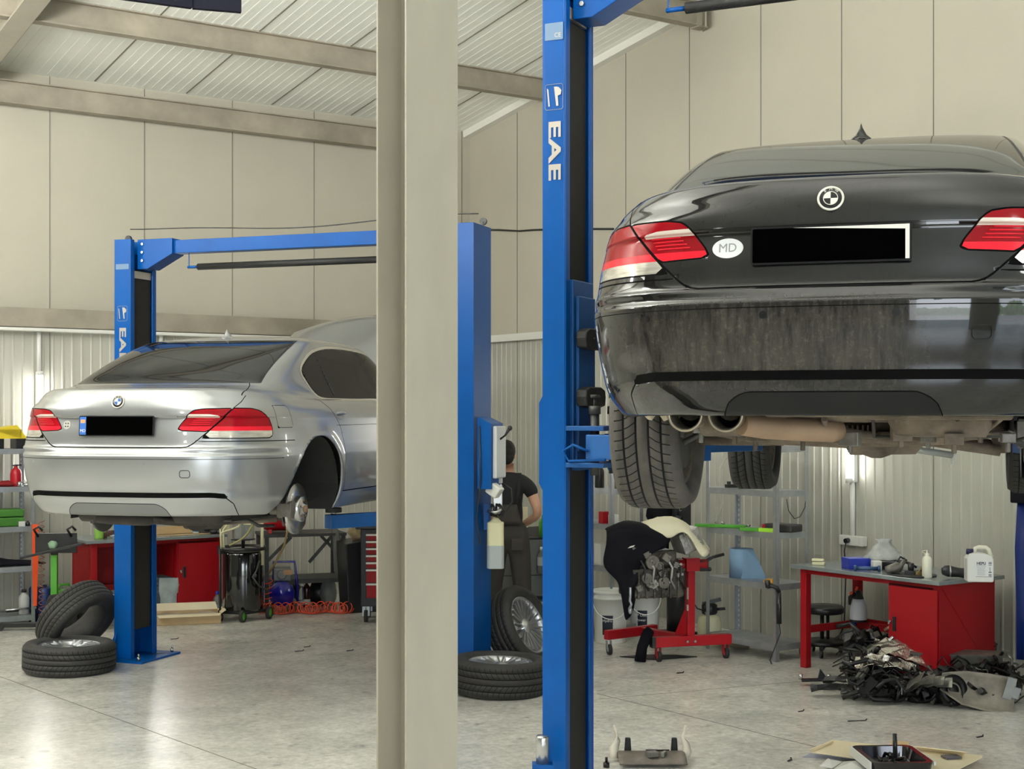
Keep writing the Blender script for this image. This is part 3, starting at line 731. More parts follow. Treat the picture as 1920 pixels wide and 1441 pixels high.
def flag_plate(root, silver):
    p, n = surf_pt(0, .775); n = Vector((0, -1, .06)).normalized(); M = frame(Vector((0, p.y-.012, .795)), n)
    mb = MB(); mb.prism(rrect(.515, .125, .008), -.004, .006, M); pf = mb.obj('number_plate_frame', M_blk, root)
    mb = MB(); mb.prism(rrect(.502, .112, .004), .004, .008, M)
    pl = mb.obj('number_plate', [mat('plate_black', (.0008,)*3, .9, spec=0.0)], pf)
    mb = MB()
    if silver:
        mb.box(M @ Vector((-.229, 0, .0088)), (.044, .001, .112), R=M.to_3x3() @ Matrix.Rotation(math.pi/2, 3, 'X')); b = mb.obj('country_band', mat('plate_blue', lin(60, 110, 190), .4), pl)
        mb = MB(); mb.box(M @ Vector((-.229, .028, .0098)), (.032, .0008, .022), R=M.to_3x3() @ Matrix.Rotation(math.pi/2, 3, 'X')); mb.obj('flag', mat('flag', lin(225, 160, 110), .4), pl)
        text_mesh('lettering', 'MD', .026, M @ Matrix.Translation((-.229, -.032, .0098)), mat('sign_white', lin(235, 235, 235), .4), pl)
    else:
        wm = mat('plate_white', lin(232, 228, 222), .4); mb = MB(); R9 = M.to_3x3() @ Matrix.Rotation(math.pi/2, 3, 'X')
        mb.box(M @ Vector((.2435, 0, .0088)), (.013, .001, .112), R=R9)
        mb.add([M @ Vector(v) for v in ((-.12, .056, .0088), (.25, .056, .0088), (.25, .040, .0088))], [(0, 2, 1)]); mb.obj('plate_edge', wm, pl, clean=False)
def make_car(name, label, loc, heading, raise_, silver):
    root = thing(name, label, 'car', (loc[0], loc[1], raise_), -heading); root['category2'] = 's' if silver else 'b'
    paint = M_silver if silver else black_paint(); gl = M_glass if silver else M_glass2
    mats = dict(body=paint, diffuser=mat('dark_silver', lin(120, 121, 122), .45, .5) if silver else M_blk, joint=M_joint, lamp_gap=M_joint, side_window=M_dgl, window_trim=M_chr if silver else M_blk, pillar_trim=M_blk, rear_window=gl, rear_window_seal=M_blk, windscreen=gl,
                inner_lamp=M_lred, outer_lamp=M_lred, lamp_band=M_lband, lamp_strip=M_lstrip, reversing_lamp=M_lclear)
    P = shell_parts(SHELL, root, mats)
    p, n = surf_pt(0, .945); emblem(root, p, n)
    flag_plate(root, silver)
    # plate recess sides / handle strip above the plate
    mb = MB()
    for i in range(24):
        x0, x1 = -.40+.8*i/24, -.40+.8*(i+1)/24
        a, _ = surf_pt(x0, .853); b, _ = surf_pt(x1, .853); mb.bar(a+Vector((0, -.004, 0)), b+Vector((0, -.004, 0)), .010, .009)
    mb.obj('boot_handle_strip', paint, root, clean=False)
    # lamp louvres inside the inner lamps (red) : raised ribs
    for sd in (-1, 1):
        mb = MB()
        for q in range(4):
            z = .805+.0125*q; pts = [surf_pt(sd*(.47+.012*q+u*(.12-.004*q)), z)[0]+Vector((0, -.0012, 0)) for u in np.linspace(0, 1, 6)]
            mb.tube(pts, .0028, 6)
        mb.obj('lamp_louvre', M_lband, P['tail_lamp'][0 if sd > 0 else 1], clean=False)
    # parking sensors, towing cap, sticker
    for x in (-.62, -.21, .21, .62):
        p, n = surf_pt(x, .565); M = frame(p, n); mb = MB(); mb.prism(ellipse(.013, .013, 20), -.002, .002, M); mb.prism(ellipse(.009, .009, 20), .0, .003, M); mb.obj('parking_sensor', paint if silver else M_blk, root)
    p, n = surf_pt(.47, .50); M = frame(p, n); mb = MB()
    rr_ = rrect(.062, .045, .014); ring = []
    q = rr_+[rr_[0]]; mb.tube([M @ Vector((x, y, .001)) for x, y in rr_], .0018, 6, closed=True); mb.obj('towing_cap', M_joint if silver else M_blk, root, clean=False)
    # roof antenna fin
    y0 = 1.60; mb = MB(); zb = 1.410; sec = []
    for u, hw, hh in ((0, .032, .0), (.10, .03, .022), (.35, .024, .045), (.62, .016, .066), (.80, .008, .088), (.93, .003, .10), (1.0, .0006, .102)):
        yy = y0+.11*(1-u)**1.0*0+.0; sec.append((u, hw, hh))
    # fin: leading edge slopes back up to a tip at the rear
    vs = []; n_ = 9
    for i in range(n_):
        u = i/(n_-1); y_ = y0+.16*(1-u)+.0; h = .004+.066*(u**1.4); w_ = .042*(.45+.55*u)
        vs.append([(w_*1.25, y_, zb+.010*(1-u)), (w_*.55, y_, zb+h*.25+.006), (w_*.16, y_, zb+h*.7+.004), (0, y_, zb+h+.006), (-w_*.16, y_, zb+h*.7+.004), (-w_*.55, y_, zb+h*.25+.006), (-w_*1.25, y_, zb+.010*(1-u))])
    fl_ = [p for r in vs for p in r]; fs = [(i*7+k, i*7+k+1, (i+1)*7+k+1, (i+1)*7+k) for i in range(n_-1) for k in range(6)]+[tuple((n_-1)*7+k for k in range(7))]
    mb.add(fl_, fs, True); mb.ball((0, y0+.03, zb), (.036, .09, .014), 16); mb.obj('antenna', paint, root, clean=False)
    # wheel housings
    for sd in (-1, 1):
        for yc in (1.13, 4.12):
            mb = MB(); r = .368
            prof = [(r, .0), (r, .30)]
            R = Matrix.Rotation(math.pi/2, 3, 'Y') if sd > 0 else Matrix.Rotation(-math.pi/2, 3, 'Y')
            vs = []; fs = []; nn = 28
            sp_ = math.pi*(.80 if yc < 2 else 1)
            for i in range(nn+1):
                a = sp_*i/nn
                for xx in (.905, .58): vs.append((sd*xx, yc+r*math.cos(a), .35+r*math.sin(a)))
            for i in range(nn): fs.append((2*i, 2*i+1, 2*i+3, 2*i+2))
            for s_ in (1, -1) if yc > 2 else (1,):
                o_ = len(vs); vs += [(sd*.905, yc+s_*r, .35), (sd*.58, yc+s_*r, .35), (sd*.58, yc+s_*(r-.02), .20), (sd*.86, yc+s_*(r-.01), .20)]; fs.append((o_, o_+1, o_+2, o_+3))
            o_ = len(vs); vs += [(sd*.58, yc+r*math.cos(math.pi*i/nn), .35+r*math.sin(math.pi*i/nn)) for i in range(nn+1)]+[(sd*.58, yc-r-(.28 if yc < 2 else 0), .50), (sd*.58, yc-r-(.28 if yc < 2 else 0), .18), (sd*.58, yc+r, .18)]
            fs.append(tuple(range(o_, len(vs))))
            mb.add(vs, fs); mb.obj('wheel_housing', mat('housing_black', (.012, .012, .012), .85), root, clean=True)
    # door handles
    for sd in (-1, 1):
        for y_ in (1.52, 2.70):
            p, n = surf_pt(sd, .868, y_); M = frame(p, n); mb = MB(); mb.prism(ellipse(.075, .040, 28), -.001, .0015, M); mb.obj('handle_recess', paint, root)
            mb = MB(); mb.tube([M @ Vector((x, .002-.0*abs(x), .012+.010*math.cos(x/.085*1.5))) for x in np.linspace(-.085, .085, 9)], [.006, .010, .011, .012, .012, .012, .011, .010, .006], 10); mb.obj('door_handle', paint if silver else M_blk, root, clean=False)
    return root, P, paint
# --- silver car with its bonnet up and rear wheel off
SIL, SP, _pt = make_car('saloon_car', 'silver saloon car with rear wheel removed, raised on the far blue lift', (-2.477, 8.877), .2559, 1.205, True)
del SIL['category2']
BLK, BP, BPAINT = make_car('saloon_car', 'black saloon car with dusty bumper, raised high on the near blue lift', (1.019, 4.624), .3024, 1.836, False)
del BLK['category2']
# ------------------------------------------------------------------ running gear, bonnet, sticker
M_dirt = mat('road_dirt_metal', lin(112, 100, 88), .8, noise=(7, .6), bump=(30, .25)); M_under = mat('underbody_black', lin(58, 54, 50), .85, noise=(5, .5)); M_pipe = mat('exhaust_pipe_tan', lin(158, 132, 110), .6, .25, noise=(6, .22))
M_foilh = mat('heat_foil', lin(196, 186, 164), .45, .5, bump=(70, .6)); M_cast = mat('cast_metal', lin(120, 116, 110), .5, .5, noise=(12, .4), bump=(40, .2)); M_steelb = mat('bright_steel', lin(190, 190, 190), .25, .9)
M_dsteel = mat('dark_steel', lin(70, 70, 70), .5, .5, noise=(10, .4))
def brake(root, side, zh, ym=1.13, lat=.74):
    R = Matrix.Rotation(side*math.pi/2, 3, 'Y')
    c = (side*lat, ym, zh)
    mb = MB(); mb.lathe([(.075, -.016), (.170, -.016), (.173, -.012), (.173, -.002), (.166, -.002), (.166, -.012), (.160, -.012), (.160, -.002), (.173, -.002)], 56, c, R)
    for k in range(0): pass
    mb.lathe([(.085, .012), (.172, .012), (.174, .008), (.174, -.008), (.172, -.012), (.085, -.012)], 56, c, R)
    d = mb.obj('brake_disc', M_steelb, root, clean=False)
    mb = MB(); mb.lathe([(.088, .0), (.088, .052), (.080, .058), (.04, .058), (.036, .066), (.030, .070), (0, .068)], 40, c, R); mb.obj('disc_hat', M_steelb, d, clean=False)
    mb = MB(); cc = Vector(c)+Vector((side*.066, 0, 0)); mb.lathe([(.024, .0), (.026, .014), (.012, .016), (0, .014)], 24, cc, R)
    for k in range(5):
        a = 2*math.pi*k/5+.3; q = cc+Vector((-side*.008, .058*math.cos(a), .058*math.sin(a))); mb.cyl(q, q+Vector((side*.004, 0, 0)), .008, 8)
    mb.obj('hub', mat('rusty_hub', lin(150, 122, 92), .6, .5), d, clean=False)
    mb = MB(); mb.lathe([(.05, -.03), (.185, -.03), (.188, -.022), (.186, -.014)], 40, c, R, a0=math.pi*.1, a1=math.pi*1.7); mb.obj('dust_shield', M_dsteel, root, clean=False)
    # caliper clamped over the rear edge, with bridge and piston housing
    mb = MB(); cal = [(-.052, -.16), (.05, -.17), (.06, -.10), (.0, -.075), (-.06, -.09)]
    for off, th in ((.018, .026), (-.05, .034)):
        M = Matrix.Translation((side*(lat+off), ym-.02, zh)) @ (Matrix.Rotation(math.pi/2, 4, 'Y') if side > 0 else Matrix.Rotation(math.pi/2, 4, 'Y'))
        pts = [(z_, y_) for z_, y_ in cal]; mb.prism([(p_[0], p_[1]) for p_ in pts], 0, th*side, M)
    mb.box((side*(lat-.01), ym-.175, zh), (.09, .03, .09)); mb.cyl((side*(lat-.05), ym-.14, zh), (side*(lat-.12), ym-.14, zh), .034, 16)
    mb.obj('brake_caliper', M_cast, root, bevel=.004)
    # wheel carrier, arms
    mb = MB(); mb.tube([(side*(lat-.02), ym, zh), (side*(lat-.14), ym, zh)], [.05, .035], 14); mb.box((side*(lat-.11), ym+.02, zh+.02), (.05, .12, .20))
    mb.tube([(side*(lat-.11), ym-.05, zh-.07), (side*.30, ym-.10, .14)], [.022, .026], 10)
    mb.tube([(side*(lat-.11), ym+.07, zh-.06), (side*.30, ym+.22, .14)], [.026, .034], 10)
    mb.tube([(side*(lat-.11), ym+.0, zh+.10), (side*.32, ym+.05, .30)], [.018, .02], 10)
    mb.obj('control_arm', M_dirt, root, clean=False)
def rblob(mb, pts, rs, n=12): mb.tube([Vector(p) for p in pts], rs, n)
def underbody(root, dirty):
    md = M_dirt if dirty else M_under; mu_ = M_under
    mb = MB()   # floor pan with front and rear steps
    mb.b2((-.56, .42, .235), (.56, .80, .30)); mb.b2((-.55, .80, .22), (.55, 1.5, .33)); mb.b2((-.74, 1.62, .205), (.74, 3.62, .26)); mb.b2((-.55, 3.62, .20), (.55, 4.72, .26)); mb.b2((-.80, 1.62, .20), (-.72, 3.62, .235)); mb.b2((.72, 1.62, .20), (.80, 3.62, .235))
    mb.b2((-.55, .26, .262), (.55, .45, .30)); mb.obj('floor_pan', mu_, root, bevel=.01)
    mb = MB()   # rear silencer across the tail with pressed ribs
    for (x0, x1) in ((-.52, -.16), (.16, .52)):
        mb.tube([(x0, .50, .245), (x0+.03, .50, .245), (x1-.03, .50, .245), (x1, .50, .245)], [.03, .085, .085, .03], 20)
    mb.tube([(-.20, .50, .25), (.20, .50, .25)], .04, 14); mb.obj('silencer', md, root, clean=False)
    for x_ in (-.505, -.365) if dirty else ():
        mb = MB(); mb.lathe([(.050, -.11), (.056, .10), (.060, .115), (.062, .122), (.060, .128), (.054, .128), (.050, .115), (.047, .0), (.045, -.10)], 36, (x_, .335, .240), Matrix.Rotation(math.pi/2, 3, 'X'))
        t = mb.obj('exhaust_tip', mat('tailpipe', lin(168, 158, 140), .3, .8, noise=(20, .2)), root, clean=False)
        mb = MB(); mb.lathe([(0, 0), (.046, .0)], 24, (x_, .335, .240), Matrix.Rotation(math.pi/2, 3, 'X')); mb.obj('pipe_bore_disc', M_joint, t, clean=False)  # flat black disc set across the inside of the tailpipe
        mb = MB(); mb.tube([(x_, .32, .262), (x_, .42, .26)], .045, 16); mb.obj('pipe_elbow', md, t, clean=False)
    mb = MB(); rr = random.Random(3); vs = []
    for i in range(12):
        for j in range(5): vs.append((-.68+.16*i/11, .30+.10*j/4, .225+.012*math.sin(i*1.7+j)+.03*abs(j-2)/2+rr.uniform(-.003, .003)))
    mb.add(vs, [(i*5+j, i*5+j+1, (i+1)*5+j+1, (i+1)*5+j) for i in range(11) for j in range(4)], False); o = mb.obj('heat_shield', M_foilh, root, clean=False)
    so = o.modifiers.new('s', 'SOLIDIFY'); so.thickness = .003
    mb = MB(); rblob(mb, [(-.33, .36, .205), (-.26, .42, .195), (-.12, .47, .185), (-.03, .50, .180), (.0, .52, .18)], [.040, .043, .042, .040, .034]); mb.obj('exhaust_pipe', M_pipe if dirty else M_under, root, clean=False)
    # finned final drive
    mb = MB(); mb.tube([(-.02, 1.02, .17), (.0, 1.0, .165), (.24, 1.0, .165), (.27, 1.02, .17)], [.04, .085, .08, .04], 18); mb.tube([(.10, .93, .17), (.10, 1.4, .2)], [.10, .055], 18)
    d = mb.obj('final_drive', md, root, clean=False)
    for i in range(9):
        mb = MB(); mb.box((-.005+.019*i+(0 if i < 7 else .03), .90, .160), (.006, .05, .075)); mb.obj('cooling_fin', md, d)
    # subframe, anti-roll bar, links, trays
    mb = MB(); mb.tube([(-.56, .95, .20), (-.35, .90, .16), (.0, .88, .14), (.35, .90, .16), (.56, .95, .20)], [.035, .035, .03, .035, .035], 12)
    mb.tube([(-.56, 1.32, .20), (-.3, 1.36, .15), (.3, 1.36, .15), (.56, 1.32, .20)], .035, 12)
    for s_ in (-1, 1): mb.tube([(s_*.45, .93, .18), (s_*.45, 1.33, .18)], .034, 12); mb.box((s_*.47, 1.0, .21), (.12, .16, .05)); mb.tube([(s_*.47, .95, .2), (s_*.53, .66, .26)], [.03, .02], 10)
    mb.obj('rear_subframe', md, root, clean=False)
    mb = MB(); mb.tube([(-.62, .80, .13), (-.55, .80, .165), (.55, .80, .165), (.62, .80, .13), (.66, .95, .12)], .012, 8); mb.obj('anti_roll_bar', M_dsteel, root, clean=False)
    # lower spring links: broad pressed arms rising to the wheel carriers
    for s_ in (-1, 1):
        mb = MB(); vs = []
        for u, hw, dz in ((0, .06, 0), (.25, .075, -.012), (.55, .07, -.02), (.8, .055, -.012), (1, .04, 0)):
            x = s_*(.24+.42*u); y = .98+.14*u; z = .145+.03*u
            vs += [(x, y-hw, z+dz+.025), (x, y-hw, z+dz), (x, y+hw, z+dz), (x, y+hw, z+dz+.025)]
        mb.add(vs, [(i*4+k, i*4+(k+1) % 4, (i+1)*4+(k+1) % 4, (i+1)*4+k) for i in range(4) for k in range(4)]+[(0, 3, 2, 1), (16, 17, 18, 19)]); mb.obj('spring_link', md, root, bevel=.006)
        mb = MB(); mb.tube([(s_*.50, 1.08, .19), (s_*.50, 1.08, .48)], .055, 16); mb.tube([(s_*.50, 1.08, .16), (s_*.50, 1.08, .30)], .035, 14); mb.obj('damper', M_under, root, clean=False)
    mb = MB()
    mb.box((.34, .62, .21), (.26, .18, .05)); mb.box((.30, .40, .235), (.55, .12, .03)); mb.tube([(.18, .44, .215), (.40, .46, .20), (.46, .60, .19)], .018, 10); mb.cyl((.30, .55, .17), (.30, .55, .23), .05, 18); mb.tube([(-.1, .62, .2), (.05, .60, .17), (.12, .7, .16)], .014, 8)
    mb.box((-.05, .36, .245), (.40, .05, .03)); mb.box((.10, .75, .155), (.34, .08, .045)); mb.obj('under_tray', md, root, bevel=.012)
    if dirty:
        rr = random.Random(21)
        for k in range(14):
            mb = MB(); x = -.5+1.15*k/13; y = rr.uniform(.45, .8); z = rr.uniform(.15, .20); mb.box((x, y, z), (rr.uniform(.03, .08), rr.uniform(.03, .06), rr.uniform(.02, .06)), rz=rr.uniform(-.5, .5)); mb.cyl((x, y, z-.05), (x, y, z+.02), .009, 8); mb.obj('mounting_bracket', M_dirt if k % 3 else M_cast, root, bevel=.004)
        for k in range(9):
            mb = MB(); x = -.45+1.1*k/8+rr.uniform(-.03, .03); mb.tube([(x, .42, .225), (x+rr.uniform(-.06, .06), .55, rr.uniform(.15, .19)), (x+rr.uniform(-.1, .1), .8, rr.uniform(.13, .18)), (x+rr.uniform(-.1, .1), 1.1, .2)], rr.uniform(.006, .012), 7); mb.obj('brake_line', M_dirt if k % 2 else M_under, root, clean=False)
    mb = MB(); mb.tube([(.0, 1.5, .20), (.0, 3.6, .19)], .045, 12); mb.tube([(-.14, 1.5, .19), (-.16, 3.4, .18)], .032, 12); mb.obj('propeller_shaft', md, root, clean=False)
    mb = MB(); mb.tube([(-.72, 3.95, .17), (-.3, 4.05, .15), (.3, 4.05, .15), (.72, 3.95, .17)], [.02, .03, .03, .02], 10); mb.tube([(-.74, 4.15, .18), (-.30, 3.75, .16)], .022, 8); mb.tube([(.74, 4.15, .18), (.30, 3.75, .16)], .022, 8); mb.obj('front_arm', M_dsteel, root, clean=False)
underbody(SIL, False); underbody(BLK, True)
brake(SIL, 1, .225); brake(SIL, -1, .225); brake(BLK, 1, .17, 1.13, .66)
ax = lambda sd, steer=0: (math.pi/2, 0, -math.pi/2) if False else Matrix.Rotation(sd*math.pi/2, 3, 'Y').to_euler()
add_wheel(BLK, (-.775, 1.10, .205), .352, .245, .275, mat('tyre_rubber_road', lin(84, 80, 76), .8, noise=(9, .35), bump=(60, .12)), M_alloy_d, ax(-1), 7, 'wheel')
for sd in (-1, 1):
    add_wheel(BLK, (sd*.79, 4.10, .125), .345, .235, .25, M_tyre, M_alloy_d, ax(sd), 7, 'wheel')
# inner barrel of the rear wheel is open: brake inside it
brake(BLK, -1, .205, 1.10, .70)
# raised bonnet of the silver car
def bonnet(root, paint):
    h = thing_part = bpy.data.objects.new('bonnet', None); bpy.data.objects.remove(h)
    mb = MB(); N, Mn = 15, 13; vs = []
    L = 1.28; ang = math.radians(37); O = Vector((0, 3.72, 1.02)); f = Vector((0, math.cos(ang), math.sin(ang))); up = Vector((0, -math.sin(ang), math.cos(ang)))
    for i in range(N):
        u = i/(N-1)
        for j in range(Mn):
            v = -1+2*j/(Mn-1); w = .80-.10*u; x = v*w; cam_ = .07*(1-v*v)+.02*math.cos(v*6)*0; crown = .05*math.sin(math.pi*u)-(.10*max(0, u-.85)/.15*.6)
            yb = L*(u-.10*u*v*v); vs.append(O+f*yb+Vector((x, 0, 0))+up*(cam_+crown))
    mb.add(vs, [(i*Mn+j, i*Mn+j+1, (i+1)*Mn+j+1, (i+1)*Mn+j) for i in range(N-1) for j in range(Mn-1)], True); o = mb.obj('bonnet', paint, root, clean=False)
    so = o.modifiers.new('s', 'SOLIDIFY'); so.thickness = .03; so.offset = -1
    mb = MB()
    for s_ in (-1, 1): mb.tube([O+f*.55+Vector((s_*.66, 0, 0)), Vector((s_*.66, 4.05, .95))], .009, 8)
    mb.obj('gas_strut', M_blk, o, clean=False)
bonnet(SIL, M_silver)
# oval country sticker on the black car, round filler badge sticker on the silver one
Mw = mat('sticker_white', lin(240, 240, 240), .45)
p, n = surf_pt(-.338, .795); M = frame(p, n); mb = MB(); mb.prism(ellipse(.053, .034, 40), 0, .0015, M)
st = mb.obj('country_sticker', Mw, BLK, clean=False); st['label'] = 'white oval sticker with faded letters'
text_mesh('lettering', 'MD', .042, M @ Matrix.Translation((0, 0, .0018)), mat('faded_ink', lin(150, 150, 150), .6), st, bold=0)
p, n = surf_pt(-.365, .800); M = frame(p, n); mb = MB(); mb.prism(ellipse(.028, .028, 32), 0, .0015, M); sk = mb.obj('round_sticker', mat('sticker_grey', lin(190, 188, 180), .5), SIL, clean=False)
mb = MB()
for q in range(4):
    a = math.pi/4+q*math.pi/2; c = M @ Vector((.013*math.cos(a), .013*math.sin(a), .002)); mb.ball(c, .0045, 8)
mb.obj('sticker_mark', M_dsteel, sk, clean=False)
# scuffed white chips along the left corner of the black bumper
mb = MB(); rr = random.Random(8)
for i in range(9):
    z = .33+.028*i+rr.uniform(-.008, .008)
    if 4 <= i <= 5: continue
    p, n = surf_pt(-.90-.0*i, z); 
    if p is None: continue
    q, nq = surf_pt(-1, z, .42+rr.uniform(-.02, .02)); M = frame(q, nq); mb.prism(ellipse(.006, rr.uniform(.008, .02), 8), 0, .0015, M)
mb.obj('paint_chip', Mw, BLK, clean=False)

# ------------------------------------------------------------------ two-post lifts
M_blue = mat('lift_blue', lin(0, 74, 146), .35, spec=.25, noise=(3, .12)); M_curt = mat('rubber_curtain', lin(46, 44, 42), .8, spec=.2, noise=(8, .15)); M_blue2 = mat('lift_blue_arm', lin(10, 76, 140), .45, noise=(4, .2))
M_silt = mat('sticker_silver', lin(176, 170, 160), .4, .3); M_pad = mat('black_rubber_pad', (.010, .010, .010), .6, bump=(50, .2))
def lift(name, label, pA, pB, Hc, w, Lc, car_, jack, zarm, text_z, label_z, carr, plate_z=3.9, pz=1.92):
    """pA left column, pB right column (outer faces away from the car)"""
    A = Vector((*pA, 0)); B = Vector((*pB, 0)); u = (B-A).normalized(); v = Vector((-u.y, u.x, 0)); up = Vector((0, 0, 1))
    if v.y < 0: v = -v
    root = thing(name, label, 'car lift', (A.x, A.y, 0)); A0 = A.copy(); rel = lambda p: Vector(p)-A0
    for ci, (P, d) in enumerate(((A, u), (B, -u))):
        O = rel(P)
        def pl(o, a, la, b, lb, z0, z1, mb, mi=None):
            ps = [o, o+a*la, o+a*la+b*lb, o+b*lb]; mb.add([Vector((q.x, q.y, z)) for z in (z0, z1) for q in ps], [(0, 3, 2, 1), (4, 5, 6, 7), (0, 1, 5, 4), (1, 2, 6, 5), (2, 3, 7, 6), (3, 0, 4, 7)], mi=mi)
        mb = MB(); t = .012; s0 = O-v*(Lc/2)
        pl(s0, d, w, v, t, 0, Hc, mb); pl(s0+v*(Lc-t), d, w, v, t, 0, Hc, mb); pl(s0, d, t, v, Lc, 0, Hc, mb)
        pl(s0+d*(w-t), d, t, v, .055, 0, Hc, mb); pl(s0+v*(Lc-.055)+d*(w-t), d, t, v, .055, 0, Hc, mb)
        col = mb.obj('column', M_blue, root, bevel=.004)
        mb = MB(); pl(s0+v*.05+d*(w-.03), d, .006, v, Lc-.10, .25, Hc-.25, mb); mb.obj('rubber_curtain', M_curt, col)
        mb = MB(); pl(s0+v*.05+d*(w-.034), d, .016, v, Lc-.10, Hc-.26 if label_z is None else label_z-.03, Hc-.22 if label_z is None else label_z+.03, mb); mb.obj('curtain_clamp', M_silt, col)
        gh = .24 if Hc < 4 else .46
        # base: plate, flared gussets, anchor bolts
        mb = MB(); bo = O-v*(Lc/2+.10)-d*.12; pl(bo, d, w+.30, v, Lc+.20, 0, .018, mb); bp_ = mb.obj('base_plate', M_blue, col, bevel=.003)
        for vv in (-1, 1):
            mb = MB()
            o_ = O+v*(vv*Lc/2)+d*(.02); mb.add([o_+up*.018, o_+v*vv*.09+up*.018, o_+up*gh, o_+d*.012+up*.018, o_+v*vv*.09+d*.012+up*.018, o_+d*.012+up*gh], [(0, 1, 2), (5, 4, 3), (0, 3, 4, 1), (1, 4, 5, 2), (2, 5, 3, 0)])
            mb.obj('gusset', M_blue, bp_); mb = MB(); o_ = O+v*(vv*(Lc/2-.03)); mb.add([o_+up*.018, o_-d*.11+up*.018, o_+up*gh, o_+v*.012+up*.018, o_-d*.11+v*.012+up*.018, o_+v*.012+up*gh], [(0, 1, 2), (5, 4, 3), (0, 3, 4, 1), (1, 4, 5, 2), (2, 5, 3, 0)]); mb.obj('gusset', M_blue, bp_)
        for sv in (-1, 1):
            for sd in (-.08, w+.12):
                mb = MB(); q = O+v*(sv*(Lc/2+.06))+d*sd; mb.cyl(q+up*.018, q+up*.05, .014, 6); mb.cyl(q+up*.05, q+up*.075, .008, 8); mb.obj('anchor_bolt', M_steelb, bp_)
        # carriage sliding in the column, with two rubber door guards and the arm yoke
        z0, z1 = carr; mb = MB(); pl(O-v*(Lc*.36)+d*(w-.09), d, .11, v, Lc*.72, z0, z1, mb)
        pl(O-v*(Lc*.30)+d*(w+.02), d, .02, v, Lc*.6, z0+.05, z1-.08, mb)
        cg = mb.obj('carriage', M_blue2, root, bevel=.006)
        for gz in (z1-.29, z1-.58):
            mb = MB(); gc = O+d*(w+.075)+up*gz; prof = [(-.12, -.045), (-.13, .0), (-.12, .035), (-.07, .05), (.07, .05), (.12, .035), (.13, 0), (.12, -.045), (.06, -.055), (-.06, -.055)]
            M = Matrix((v, up, d)).transposed().to_4x4(); M.translation = gc-d*.045; mb.prism(prof, 0, .06, M); g = mb.obj('door_guard', M_pad, cg, bevel=.008)
            mb = MB()
            for q in (-.035, .035): c = gc+v*q+d*.016; mb.cyl(c, c+d*.005, .006, 8)
            mb.obj('guard_screw', M_dsteel, g)
        mb = MB()
        for zz in (zarm+.09, zarm-.09): pl(O-v*(Lc*.50)+d*(w), d, .20, v, Lc*1.0, zz-.012, zz+.012, mb)
        pl(O-v*(Lc*.30)+d*w, d, .03, v, Lc*.6, zarm-.12, zarm+.11, mb)
        mb.obj('arm_yoke', M_blue2, cg, bevel=.003)
        # two telescopic arms ending in pads under the sills
        lat = -.73 if ci == 0 else .73
        for jy in jack:
            cm = car_.matrix_basis; tip = rel(cm @ Vector((lat, jy, .19))); tip.z -= .0
            piv = O+d*(w+.13)+v*(Lc*.34*(1 if jy > 2 else -1)); piv.z = zarm; end = Vector((tip.x, tip.y, zarm)); mid = piv.lerp(end, .58)
            mb = MB(); mb.bar(piv, mid, .12, .12); arm = mb.obj('arm', M_blue2, root, bevel=.005)
            mb = MB(); mb.bar(piv.lerp(end, .45), end+(end-piv).normalized()*.05, .085, .10); mb.obj('arm_extension', M_blue2, arm, bevel=.004)
            mb = MB(); mb.cyl(end+up*.05, Vector((end.x, end.y, tip.z-.035)), .022, 16); mb.obj('pad_screw', M_steelb, arm)
            mb = MB(); mb.cyl(Vector((end.x, end.y, tip.z-.04)), Vector((end.x, end.y, tip.z-.005)), .06, 24); mb.obj('lifting_pad', M_pad, arm, bevel=.004)
            mb = MB(); mb.cyl(piv-up*.14, piv+up*.16, .022, 16); mb.cyl(piv+up*.16, piv+up*.20, .03, 8)
            mb.tube([piv+up*.19-v*.0, piv+up*.24], .008, 8); mb.cyl(piv+up*.24, piv+up*.255, .022, 12); mb.obj('pivot_pin', M_dsteel, arm)
            gd = (end-piv).normalized(); sd_ = gd.cross(up); mb = MB(); a_ = piv+sd_*.07-up*.05
            if jy < 2: a_ = piv-sd_*.07 if (piv-sd_*.07).y < (piv+sd_*.07).y else piv+sd_*.07
            mb.tube([a_+gd*.03-up*.02, a_+gd*.02-d*.07+up*.01, a_-d*.11-up*.02, a_-d*.08-up*.07, a_+gd*.16-up*.06], .007, 6); mb.obj('foot_guard', M_blue, arm, clean=False)
    # overhead beam, padded shut-off bar
    a = rel(A)+up*(Hc-.065)+u*(w*.5); b = rel(B)+up*(Hc-.065)-u*(w*.5)
    mb = MB(); mb.bar(a, b, .12, .11); mb.obj('overhead_beam', M_blue, root, bevel=.004)
    for P, d in ((a, u), (b, -u)):
        mb = MB(); q = P+d*(w*.5); mb.add([q-v*.09+up*.07, q-v*.09-up*.18, q-v*.09-up*.18+d*.10, q-v*.09-up*.06+d*.34, q-v*.09+up*.07+d*.34, q+v*.09+up*.07, q+v*.09-up*.18, q+v*.09-up*.18+d*.10, q+v*.09-up*.06+d*.34, q+v*.09+up*.07+d*.34],
            [(0, 1, 2, 3, 4), (9, 8, 7, 6, 5), (0, 5, 6, 1), (1, 6, 7, 2), (2, 7, 8, 3), (3, 8, 9, 4), (4, 9, 5, 0)]); br = mb.obj('beam_bracket', M_blue, root, bevel=.003)
        mb = MB()
        for zz in (.03, -.04, -.11): c = q-v*.09+d*.05+up*zz; mb.cyl(c, c-v*.012, .013, 6)
        mb.obj('bolt', M_steelb, br)
    pa = a+u*.62-up*.17; pb = b-u*.62-up*.17
    mb = MB(); mb.cyl(pa, pb, .028, 16); pdb = mb.obj('padded_bar', M_pad, root)
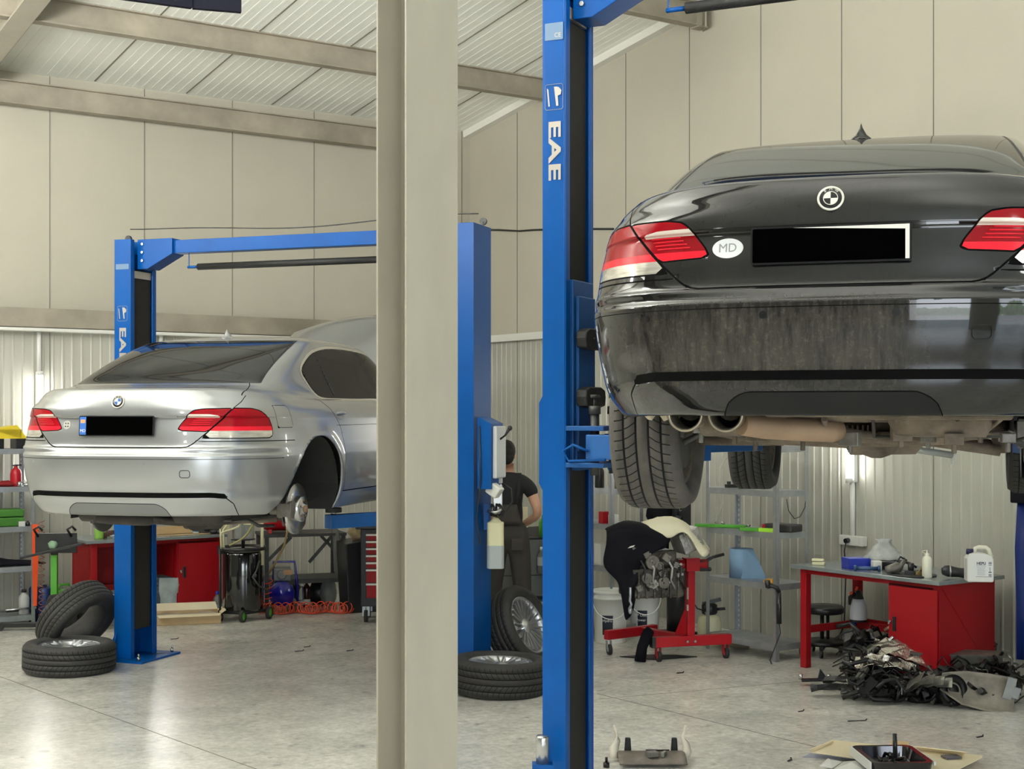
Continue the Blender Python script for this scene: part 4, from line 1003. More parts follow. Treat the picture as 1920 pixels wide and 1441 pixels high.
    for q, dd in ((pa, -u), (pb, u)):
        mb = MB(); mb.bar(q+dd*.09, q+dd*.09+up*.12, .02, .006); mb.cyl(q+dd*.10, q, .012, 10)
        mb.obj('bar_hanger', M_blue, pdb)
    # pulley loops on the column heads
    for P in (rel(A), rel(B)):
        mb = MB(); c = P+up*(Hc+.03)+v*.02; mb.cyl(c-v*.012, c+v*.012, .028, 18); mb.bar(c, c-up*.04, .03, .01); mb.obj('cable_pulley', M_dsteel, root)
    # lettering on the flank of the left column facing the viewer
    M = Matrix((-up, u, -v)).transposed().to_4x4(); M.translation = rel(A)+u*(w*.5)-v*(Lc/2+.0015)+up*text_z
    text_mesh('lettering', 'EAE', .088, M, M_silt, root, bold=.0028, xs=1.95, spacing=1.06)
    Mq = M @ Matrix.Translation((-.262, 0, 0)); mb = MB(); mb.tube([Mq @ Vector((x, y, 0)) for x, y in rrect(.125, .095, .012)], .0012, 4, closed=True)
    mb.prism([(-.045, -.038), (.045, -.030), (.045, -.022), (-.038, -.030)], 0, .001, Mq)
    mb.prism([(-.05, -.0), (.045, .012), (.045, .024), (-.005, .020), (-.01, .036), (-.03, .040), (-.046, .026), (-.05, .014)], 0, .001, Mq); mb.obj('maker_logo', M_silt, root, clean=False)
    if label_z:
        Ml = Matrix((u, up, -v)).transposed().to_4x4(); Ml.translation = rel(A)+u*(w*.5)-v*(Lc/2+.0015)+up*plate_z
        mb = MB(); mb.prism(rrect(w*.78, .085 if plate_z > 3.6 else .045, .004), 0, .001, Ml); pt = mb.obj('rating_plate', mat('plate_greyblue', lin(96, 122, 150), .45), root)
        if plate_z > 3.6: text_mesh('lettering', 'CE', .03, Ml @ Matrix.Translation((.02, -.02, .0012)), M_silt, pt)
        mb = MB(); q = rel(A)-u*.001; vv0 = -v*(Lc*.34); z_ = pz
        mb.add([q+vv0+up*(z_-.28), q+vv0+up*(z_+.28), q+vv0-u*.045+up*(z_+.20), q+vv0-u*.045+up*(z_-.20), q-vv0+up*(z_-.28), q-vv0+up*(z_+.28), q-vv0-u*.045+up*(z_+.20), q-vv0-u*.045+up*(z_-.20)], [(0, 1, 2, 3), (7, 6, 5, 4), (0, 4, 5, 1), (1, 5, 6, 2), (2, 6, 7, 3), (3, 7, 4, 0)])
        mb.obj('latch_cover', M_blue, root)
    return root, u, v
L1, u1, v1 = lift('vehicle_lift', 'blue two-post lift holding the black car, its left column nearest', (.229, 7.27), (2.99, 5.95), 4.28, .125, .36, BLK, (1.72, 3.50), 1.915, 3.375, 4.07, (1.84, 2.74), 3.96, 1.93)
L2, u2, v2 = lift('vehicle_lift', 'blue two-post lift farther back under the silver car, lower crossbeam', (-3.29, 12.28), (-.23, 11.16), 3.54, .165, .37, SIL, (1.85, 3.45), 1.29, 2.655, 3.25, (1.18, 2.05), 3.31, 1.3)
# ------------------------------------------------------------------ workshop contents
rnd = random.Random(11)
M_red = mat('cabinet_red', lin(142, 14, 22), .42, spec=.3); M_redd = mat('red_enamel', lin(160, 16, 28), .35, spec=.4); M_top = mat('bench_top', lin(150, 158, 160), .25, .5, noise=(6, .2)); M_blk2 = mat('satin_black', (.012, .012, .014), .35)
M_galv = mat('galvanised', lin(176, 180, 184), .38, .7, noise=(9, .18)); M_wplast = mat('white_plastic', lin(232, 232, 226), .4); M_blkcloth = mat('black_cloth', (.006, .006, .009), .9, spec=.15); M_wcloth = mat('cream_cloth', lin(222, 216, 190), .9, noise=(5, .1))
M_green = mat('green_paint', lin(72, 146, 44), .45); M_greend = mat('dark_green_plastic', lin(60, 110, 40), .45); M_card = mat('cardboard', lin(196, 170, 130), .8, noise=(5, .12)); M_cardl = mat('cardboard_light', lin(244, 230, 196), .8, noise=(4, .08))
M_orange = mat('orange_plastic', lin(232, 86, 40), .5); M_bluep = mat('blue_plastic', lin(24, 44, 150), .4); M_yel = mat('yellow_plastic', lin(226, 200, 50), .45); M_grey = mat('grey_paint', lin(112, 114, 112), .45); M_cream = mat('cream_plastic', lin(222, 218, 180), .45)
M_clear = mat('clear_plastic', lin(220, 225, 225), .15, trans=.75, alpha=1, ior=1.2); M_blux = mat('blue_paper', lin(128, 160, 190), .9, noise=(8, .08)); M_alu = mat('cast_aluminium', lin(168, 166, 160), .42, .6, noise=(14, .45), bump=(60, .5)); M_grease = mat('greasy_black', (.015, .014, .013), .4, noise=(10, .4), bump=(40, .4))
def rot2(rz, p): return (p[0]*math.cos(rz)-p[1]*math.sin(rz), p[0]*math.sin(rz)+p[1]*math.cos(rz))
def P1(name, label, cat, loc, build, rz=0, group=None):
    t = thing(name, label, cat, loc, rz, group); build(t); return t
def solo(mb, name, mats, label, cat, loc, rz=0, group=None, bevel=0, clean=True, subsurf=0):
    o = mb.obj(name, mats, None, bevel=bevel, clean=clean, subsurf=subsurf); o.location = loc; o.rotation_euler.z = rz; return tag(o, label, cat, group)
# ---- shelving: local x along the front, y toward the wall, origin front-left post foot
def shelf(label, loc, rz, wd, dp, tiers, Hs):
    t = thing('shelving_unit', label, 'shelving', loc, rz)
    for x in (0, wd):
        for y in (0, dp):
            mb = MB(); sx = 1 if x == 0 else -1; sy = 1 if y == 0 else -1
            mb.b2((x, y, 0), (x+sx*.038, y+sy*.004, Hs)); mb.b2((x, y, 0), (x+sx*.004, y+sy*.038, Hs))
            if y > 0:      # punched holes show on the rear posts
                for k in range(int(Hs/.045)): mb.b2((x+sx*.014, y-.0065, .03+k*.045), (x+sx*.026, y-.0045, .052+k*.045), mi=1)
            mb.obj('post', [M_galv, M_wplast], t)
    for z in tiers:
        mb = MB(); mb.b2((.004, .004, z-.006), (wd-.004, dp-.004, z)); mb.b2((.003, .002, z-.05), (wd-.003, .006, z+.002)); mb.b2((.003, dp-.006, z-.05), (wd-.003, dp-.002, z+.002)); mb.b2((.002, .006, z-.05), (.006, dp-.006, z+.002)); mb.b2((wd-.006, .006, z-.05), (wd-.002, dp-.006, z+.002))
        mb.obj('shelf', M_galv, t)
    return t
def loc_on(base, rz, x, y, z): q = rot2(rz, (x, y)); return (base[0]+q[0], base[1]+q[1], base[2]+z if len(base) > 2 else z)
RL = math.atan2(.568, .823); RR = math.atan2(-.823, .568)
# left shelving (against the left wall)
n = at(66, 1166, 14.1); LS = (n.x-1.25*.823, n.y-1.25*.568, 0); TL = (.10, .58, .97, 1.36, 1.73)
shelf('grey steel shelving against the left wall behind the silver car', LS, RL, 1.25, .42, TL, 1.78)
def onL(x, y, k): return loc_on(LS, RL, x, y, TL[k])
c = Vector((2.205, 11.99, 0)); RSL = .86; RS = (c.x-.568*RSL, c.y+.823*RSL, 0); TR = (.14, .645, 1.075, 1.425, 1.80)
shelf('bare galvanised shelving beside the red workbench on the right wall', RS, RR, RSL, .38, TR, 1.86)
def onR(x, y, k): return loc_on(RS, RR, x, y, TR[k])
c2 = at(1146, 1200, 13.2); MS = (c2.x-.568*1.0, c2.y+.823*1.0, 0); TM = (.12, .66, 1.05, 1.38)
shelf('galvanised shelving behind the white buckets and the raised rear tyre', MS, RR, 1.0, .38, TM, 1.9)
def onM(x, y, k): return loc_on(MS, RR, x, y, TM[k])
# ---- workbenches: origin front-left foot, x along the front
def bench(label, loc, rz, L, D, mirror):
    t = thing('workbench', label, 'workbench', loc, rz); H_ = .84
    mb = MB(); mb.b2((-.08, -.03, H_-.03), (L+.02, D+.02, H_)); mb.obj('worktop', M_top, t, bevel=.003)
    cx0, cx1 = L-.50, L-.02
    mb = MB(); mb.b2((cx0, .03, .06), (cx1, .034+.0, H_-.03)); mb.b2((cx0, .03, .06), (cx0+.004, D-.05, H_-.03)); mb.b2((cx1-.004, .03, .06), (cx1, D-.05, H_-.03)); mb.b2((cx0, D-.054, .06), (cx1, D-.05, H_-.03)); mb.b2((cx0, .03, .06), (cx1, D-.05, .07)); mb.b2((cx0+.02, .05, 0), (cx1-.02, D-.08, .06))
    mb.obj('cabinet', M_red, t, bevel=.003)
    mb = MB(); mb.b2((cx0+.012, .012, .085), (cx1-.012, .029, H_-.075)); mb.b2((cx0+.02, .008, H_-.068), (cx1-.06, .029, H_-.062), mi=1); d = mb.obj('cabinet_door', [M_red, M_joint], t, bevel=.003)
    mb = MB(); mb.b2((cx0+.055, .002, .42), (cx0+.085, .013, .53)); mb.obj('handle', M_blk2, d, bevel=.003)
    mb = MB(); mb.cyl((cx0+.03, .014, .49), (cx0+.03, -.004, .49), .010, 10); mb.bar((cx0+.03, -.004, .49), (cx0+.03, -.012, .47), .014, .002); mb.obj('key', M_steelb, d)
    for y in (.02, D-.08):
        mb = MB(); mb.b2((-.02, y, 0), (.045, y+.06, H_-.03)); mb.obj('leg', M_red, t, bevel=.004)
    mb = MB(); mb.b2((.04, D-.06, .30), (cx0, D-.05, .36)); mb.b2((0, .08, .28), (.02, D-.08, .34)); mb.b2((.03, D-.10, .28), (cx0, D-.04, .34)); mb.b2((.03, .03, H_-.07), (cx0, .05, H_-.03)); mb.obj('rail', M_red, t)
    mb = MB(); mb.b2((cx0-.20, D-.05, .10), (cx0, D-.046, H_-.03)); mb.b2((cx0-.012, .10, .10), (cx0-.008, D-.05, H_-.03)); mb.b2((cx0-.30 if mirror else cx0-.16, .28, .335), (cx0, D-.05, .345)); mb.obj('back_panel', M_red, t)
    if mirror:
        mb = MB(); mb.b2((.04, D-.06, .30), (cx0-.2, D-.05, H_-.03)); mb.b2((-.02, .08, .30), (-.012, D-.08, H_-.04)); mb.obj('back_panel', M_red, t)
    return t
RB = (2.356, 11.74, 0); LB = (-4.07, 13.97, 0)
bench('red steel workbench with grey top against the right wall', RB, RR, 1.40, .72, False)
bench('red workbench with cardboard on top, behind the left lift column', LB, RL, 1.36, .62, True)
def onRB(x, y, z=.84): return loc_on(RB, RR, x, y, z)
def onLB(x, y, z=.84): return loc_on(LB, RL, x, y, z)
def xy_on(base, rz, px, py, z):    # local (x,y) on a horizontal plane under a pixel
    p = F(px, py, z); dx, dy = p.x-base[0], p.y-base[1]; return rot2(-rz, (dx, dy))
# ---- small makers
def bottle(label, loc, r, h, m, capm, cap='screw', group=None, name='bottle', band=None, neck=.35, rz=0, cat='bottle'):
    def b(t):
        mb = MB(); mb.lathe([(0, 0), (r*.92, 0), (r, r*.1), (r, h*.66), (r*.85, h*.74), (r*neck, h*.83), (r*neck, h*.88)], 24); o = mb.obj('container', m, t, clean=False)
        mb = MB()
        if cap == 'nozzle': mb.lathe([(r*.55, h*.84), (r*.5, h*.88), (r*.16, h*.90), (r*.07, h*1.02), (0, h*1.02)], 16); mb.tube([(0, -r*.5, h*.9), (0, -r*1.0, h*.93), (0, -r*.9, h*.99), (0, -r*.2, h)], .0025, 6)
        elif cap == 'spray': mb.box((0, 0, h*.93), (r*1.1, r*.5, h*.10)); mb.bar((r*.4, 0, h*.95), (r*1.5, 0, h*.97), r*.3, r*.3); mb.bar((r*.5, 0, h*.9), (r*.9, 0, h*.78), r*.16, r*.16)
        else: mb.lathe([(0, h), (r*neck*1.2, h), (r*neck*1.25, h*.88), (0, h*.88)], 18)
        mb.obj('cap', capm, t, clean=False)
        if band: mb = MB(); mb.lathe([(r*1.01, h*band[0]), (r*1.01, h*band[1])], 24); mb.obj('label_band', band[2], t, clean=False)
    return P1(name, label, cat, loc, b, rz, group)
def bucket(label, loc, r, h, txt, rz, group):
    def b(t):
        mb = MB(); mb.lathe([(0, 0), (r*.88, 0), (r*.90, .01), (r, h*.86), (r*1.04, h*.86), (r*1.04, h*.90), (r*1.0, h*.90), (r*1.0, h)], 40); o = mb.obj('pail', M_wplast, t, clean=False)
        mb = MB(); mb.lathe([(r*1.03, h*.97), (r*1.05, h*.98), (r*1.05, h*1.03), (r*.98, h*1.04), (r*.95, h*1.01), (0, h*1.01)], 40); mb.obj('lid', M_wplast, t, clean=False)
        mb = MB(); mb.tube([(r*1.05*math.cos(a), r*1.05*math.sin(a), h*.84-.16*math.cos((a+math.pi/2))*1.0) for a in np.linspace(-math.pi, 0, 16)], .005, 8); mb.obj('handle', M_wplast, t, clean=False)
        a0 = -math.pi*.68; mb = MB(); vs = []; 
        for i in range(13):
            a = a0+i*.055
            for z in (h*.18, h*.56): rr_ = (r*.90+(r*.1)*z/(h*.86))*1.012; vs.append((rr_*math.cos(a), rr_*math.sin(a), z))
        mb.add(vs, [(2*i, 2*i+2, 2*i+3, 2*i+1) for i in range(12)], True); lb = mb.obj('label', mat('label_navy', lin(20, 28, 44), .5), t, clean=False)
        am = a0+.33; rr_ = r*.975+.003; nrm = Vector((math.cos(am), math.sin(am), 0))
        for k, s_ in enumerate(txt): text_mesh('lettering', s_, .034, frame(nrm*rr_+Vector((0, 0, h*(.46-.10*k))), nrm), MATS['sign_white'], lb)
    return P1('bucket', label, 'bucket', loc, b, rz, group)
def boxy(label, loc, d, m, rz=0, name='box', cat='box', bevel=.004, group=None, extra=None):
    mb = MB(); mb.box((0, 0, d[2]/2), d)
    if extra:
        t = thing(name, label, cat, loc, rz, group); mb.obj('case', m, t, bevel=bevel); extra(t); return t
    return solo(mb, name, m, label, cat, loc, rz, group, bevel)

# ---- on the left shelving
def px2(base, rz, px, y, z, off):  # local x on a shelf for a pixel column at local depth y
    lo, hi = -3., 3.
    for _ in range(40):
        mid = (lo+hi)/2; q = loc_on(base, rz, mid, y, z); v = CX+FPX*q[0]/q[1]
        if v < px: lo = mid
        else: hi = mid
    return lo+off
def LX(px, y): return px2(LS, RL, px, y, 1, 0)
def yb(t):
    mb = MB(); mb.b2((-.20, -.12, .10), (.09, .12, .19)); mb.add([(-.20, -.12, .19), (.05, -.12, .23), (.15, -.12, .10), (.09, -.12, .10), (-.20, .12, .19), (.05, .12, .23), (.15, .12, .10), (.09, .12, .10)], [(0, 1, 2, 3), (7, 6, 5, 4), (0, 4, 5, 1), (1, 5, 6, 2)]); mb.obj('housing', M_yel, t)
    for x in (-.12, .09): 
        mb = MB(); mb.b2((x-.05, -.10, 0), (x+.05, .10, .13)); mb.obj('foot', M_blk2, t, bevel=.006)
P1('machine_case', 'yellow and black machine case on the top left shelf', 'case', onL(LX(18, .15), .18, 4), yb, RL)
def ext(t):
    mb = MB(); mb.lathe([(0, 0), (.052, 0), (.055, .01), (.055, .12), (.045, .16), (.018, .185), (.018, .20), (0, .20)], 24); mb.obj('can', mat('can_red', lin(170, 20, 34), .3), t, clean=False)
    mb = MB(); mb.bar((-.03, 0, .205), (.05, 0, .21), .02, .012); mb.cyl((0, 0, .19), (0, 0, .215), .016, 12); mb.obj('valve', M_blk2, t)
P1('pressure_can', 'small red pressure can on the second left shelf', 'can', onL(LX(30, .12), .12, 3), ext, RL)
mb = MB(); mb.ball((0, 0, .025), (.08, .05, .035), 14, jit=.2, rnd=rnd); mb.ball((.05, .01, .02), (.05, .04, .025), 12, jit=.2, rnd=rnd); solo(mb, 'rag', mat('red_rag', lin(120, 22, 26), .9), 'crumpled dark red rag on the second left shelf', 'rag', onL(LX(10, .12), .12, 3), clean=False)
mb = MB(); mb.cyl((0, 0, .0), (0, 0, .05), .02, 14); mb.cyl((.04, 0, .02), (.10, .02, .02), .018, 12); mb.tube([(0, 0, .03), (.05, 0, .06), (.09, 0, .03)], .008, 8); solo(mb, 'pipe_fitting', M_steelb, 'shiny pipe fitting in front of the red pressure can', 'fitting', onL(LX(36, .06), .05, 3), clean=False)
def gcase(t):
    mb = MB(); mb.b2((-.20, -.12, 0), (.12, .12, .09)); mb.obj('case_bottom', M_greend, t, bevel=.012); mb = MB(); mb.b2((-.20, -.12, .095), (.12, .12, .17)); mb.obj('case_lid', M_greend, t, bevel=.012)
    mb = MB(); mb.b2((.06, -.14, .0), (.12, -.13, .05)); mb.obj('latch', M_wplast, t)
P1('tool_case', 'green plastic tool case on the third left shelf', 'case', onL(LX(16, .18), .18, 2), gcase, RL)
for i, (px, h, r, m, lab) in enumerate(((37, .10, .018, M_blk2, 'little black spray nozzle bottle beside the green tool case'), (42, .07, .025, M_steelb, 'small bright metal socket next to the green tool case'), (52, .05, .022, M_blk2, 'small black pot at the end of the third left shelf'), (61, .045, .024, M_wplast, 'small white pot at the end of the third left shelf'))):
    mb = MB(); mb.lathe([(0, 0), (r, 0), (r, h*.6), (r*.5, h*.75), (r*.5, h), (0, h)], 16); solo(mb, 'small_pot', m, lab, 'pot', onL(LX(px, .08), .08, 2), clean=False)
mb = MB(); vs = []
prof = [(-.62, .02), (-.42, .05), (-.30, .14), (-.20, .08), (-.05, .055), (.10, .05), (.22, .02)]
for i, (x, z) in enumerate(prof):
    for y, k in ((-.14, .3), (-.10, .85), (0, 1), (.1, .6), (.13, 0)): vs.append((x, y+rnd.uniform(-.01, .01), max(.003, z*k)))
mb.add(vs, [(i*5+j, i*5+j+1, (i+1)*5+j+1, (i+1)*5+j) for i in range(6) for j in range(4)], True); solo(mb, 'work_jacket', M_blkcloth, 'black folded jacket heaped on the fourth left shelf', 'jacket', onL(LX(40, .18), .2, 1), RL, clean=False, subsurf=1)
bottle('white plastic oil bottle with black cap on the lowest left shelf', onL(LX(45, .15), .15, 0), .052, .24, mat('grey_white_plastic', lin(190, 190, 188), .4), M_blk2, neck=.4, name='oil_bottle')
for i, (x0, x1, dz) in enumerate(((10, 66, .16), (2, 40, .10), (20, 60, .05))):
    mb = MB(); a_ = LX(x0, .05); b_ = LX(x1, .05); mb.cyl((0, 0, 0), (b_-a_, .02, 0), .010, 10); mb.cyl((b_-a_, .02, 0), (b_-a_+.03, .02, 0), .016, 10)
    q = onL(a_, .06+i*.07, 0); solo(mb, 'steel_bar', M_dsteel if i else M_steelb, ('bright long steel bar resting on top of the pile on the lowest left shelf', 'dark steel bar lying in the middle of the lowest left shelf', 'dark steel bar lying flat at the back of the lowest left shelf')[i], 'bar', (q[0], q[1], q[2]+dz*.3+.012), RL, clean=False)
# orange strap hanging on the post, coiled orange air line
q = onL(1.245, -.01, 2); mb = MB(); mb.add([(-.03, -.004, 0), (.03, -.004, 0), (.028, -.012, -.35), (.022, -.004, -.60), (.015, -.006, -.80), (-.018, -.006, -.80), (-.026, -.004, -.60), (-.03, -.012, -.35)], [(0, 1, 2, 7), (7, 2, 3, 6), (6, 3, 4, 5)])
o = solo(mb, 'lashing_strap', M_orange, 'orange strap hanging from the end post of the left shelving', 'strap', (q[0], q[1], q[2]+.02), RL, clean=False); so = o.modifiers.new('s', 'SOLIDIFY'); so.thickness = .004
q = at(78, 975, 14.0); mb = MB(); mb.tube([(.028*math.cos(i*.9), .028*math.sin(i*.9), -.0085*i) for i in range(110)], .0035, 6); solo(mb, 'air_hose', mat('hose_brown', lin(140, 80, 60), .5), 'thin coiled air hose hanging down beside the orange strap', 'hose', q, clean=False)
q = F(86, 1180); q = at(86, 1155, 14.6); 
def can(label, px, py, r, h, m, Y=None):
    p = F(px, py); mb = MB(); mb.lathe([(0, 0), (r, 0), (r, h-.02), (r-.02, h), (r*.3, h), (r*.3, h+.02), (0, h+.02)], 28)
    for zz in (.33, .66): mb.lathe([(r+.0005, h*zz-.008), (r+.006, h*zz), (r+.0005, h*zz+.008)], 28)
    return solo(mb, 'canister', m, label, 'canister', (p.x, p.y, 0), clean=False)
can('dark blue canister on the floor behind the green support stand', 84, 1168, .07, .36, mat('canister_navy', lin(20, 40, 90), .4)); can('dark blue canister standing below the orange strap', 64, 1166, .05, .36, MATS['canister_navy'])
p = F(122, 1174); boxy('bright green jerrycan on the floor beside the leaning tyre', (p.x, p.y, 0), (.20, .16, .36), M_green, RL, 'jerrycan', 'jerrycan', .02, extra=lambda t: MB().tube([(-.06, 0, .36), (-.05, 0, .41), (.04, 0, .41), (.05, 0, .36)], .012, 8).obj('handle', M_green, t, clean=False))
# green gearbox support stand
def gstand(t):
    mb = MB(); mb.b2((-.03, -.03, .04), (.03, .03, .72)); mb.obj('mast', M_green, t, bevel=.004)
    mb = MB(); mb.b2((-.06, -.04, .02), (.14, .04, .08)); mb.obj('foot_bracket', M_green, t, bevel=.004)
    mb = MB(); mb.b2((-.52, -.03, .03), (-.03, .03, .075)); mb.b2((.10, -.03, .03), (.16, .35, .075)); mb.obj('base_frame', M_blk2, t, bevel=.004)
    for x, y in ((-.50, -.02), (.13, .32)):
        mb = MB(); mb.cyl((x, y-.02, .035), (x, y+.02, .035), .034, 16); mb.obj('wheel', M_rub, t)
    mb = MB(); mb.b2((-.17, -.05, .74), (.22, -.03, .93)); mb.bar((-.30, -.09, .70), (.28, -.09, .83), .03, .025); mb.cyl((0, 0, .72), (0, 0, .80), .035, 14)
    mb.obj('cradle', M_blk2, t, bevel=.004)
    for x in (-.14, .17): 
        mb = MB(); mb.tube([(x, -.06, .90), (x-.03, -.10, .97), (x+.02, -.12, 1.0), (x+.05, -.10, .96)], .012, 8); mb.obj('hook', M_blk2, t, clean=False)
    mb = MB(); mb.ball((0, -.07, .82), (.05, .03, .04), 10, jit=.3, rnd=rnd); mb.obj('clamp', mat('green_grey', lin(140, 170, 140), .6), t, clean=False)
p = F(102, 1180); P1('support_stand', 'green wheeled support stand with black cradle, left of the leaning tyre', 'stand', (p.x, p.y, 0), gstand, .1)
# gearbox behind the leaning tyre
def gearbox(t):
    mb = MB(); mb.tube([(-.34, 0, .20), (-.30, 0, .20), (-.12, 0, .22), (-.10, 0, .22)], [.12, .17, .17, .12], 20); mb.tube([(-.10, 0, .22), (.05, 0, .26), (.22, .02, .24), (.30, .02, .22)], [.12, .16, .15, .08], 14); mb.obj('housing', M_grease, t, clean=False)
    for i in range(7):
        mb = MB(); a = i*.9; mb.tube([(-.05+.05*i, -.12, .30), (-.02+.05*i, -.14, .36+.02*math.sin(a)), (.04+.05*i, -.10, .33)], .014, 8); mb.obj('pipe', M_alu, t, clean=False)
    mb = MB(); mb.ball((.02, -.04, .42), (.07, .05, .03), 12); mb.obj('cover', mat('pale_cap', lin(196, 196, 190), .5), t, clean=False)
p = F(158, 1183); P1('gearbox', 'greasy dark gearbox on the floor behind the leaning tyre', 'gearbox', (p.x, p.y, 0), gearbox, RL)

# ---- wheels and tyres on the floor
def wheel_thing(label, c, nrm, R, w, tm, rm, spokes, rimless=False, spin=0):
    t = thing('car_wheel' if not rimless else 'car_tyre', label, 'wheel' if not rimless else 'tyre', (c[0], c[1], c[2]))
    q = Vector(nrm).normalized().to_track_quat('Z', 'Y'); M = q.to_matrix() @ Matrix.Rotation(spin, 3, 'Z')
    ty = add_wheel(t, (0, 0, 0), R, .235 if not rimless else .225, w, tm, rm, M.to_euler(), spokes, 'tyre', True, rimless); return t
p = F(103, 1273); wheel_thing('alloy wheel with tyre lying flat at the far left of the floor', (p.x-.0, p.y+.37, .12), (0.02, .0, 1), .365, .235, M_tyre, M_alloy, 8)
wheel_thing('bare black tyre leaning against the far left blue lift column', (-3.66, 12.08, .355), (.70, -.36, -.60), .345, .235, M_tyre, M_alloy, 0, True)
p = F(937, 1315); wheel_thing('alloy wheel with tyre lying flat between the blue lift columns', (p.x, p.y+.365, .13), (.03, 0, 1), .362, .255, M_tyre, M_alloy, 10)
wheel_thing('alloy wheel with tyre leaning on the blue column behind the flat wheel', (.06, 11.62, .335), (.80, -.44, .42), .345, .245, M_tyre, M_alloy, 11, spin=.2)

# ---- items on the left workbench
def LBX(px, y, z=.84): return px2(LB, RL, px, y, z, 0)
bottle('green and white spray bottle at the left end of the far workbench', onLB(LBX(186, .2), .2), .045, .24, mat('green_clear', lin(150, 200, 90), .3), mat('pale_green', lin(196, 216, 180), .4), cap='spray', name='spray_bottle')
mb = MB(); mb.ball((0, 0, .03), (.08, .06, .045), 12, jit=.3, rnd=rnd); mb.box((.08, .03, .03), (.09, .06, .05)); solo(mb, 'brake_part', mat('rust_brown', lin(70, 44, 36), .8), 'rusty brown part beside the green spray bottle', 'car part', onLB(LBX(208, .2), .2), clean=False)
mb = MB(); mb.box((0, 0, .01), (.16, .10, .02), .2); mb.box((.02, .01, .03), (.12, .06, .015), -.3); mb.cyl((-.08, -.03, .03), (.05, -.05, .035), .008, 8); solo(mb, 'hand_tools', M_galv, 'few loose grey hand tools near the left end of the far workbench', 'tools', onLB(LBX(218, .12), .10), RL, clean=False)
def tray(L, D_, H_, th=.004):
    mb = MB(); mb.b2((-L/2, -D_/2, 0), (L/2, D_/2, th)); mb.b2((-L/2, -D_/2, 0), (L/2, -D_/2+th, H_)); mb.b2((-L/2, D_/2-th, 0), (L/2, D_/2, H_)); mb.b2((-L/2, -D_/2, 0), (-L/2+th, D_/2, H_)); mb.b2((L/2-th, -D_/2, 0), (L/2, D_/2, H_)); return mb
solo(tray(.42, .26, .06), 'cardboard_tray', M_card, 'low cardboard tray on the far workbench beside the blue column', 'cardboard tray', onLB(LBX(322, .25), .28, .852), RL)
mb = MB(); mb.box((0, 0, .005), (.62, .30, .006)); solo(mb, 'cardboard_sheet', M_card, 'flat cardboard sheet under the tray on the far workbench', 'cardboard', onLB(LBX(345, .2), .22), RL)
bottle('slim white spray can with light blue label on the far workbench', onLB(LBX(367, .12), .12, .852), .030, .245, M_wplast, M_wplast, cap='screw', band=(.05, .60, mat('label_skyblue', lin(130, 180, 215), .4)), neck=.8, name='spray_can', cat='can')
def batt(t):
    mb = MB(); mb.b2((-.09, -.07, .0), (.09, .07, .13)); mb.obj('case', M_blk2, t, bevel=.008); mb = MB(); mb.tube([(-.09, 0, .13), (-.06, 0, .165), (.06, 0, .165), (.09, 0, .13)], .009, 8); mb.obj('handle', M_blk2, t, clean=False)
P1('battery_charger', 'black boxy charger with handle on the far workbench', 'charger', onLB(LBX(393, .2), .2), batt, RL)
mb = MB(); mb.b2((-.06, -.05, 0), (.06, .05, .24)); mb.b2((-.025, -.03, .24), (.025, .03, .27)); solo(mb, 'oil_can', M_cream, 'tall cream can at the right end of the far workbench', 'can', onLB(LBX(417, .2), .2), RL, bevel=.008)
mb = MB(); mb.ball((0, 0, .022), (.05, .03, .022), 12); mb.ball((.06, .0, .02), (.03, .03, .02), 10); mb.tube([(-.05, 0, .02), (-.12, .02, .02), (-.18, 0, .02)], .008, 8); solo(mb, 'ratchet', M_blk2, 'black and chrome ratchet at the front of the far workbench', 'tool', onLB(LBX(402, .04), .05), clean=False)
# under the left workbench
def bagwrap(t):
    mb = MB(); mb.tube([(0, 0, 0), (0, 0, .42)], .17, 28); mb.obj('corrugated_drum', mat('dark_drum', lin(52, 62, 68), .6), t)
    mb = MB()
    for k in range(9): mb.lathe([(.171, .04+k*.042), (.178, .05+k*.042), (.171, .06+k*.042)], 28)
    mb.obj('ribs', MATS['dark_drum'], t, clean=False)
    vs = []; rr = random.Random(2)
    for i in range(9):
        a = -1.9+i*.24
        for j in range(7): r = .20+rr.uniform(-.012, .022); vs.append((r*math.cos(a)+.03, r*math.sin(a), .02+.40*j/6))
    mb = MB(); mb.add(vs, [(i*7+j, i*7+j+1, (i+1)*7+j+1, (i+1)*7+j) for i in range(8) for j in range(6)], True); mb.obj('plastic_wrap', mat('wrap', lin(150, 160, 160), .25, noise=(6, .3)), t, clean=False)
q = onLB(LBX(318, .25, 0)-.02, .25, 0); P1('wrapped_drum', 'dark ribbed drum in clear wrap under the far workbench', 'drum', (q[0], q[1], 0), bagwrap, 0)
mb = MB(); mb.lathe([(0, 0), (.035, 0), (.04, .02), (.04, .14), (.015, .19), (.015, .23), (0, .23)], 20); q = onLB(LBX(322, .40, .35), .42, .345); solo(mb, 'dark_bottle', M_blk2, 'black bottle on the shelf inside the far workbench', 'bottle', q, clean=False)
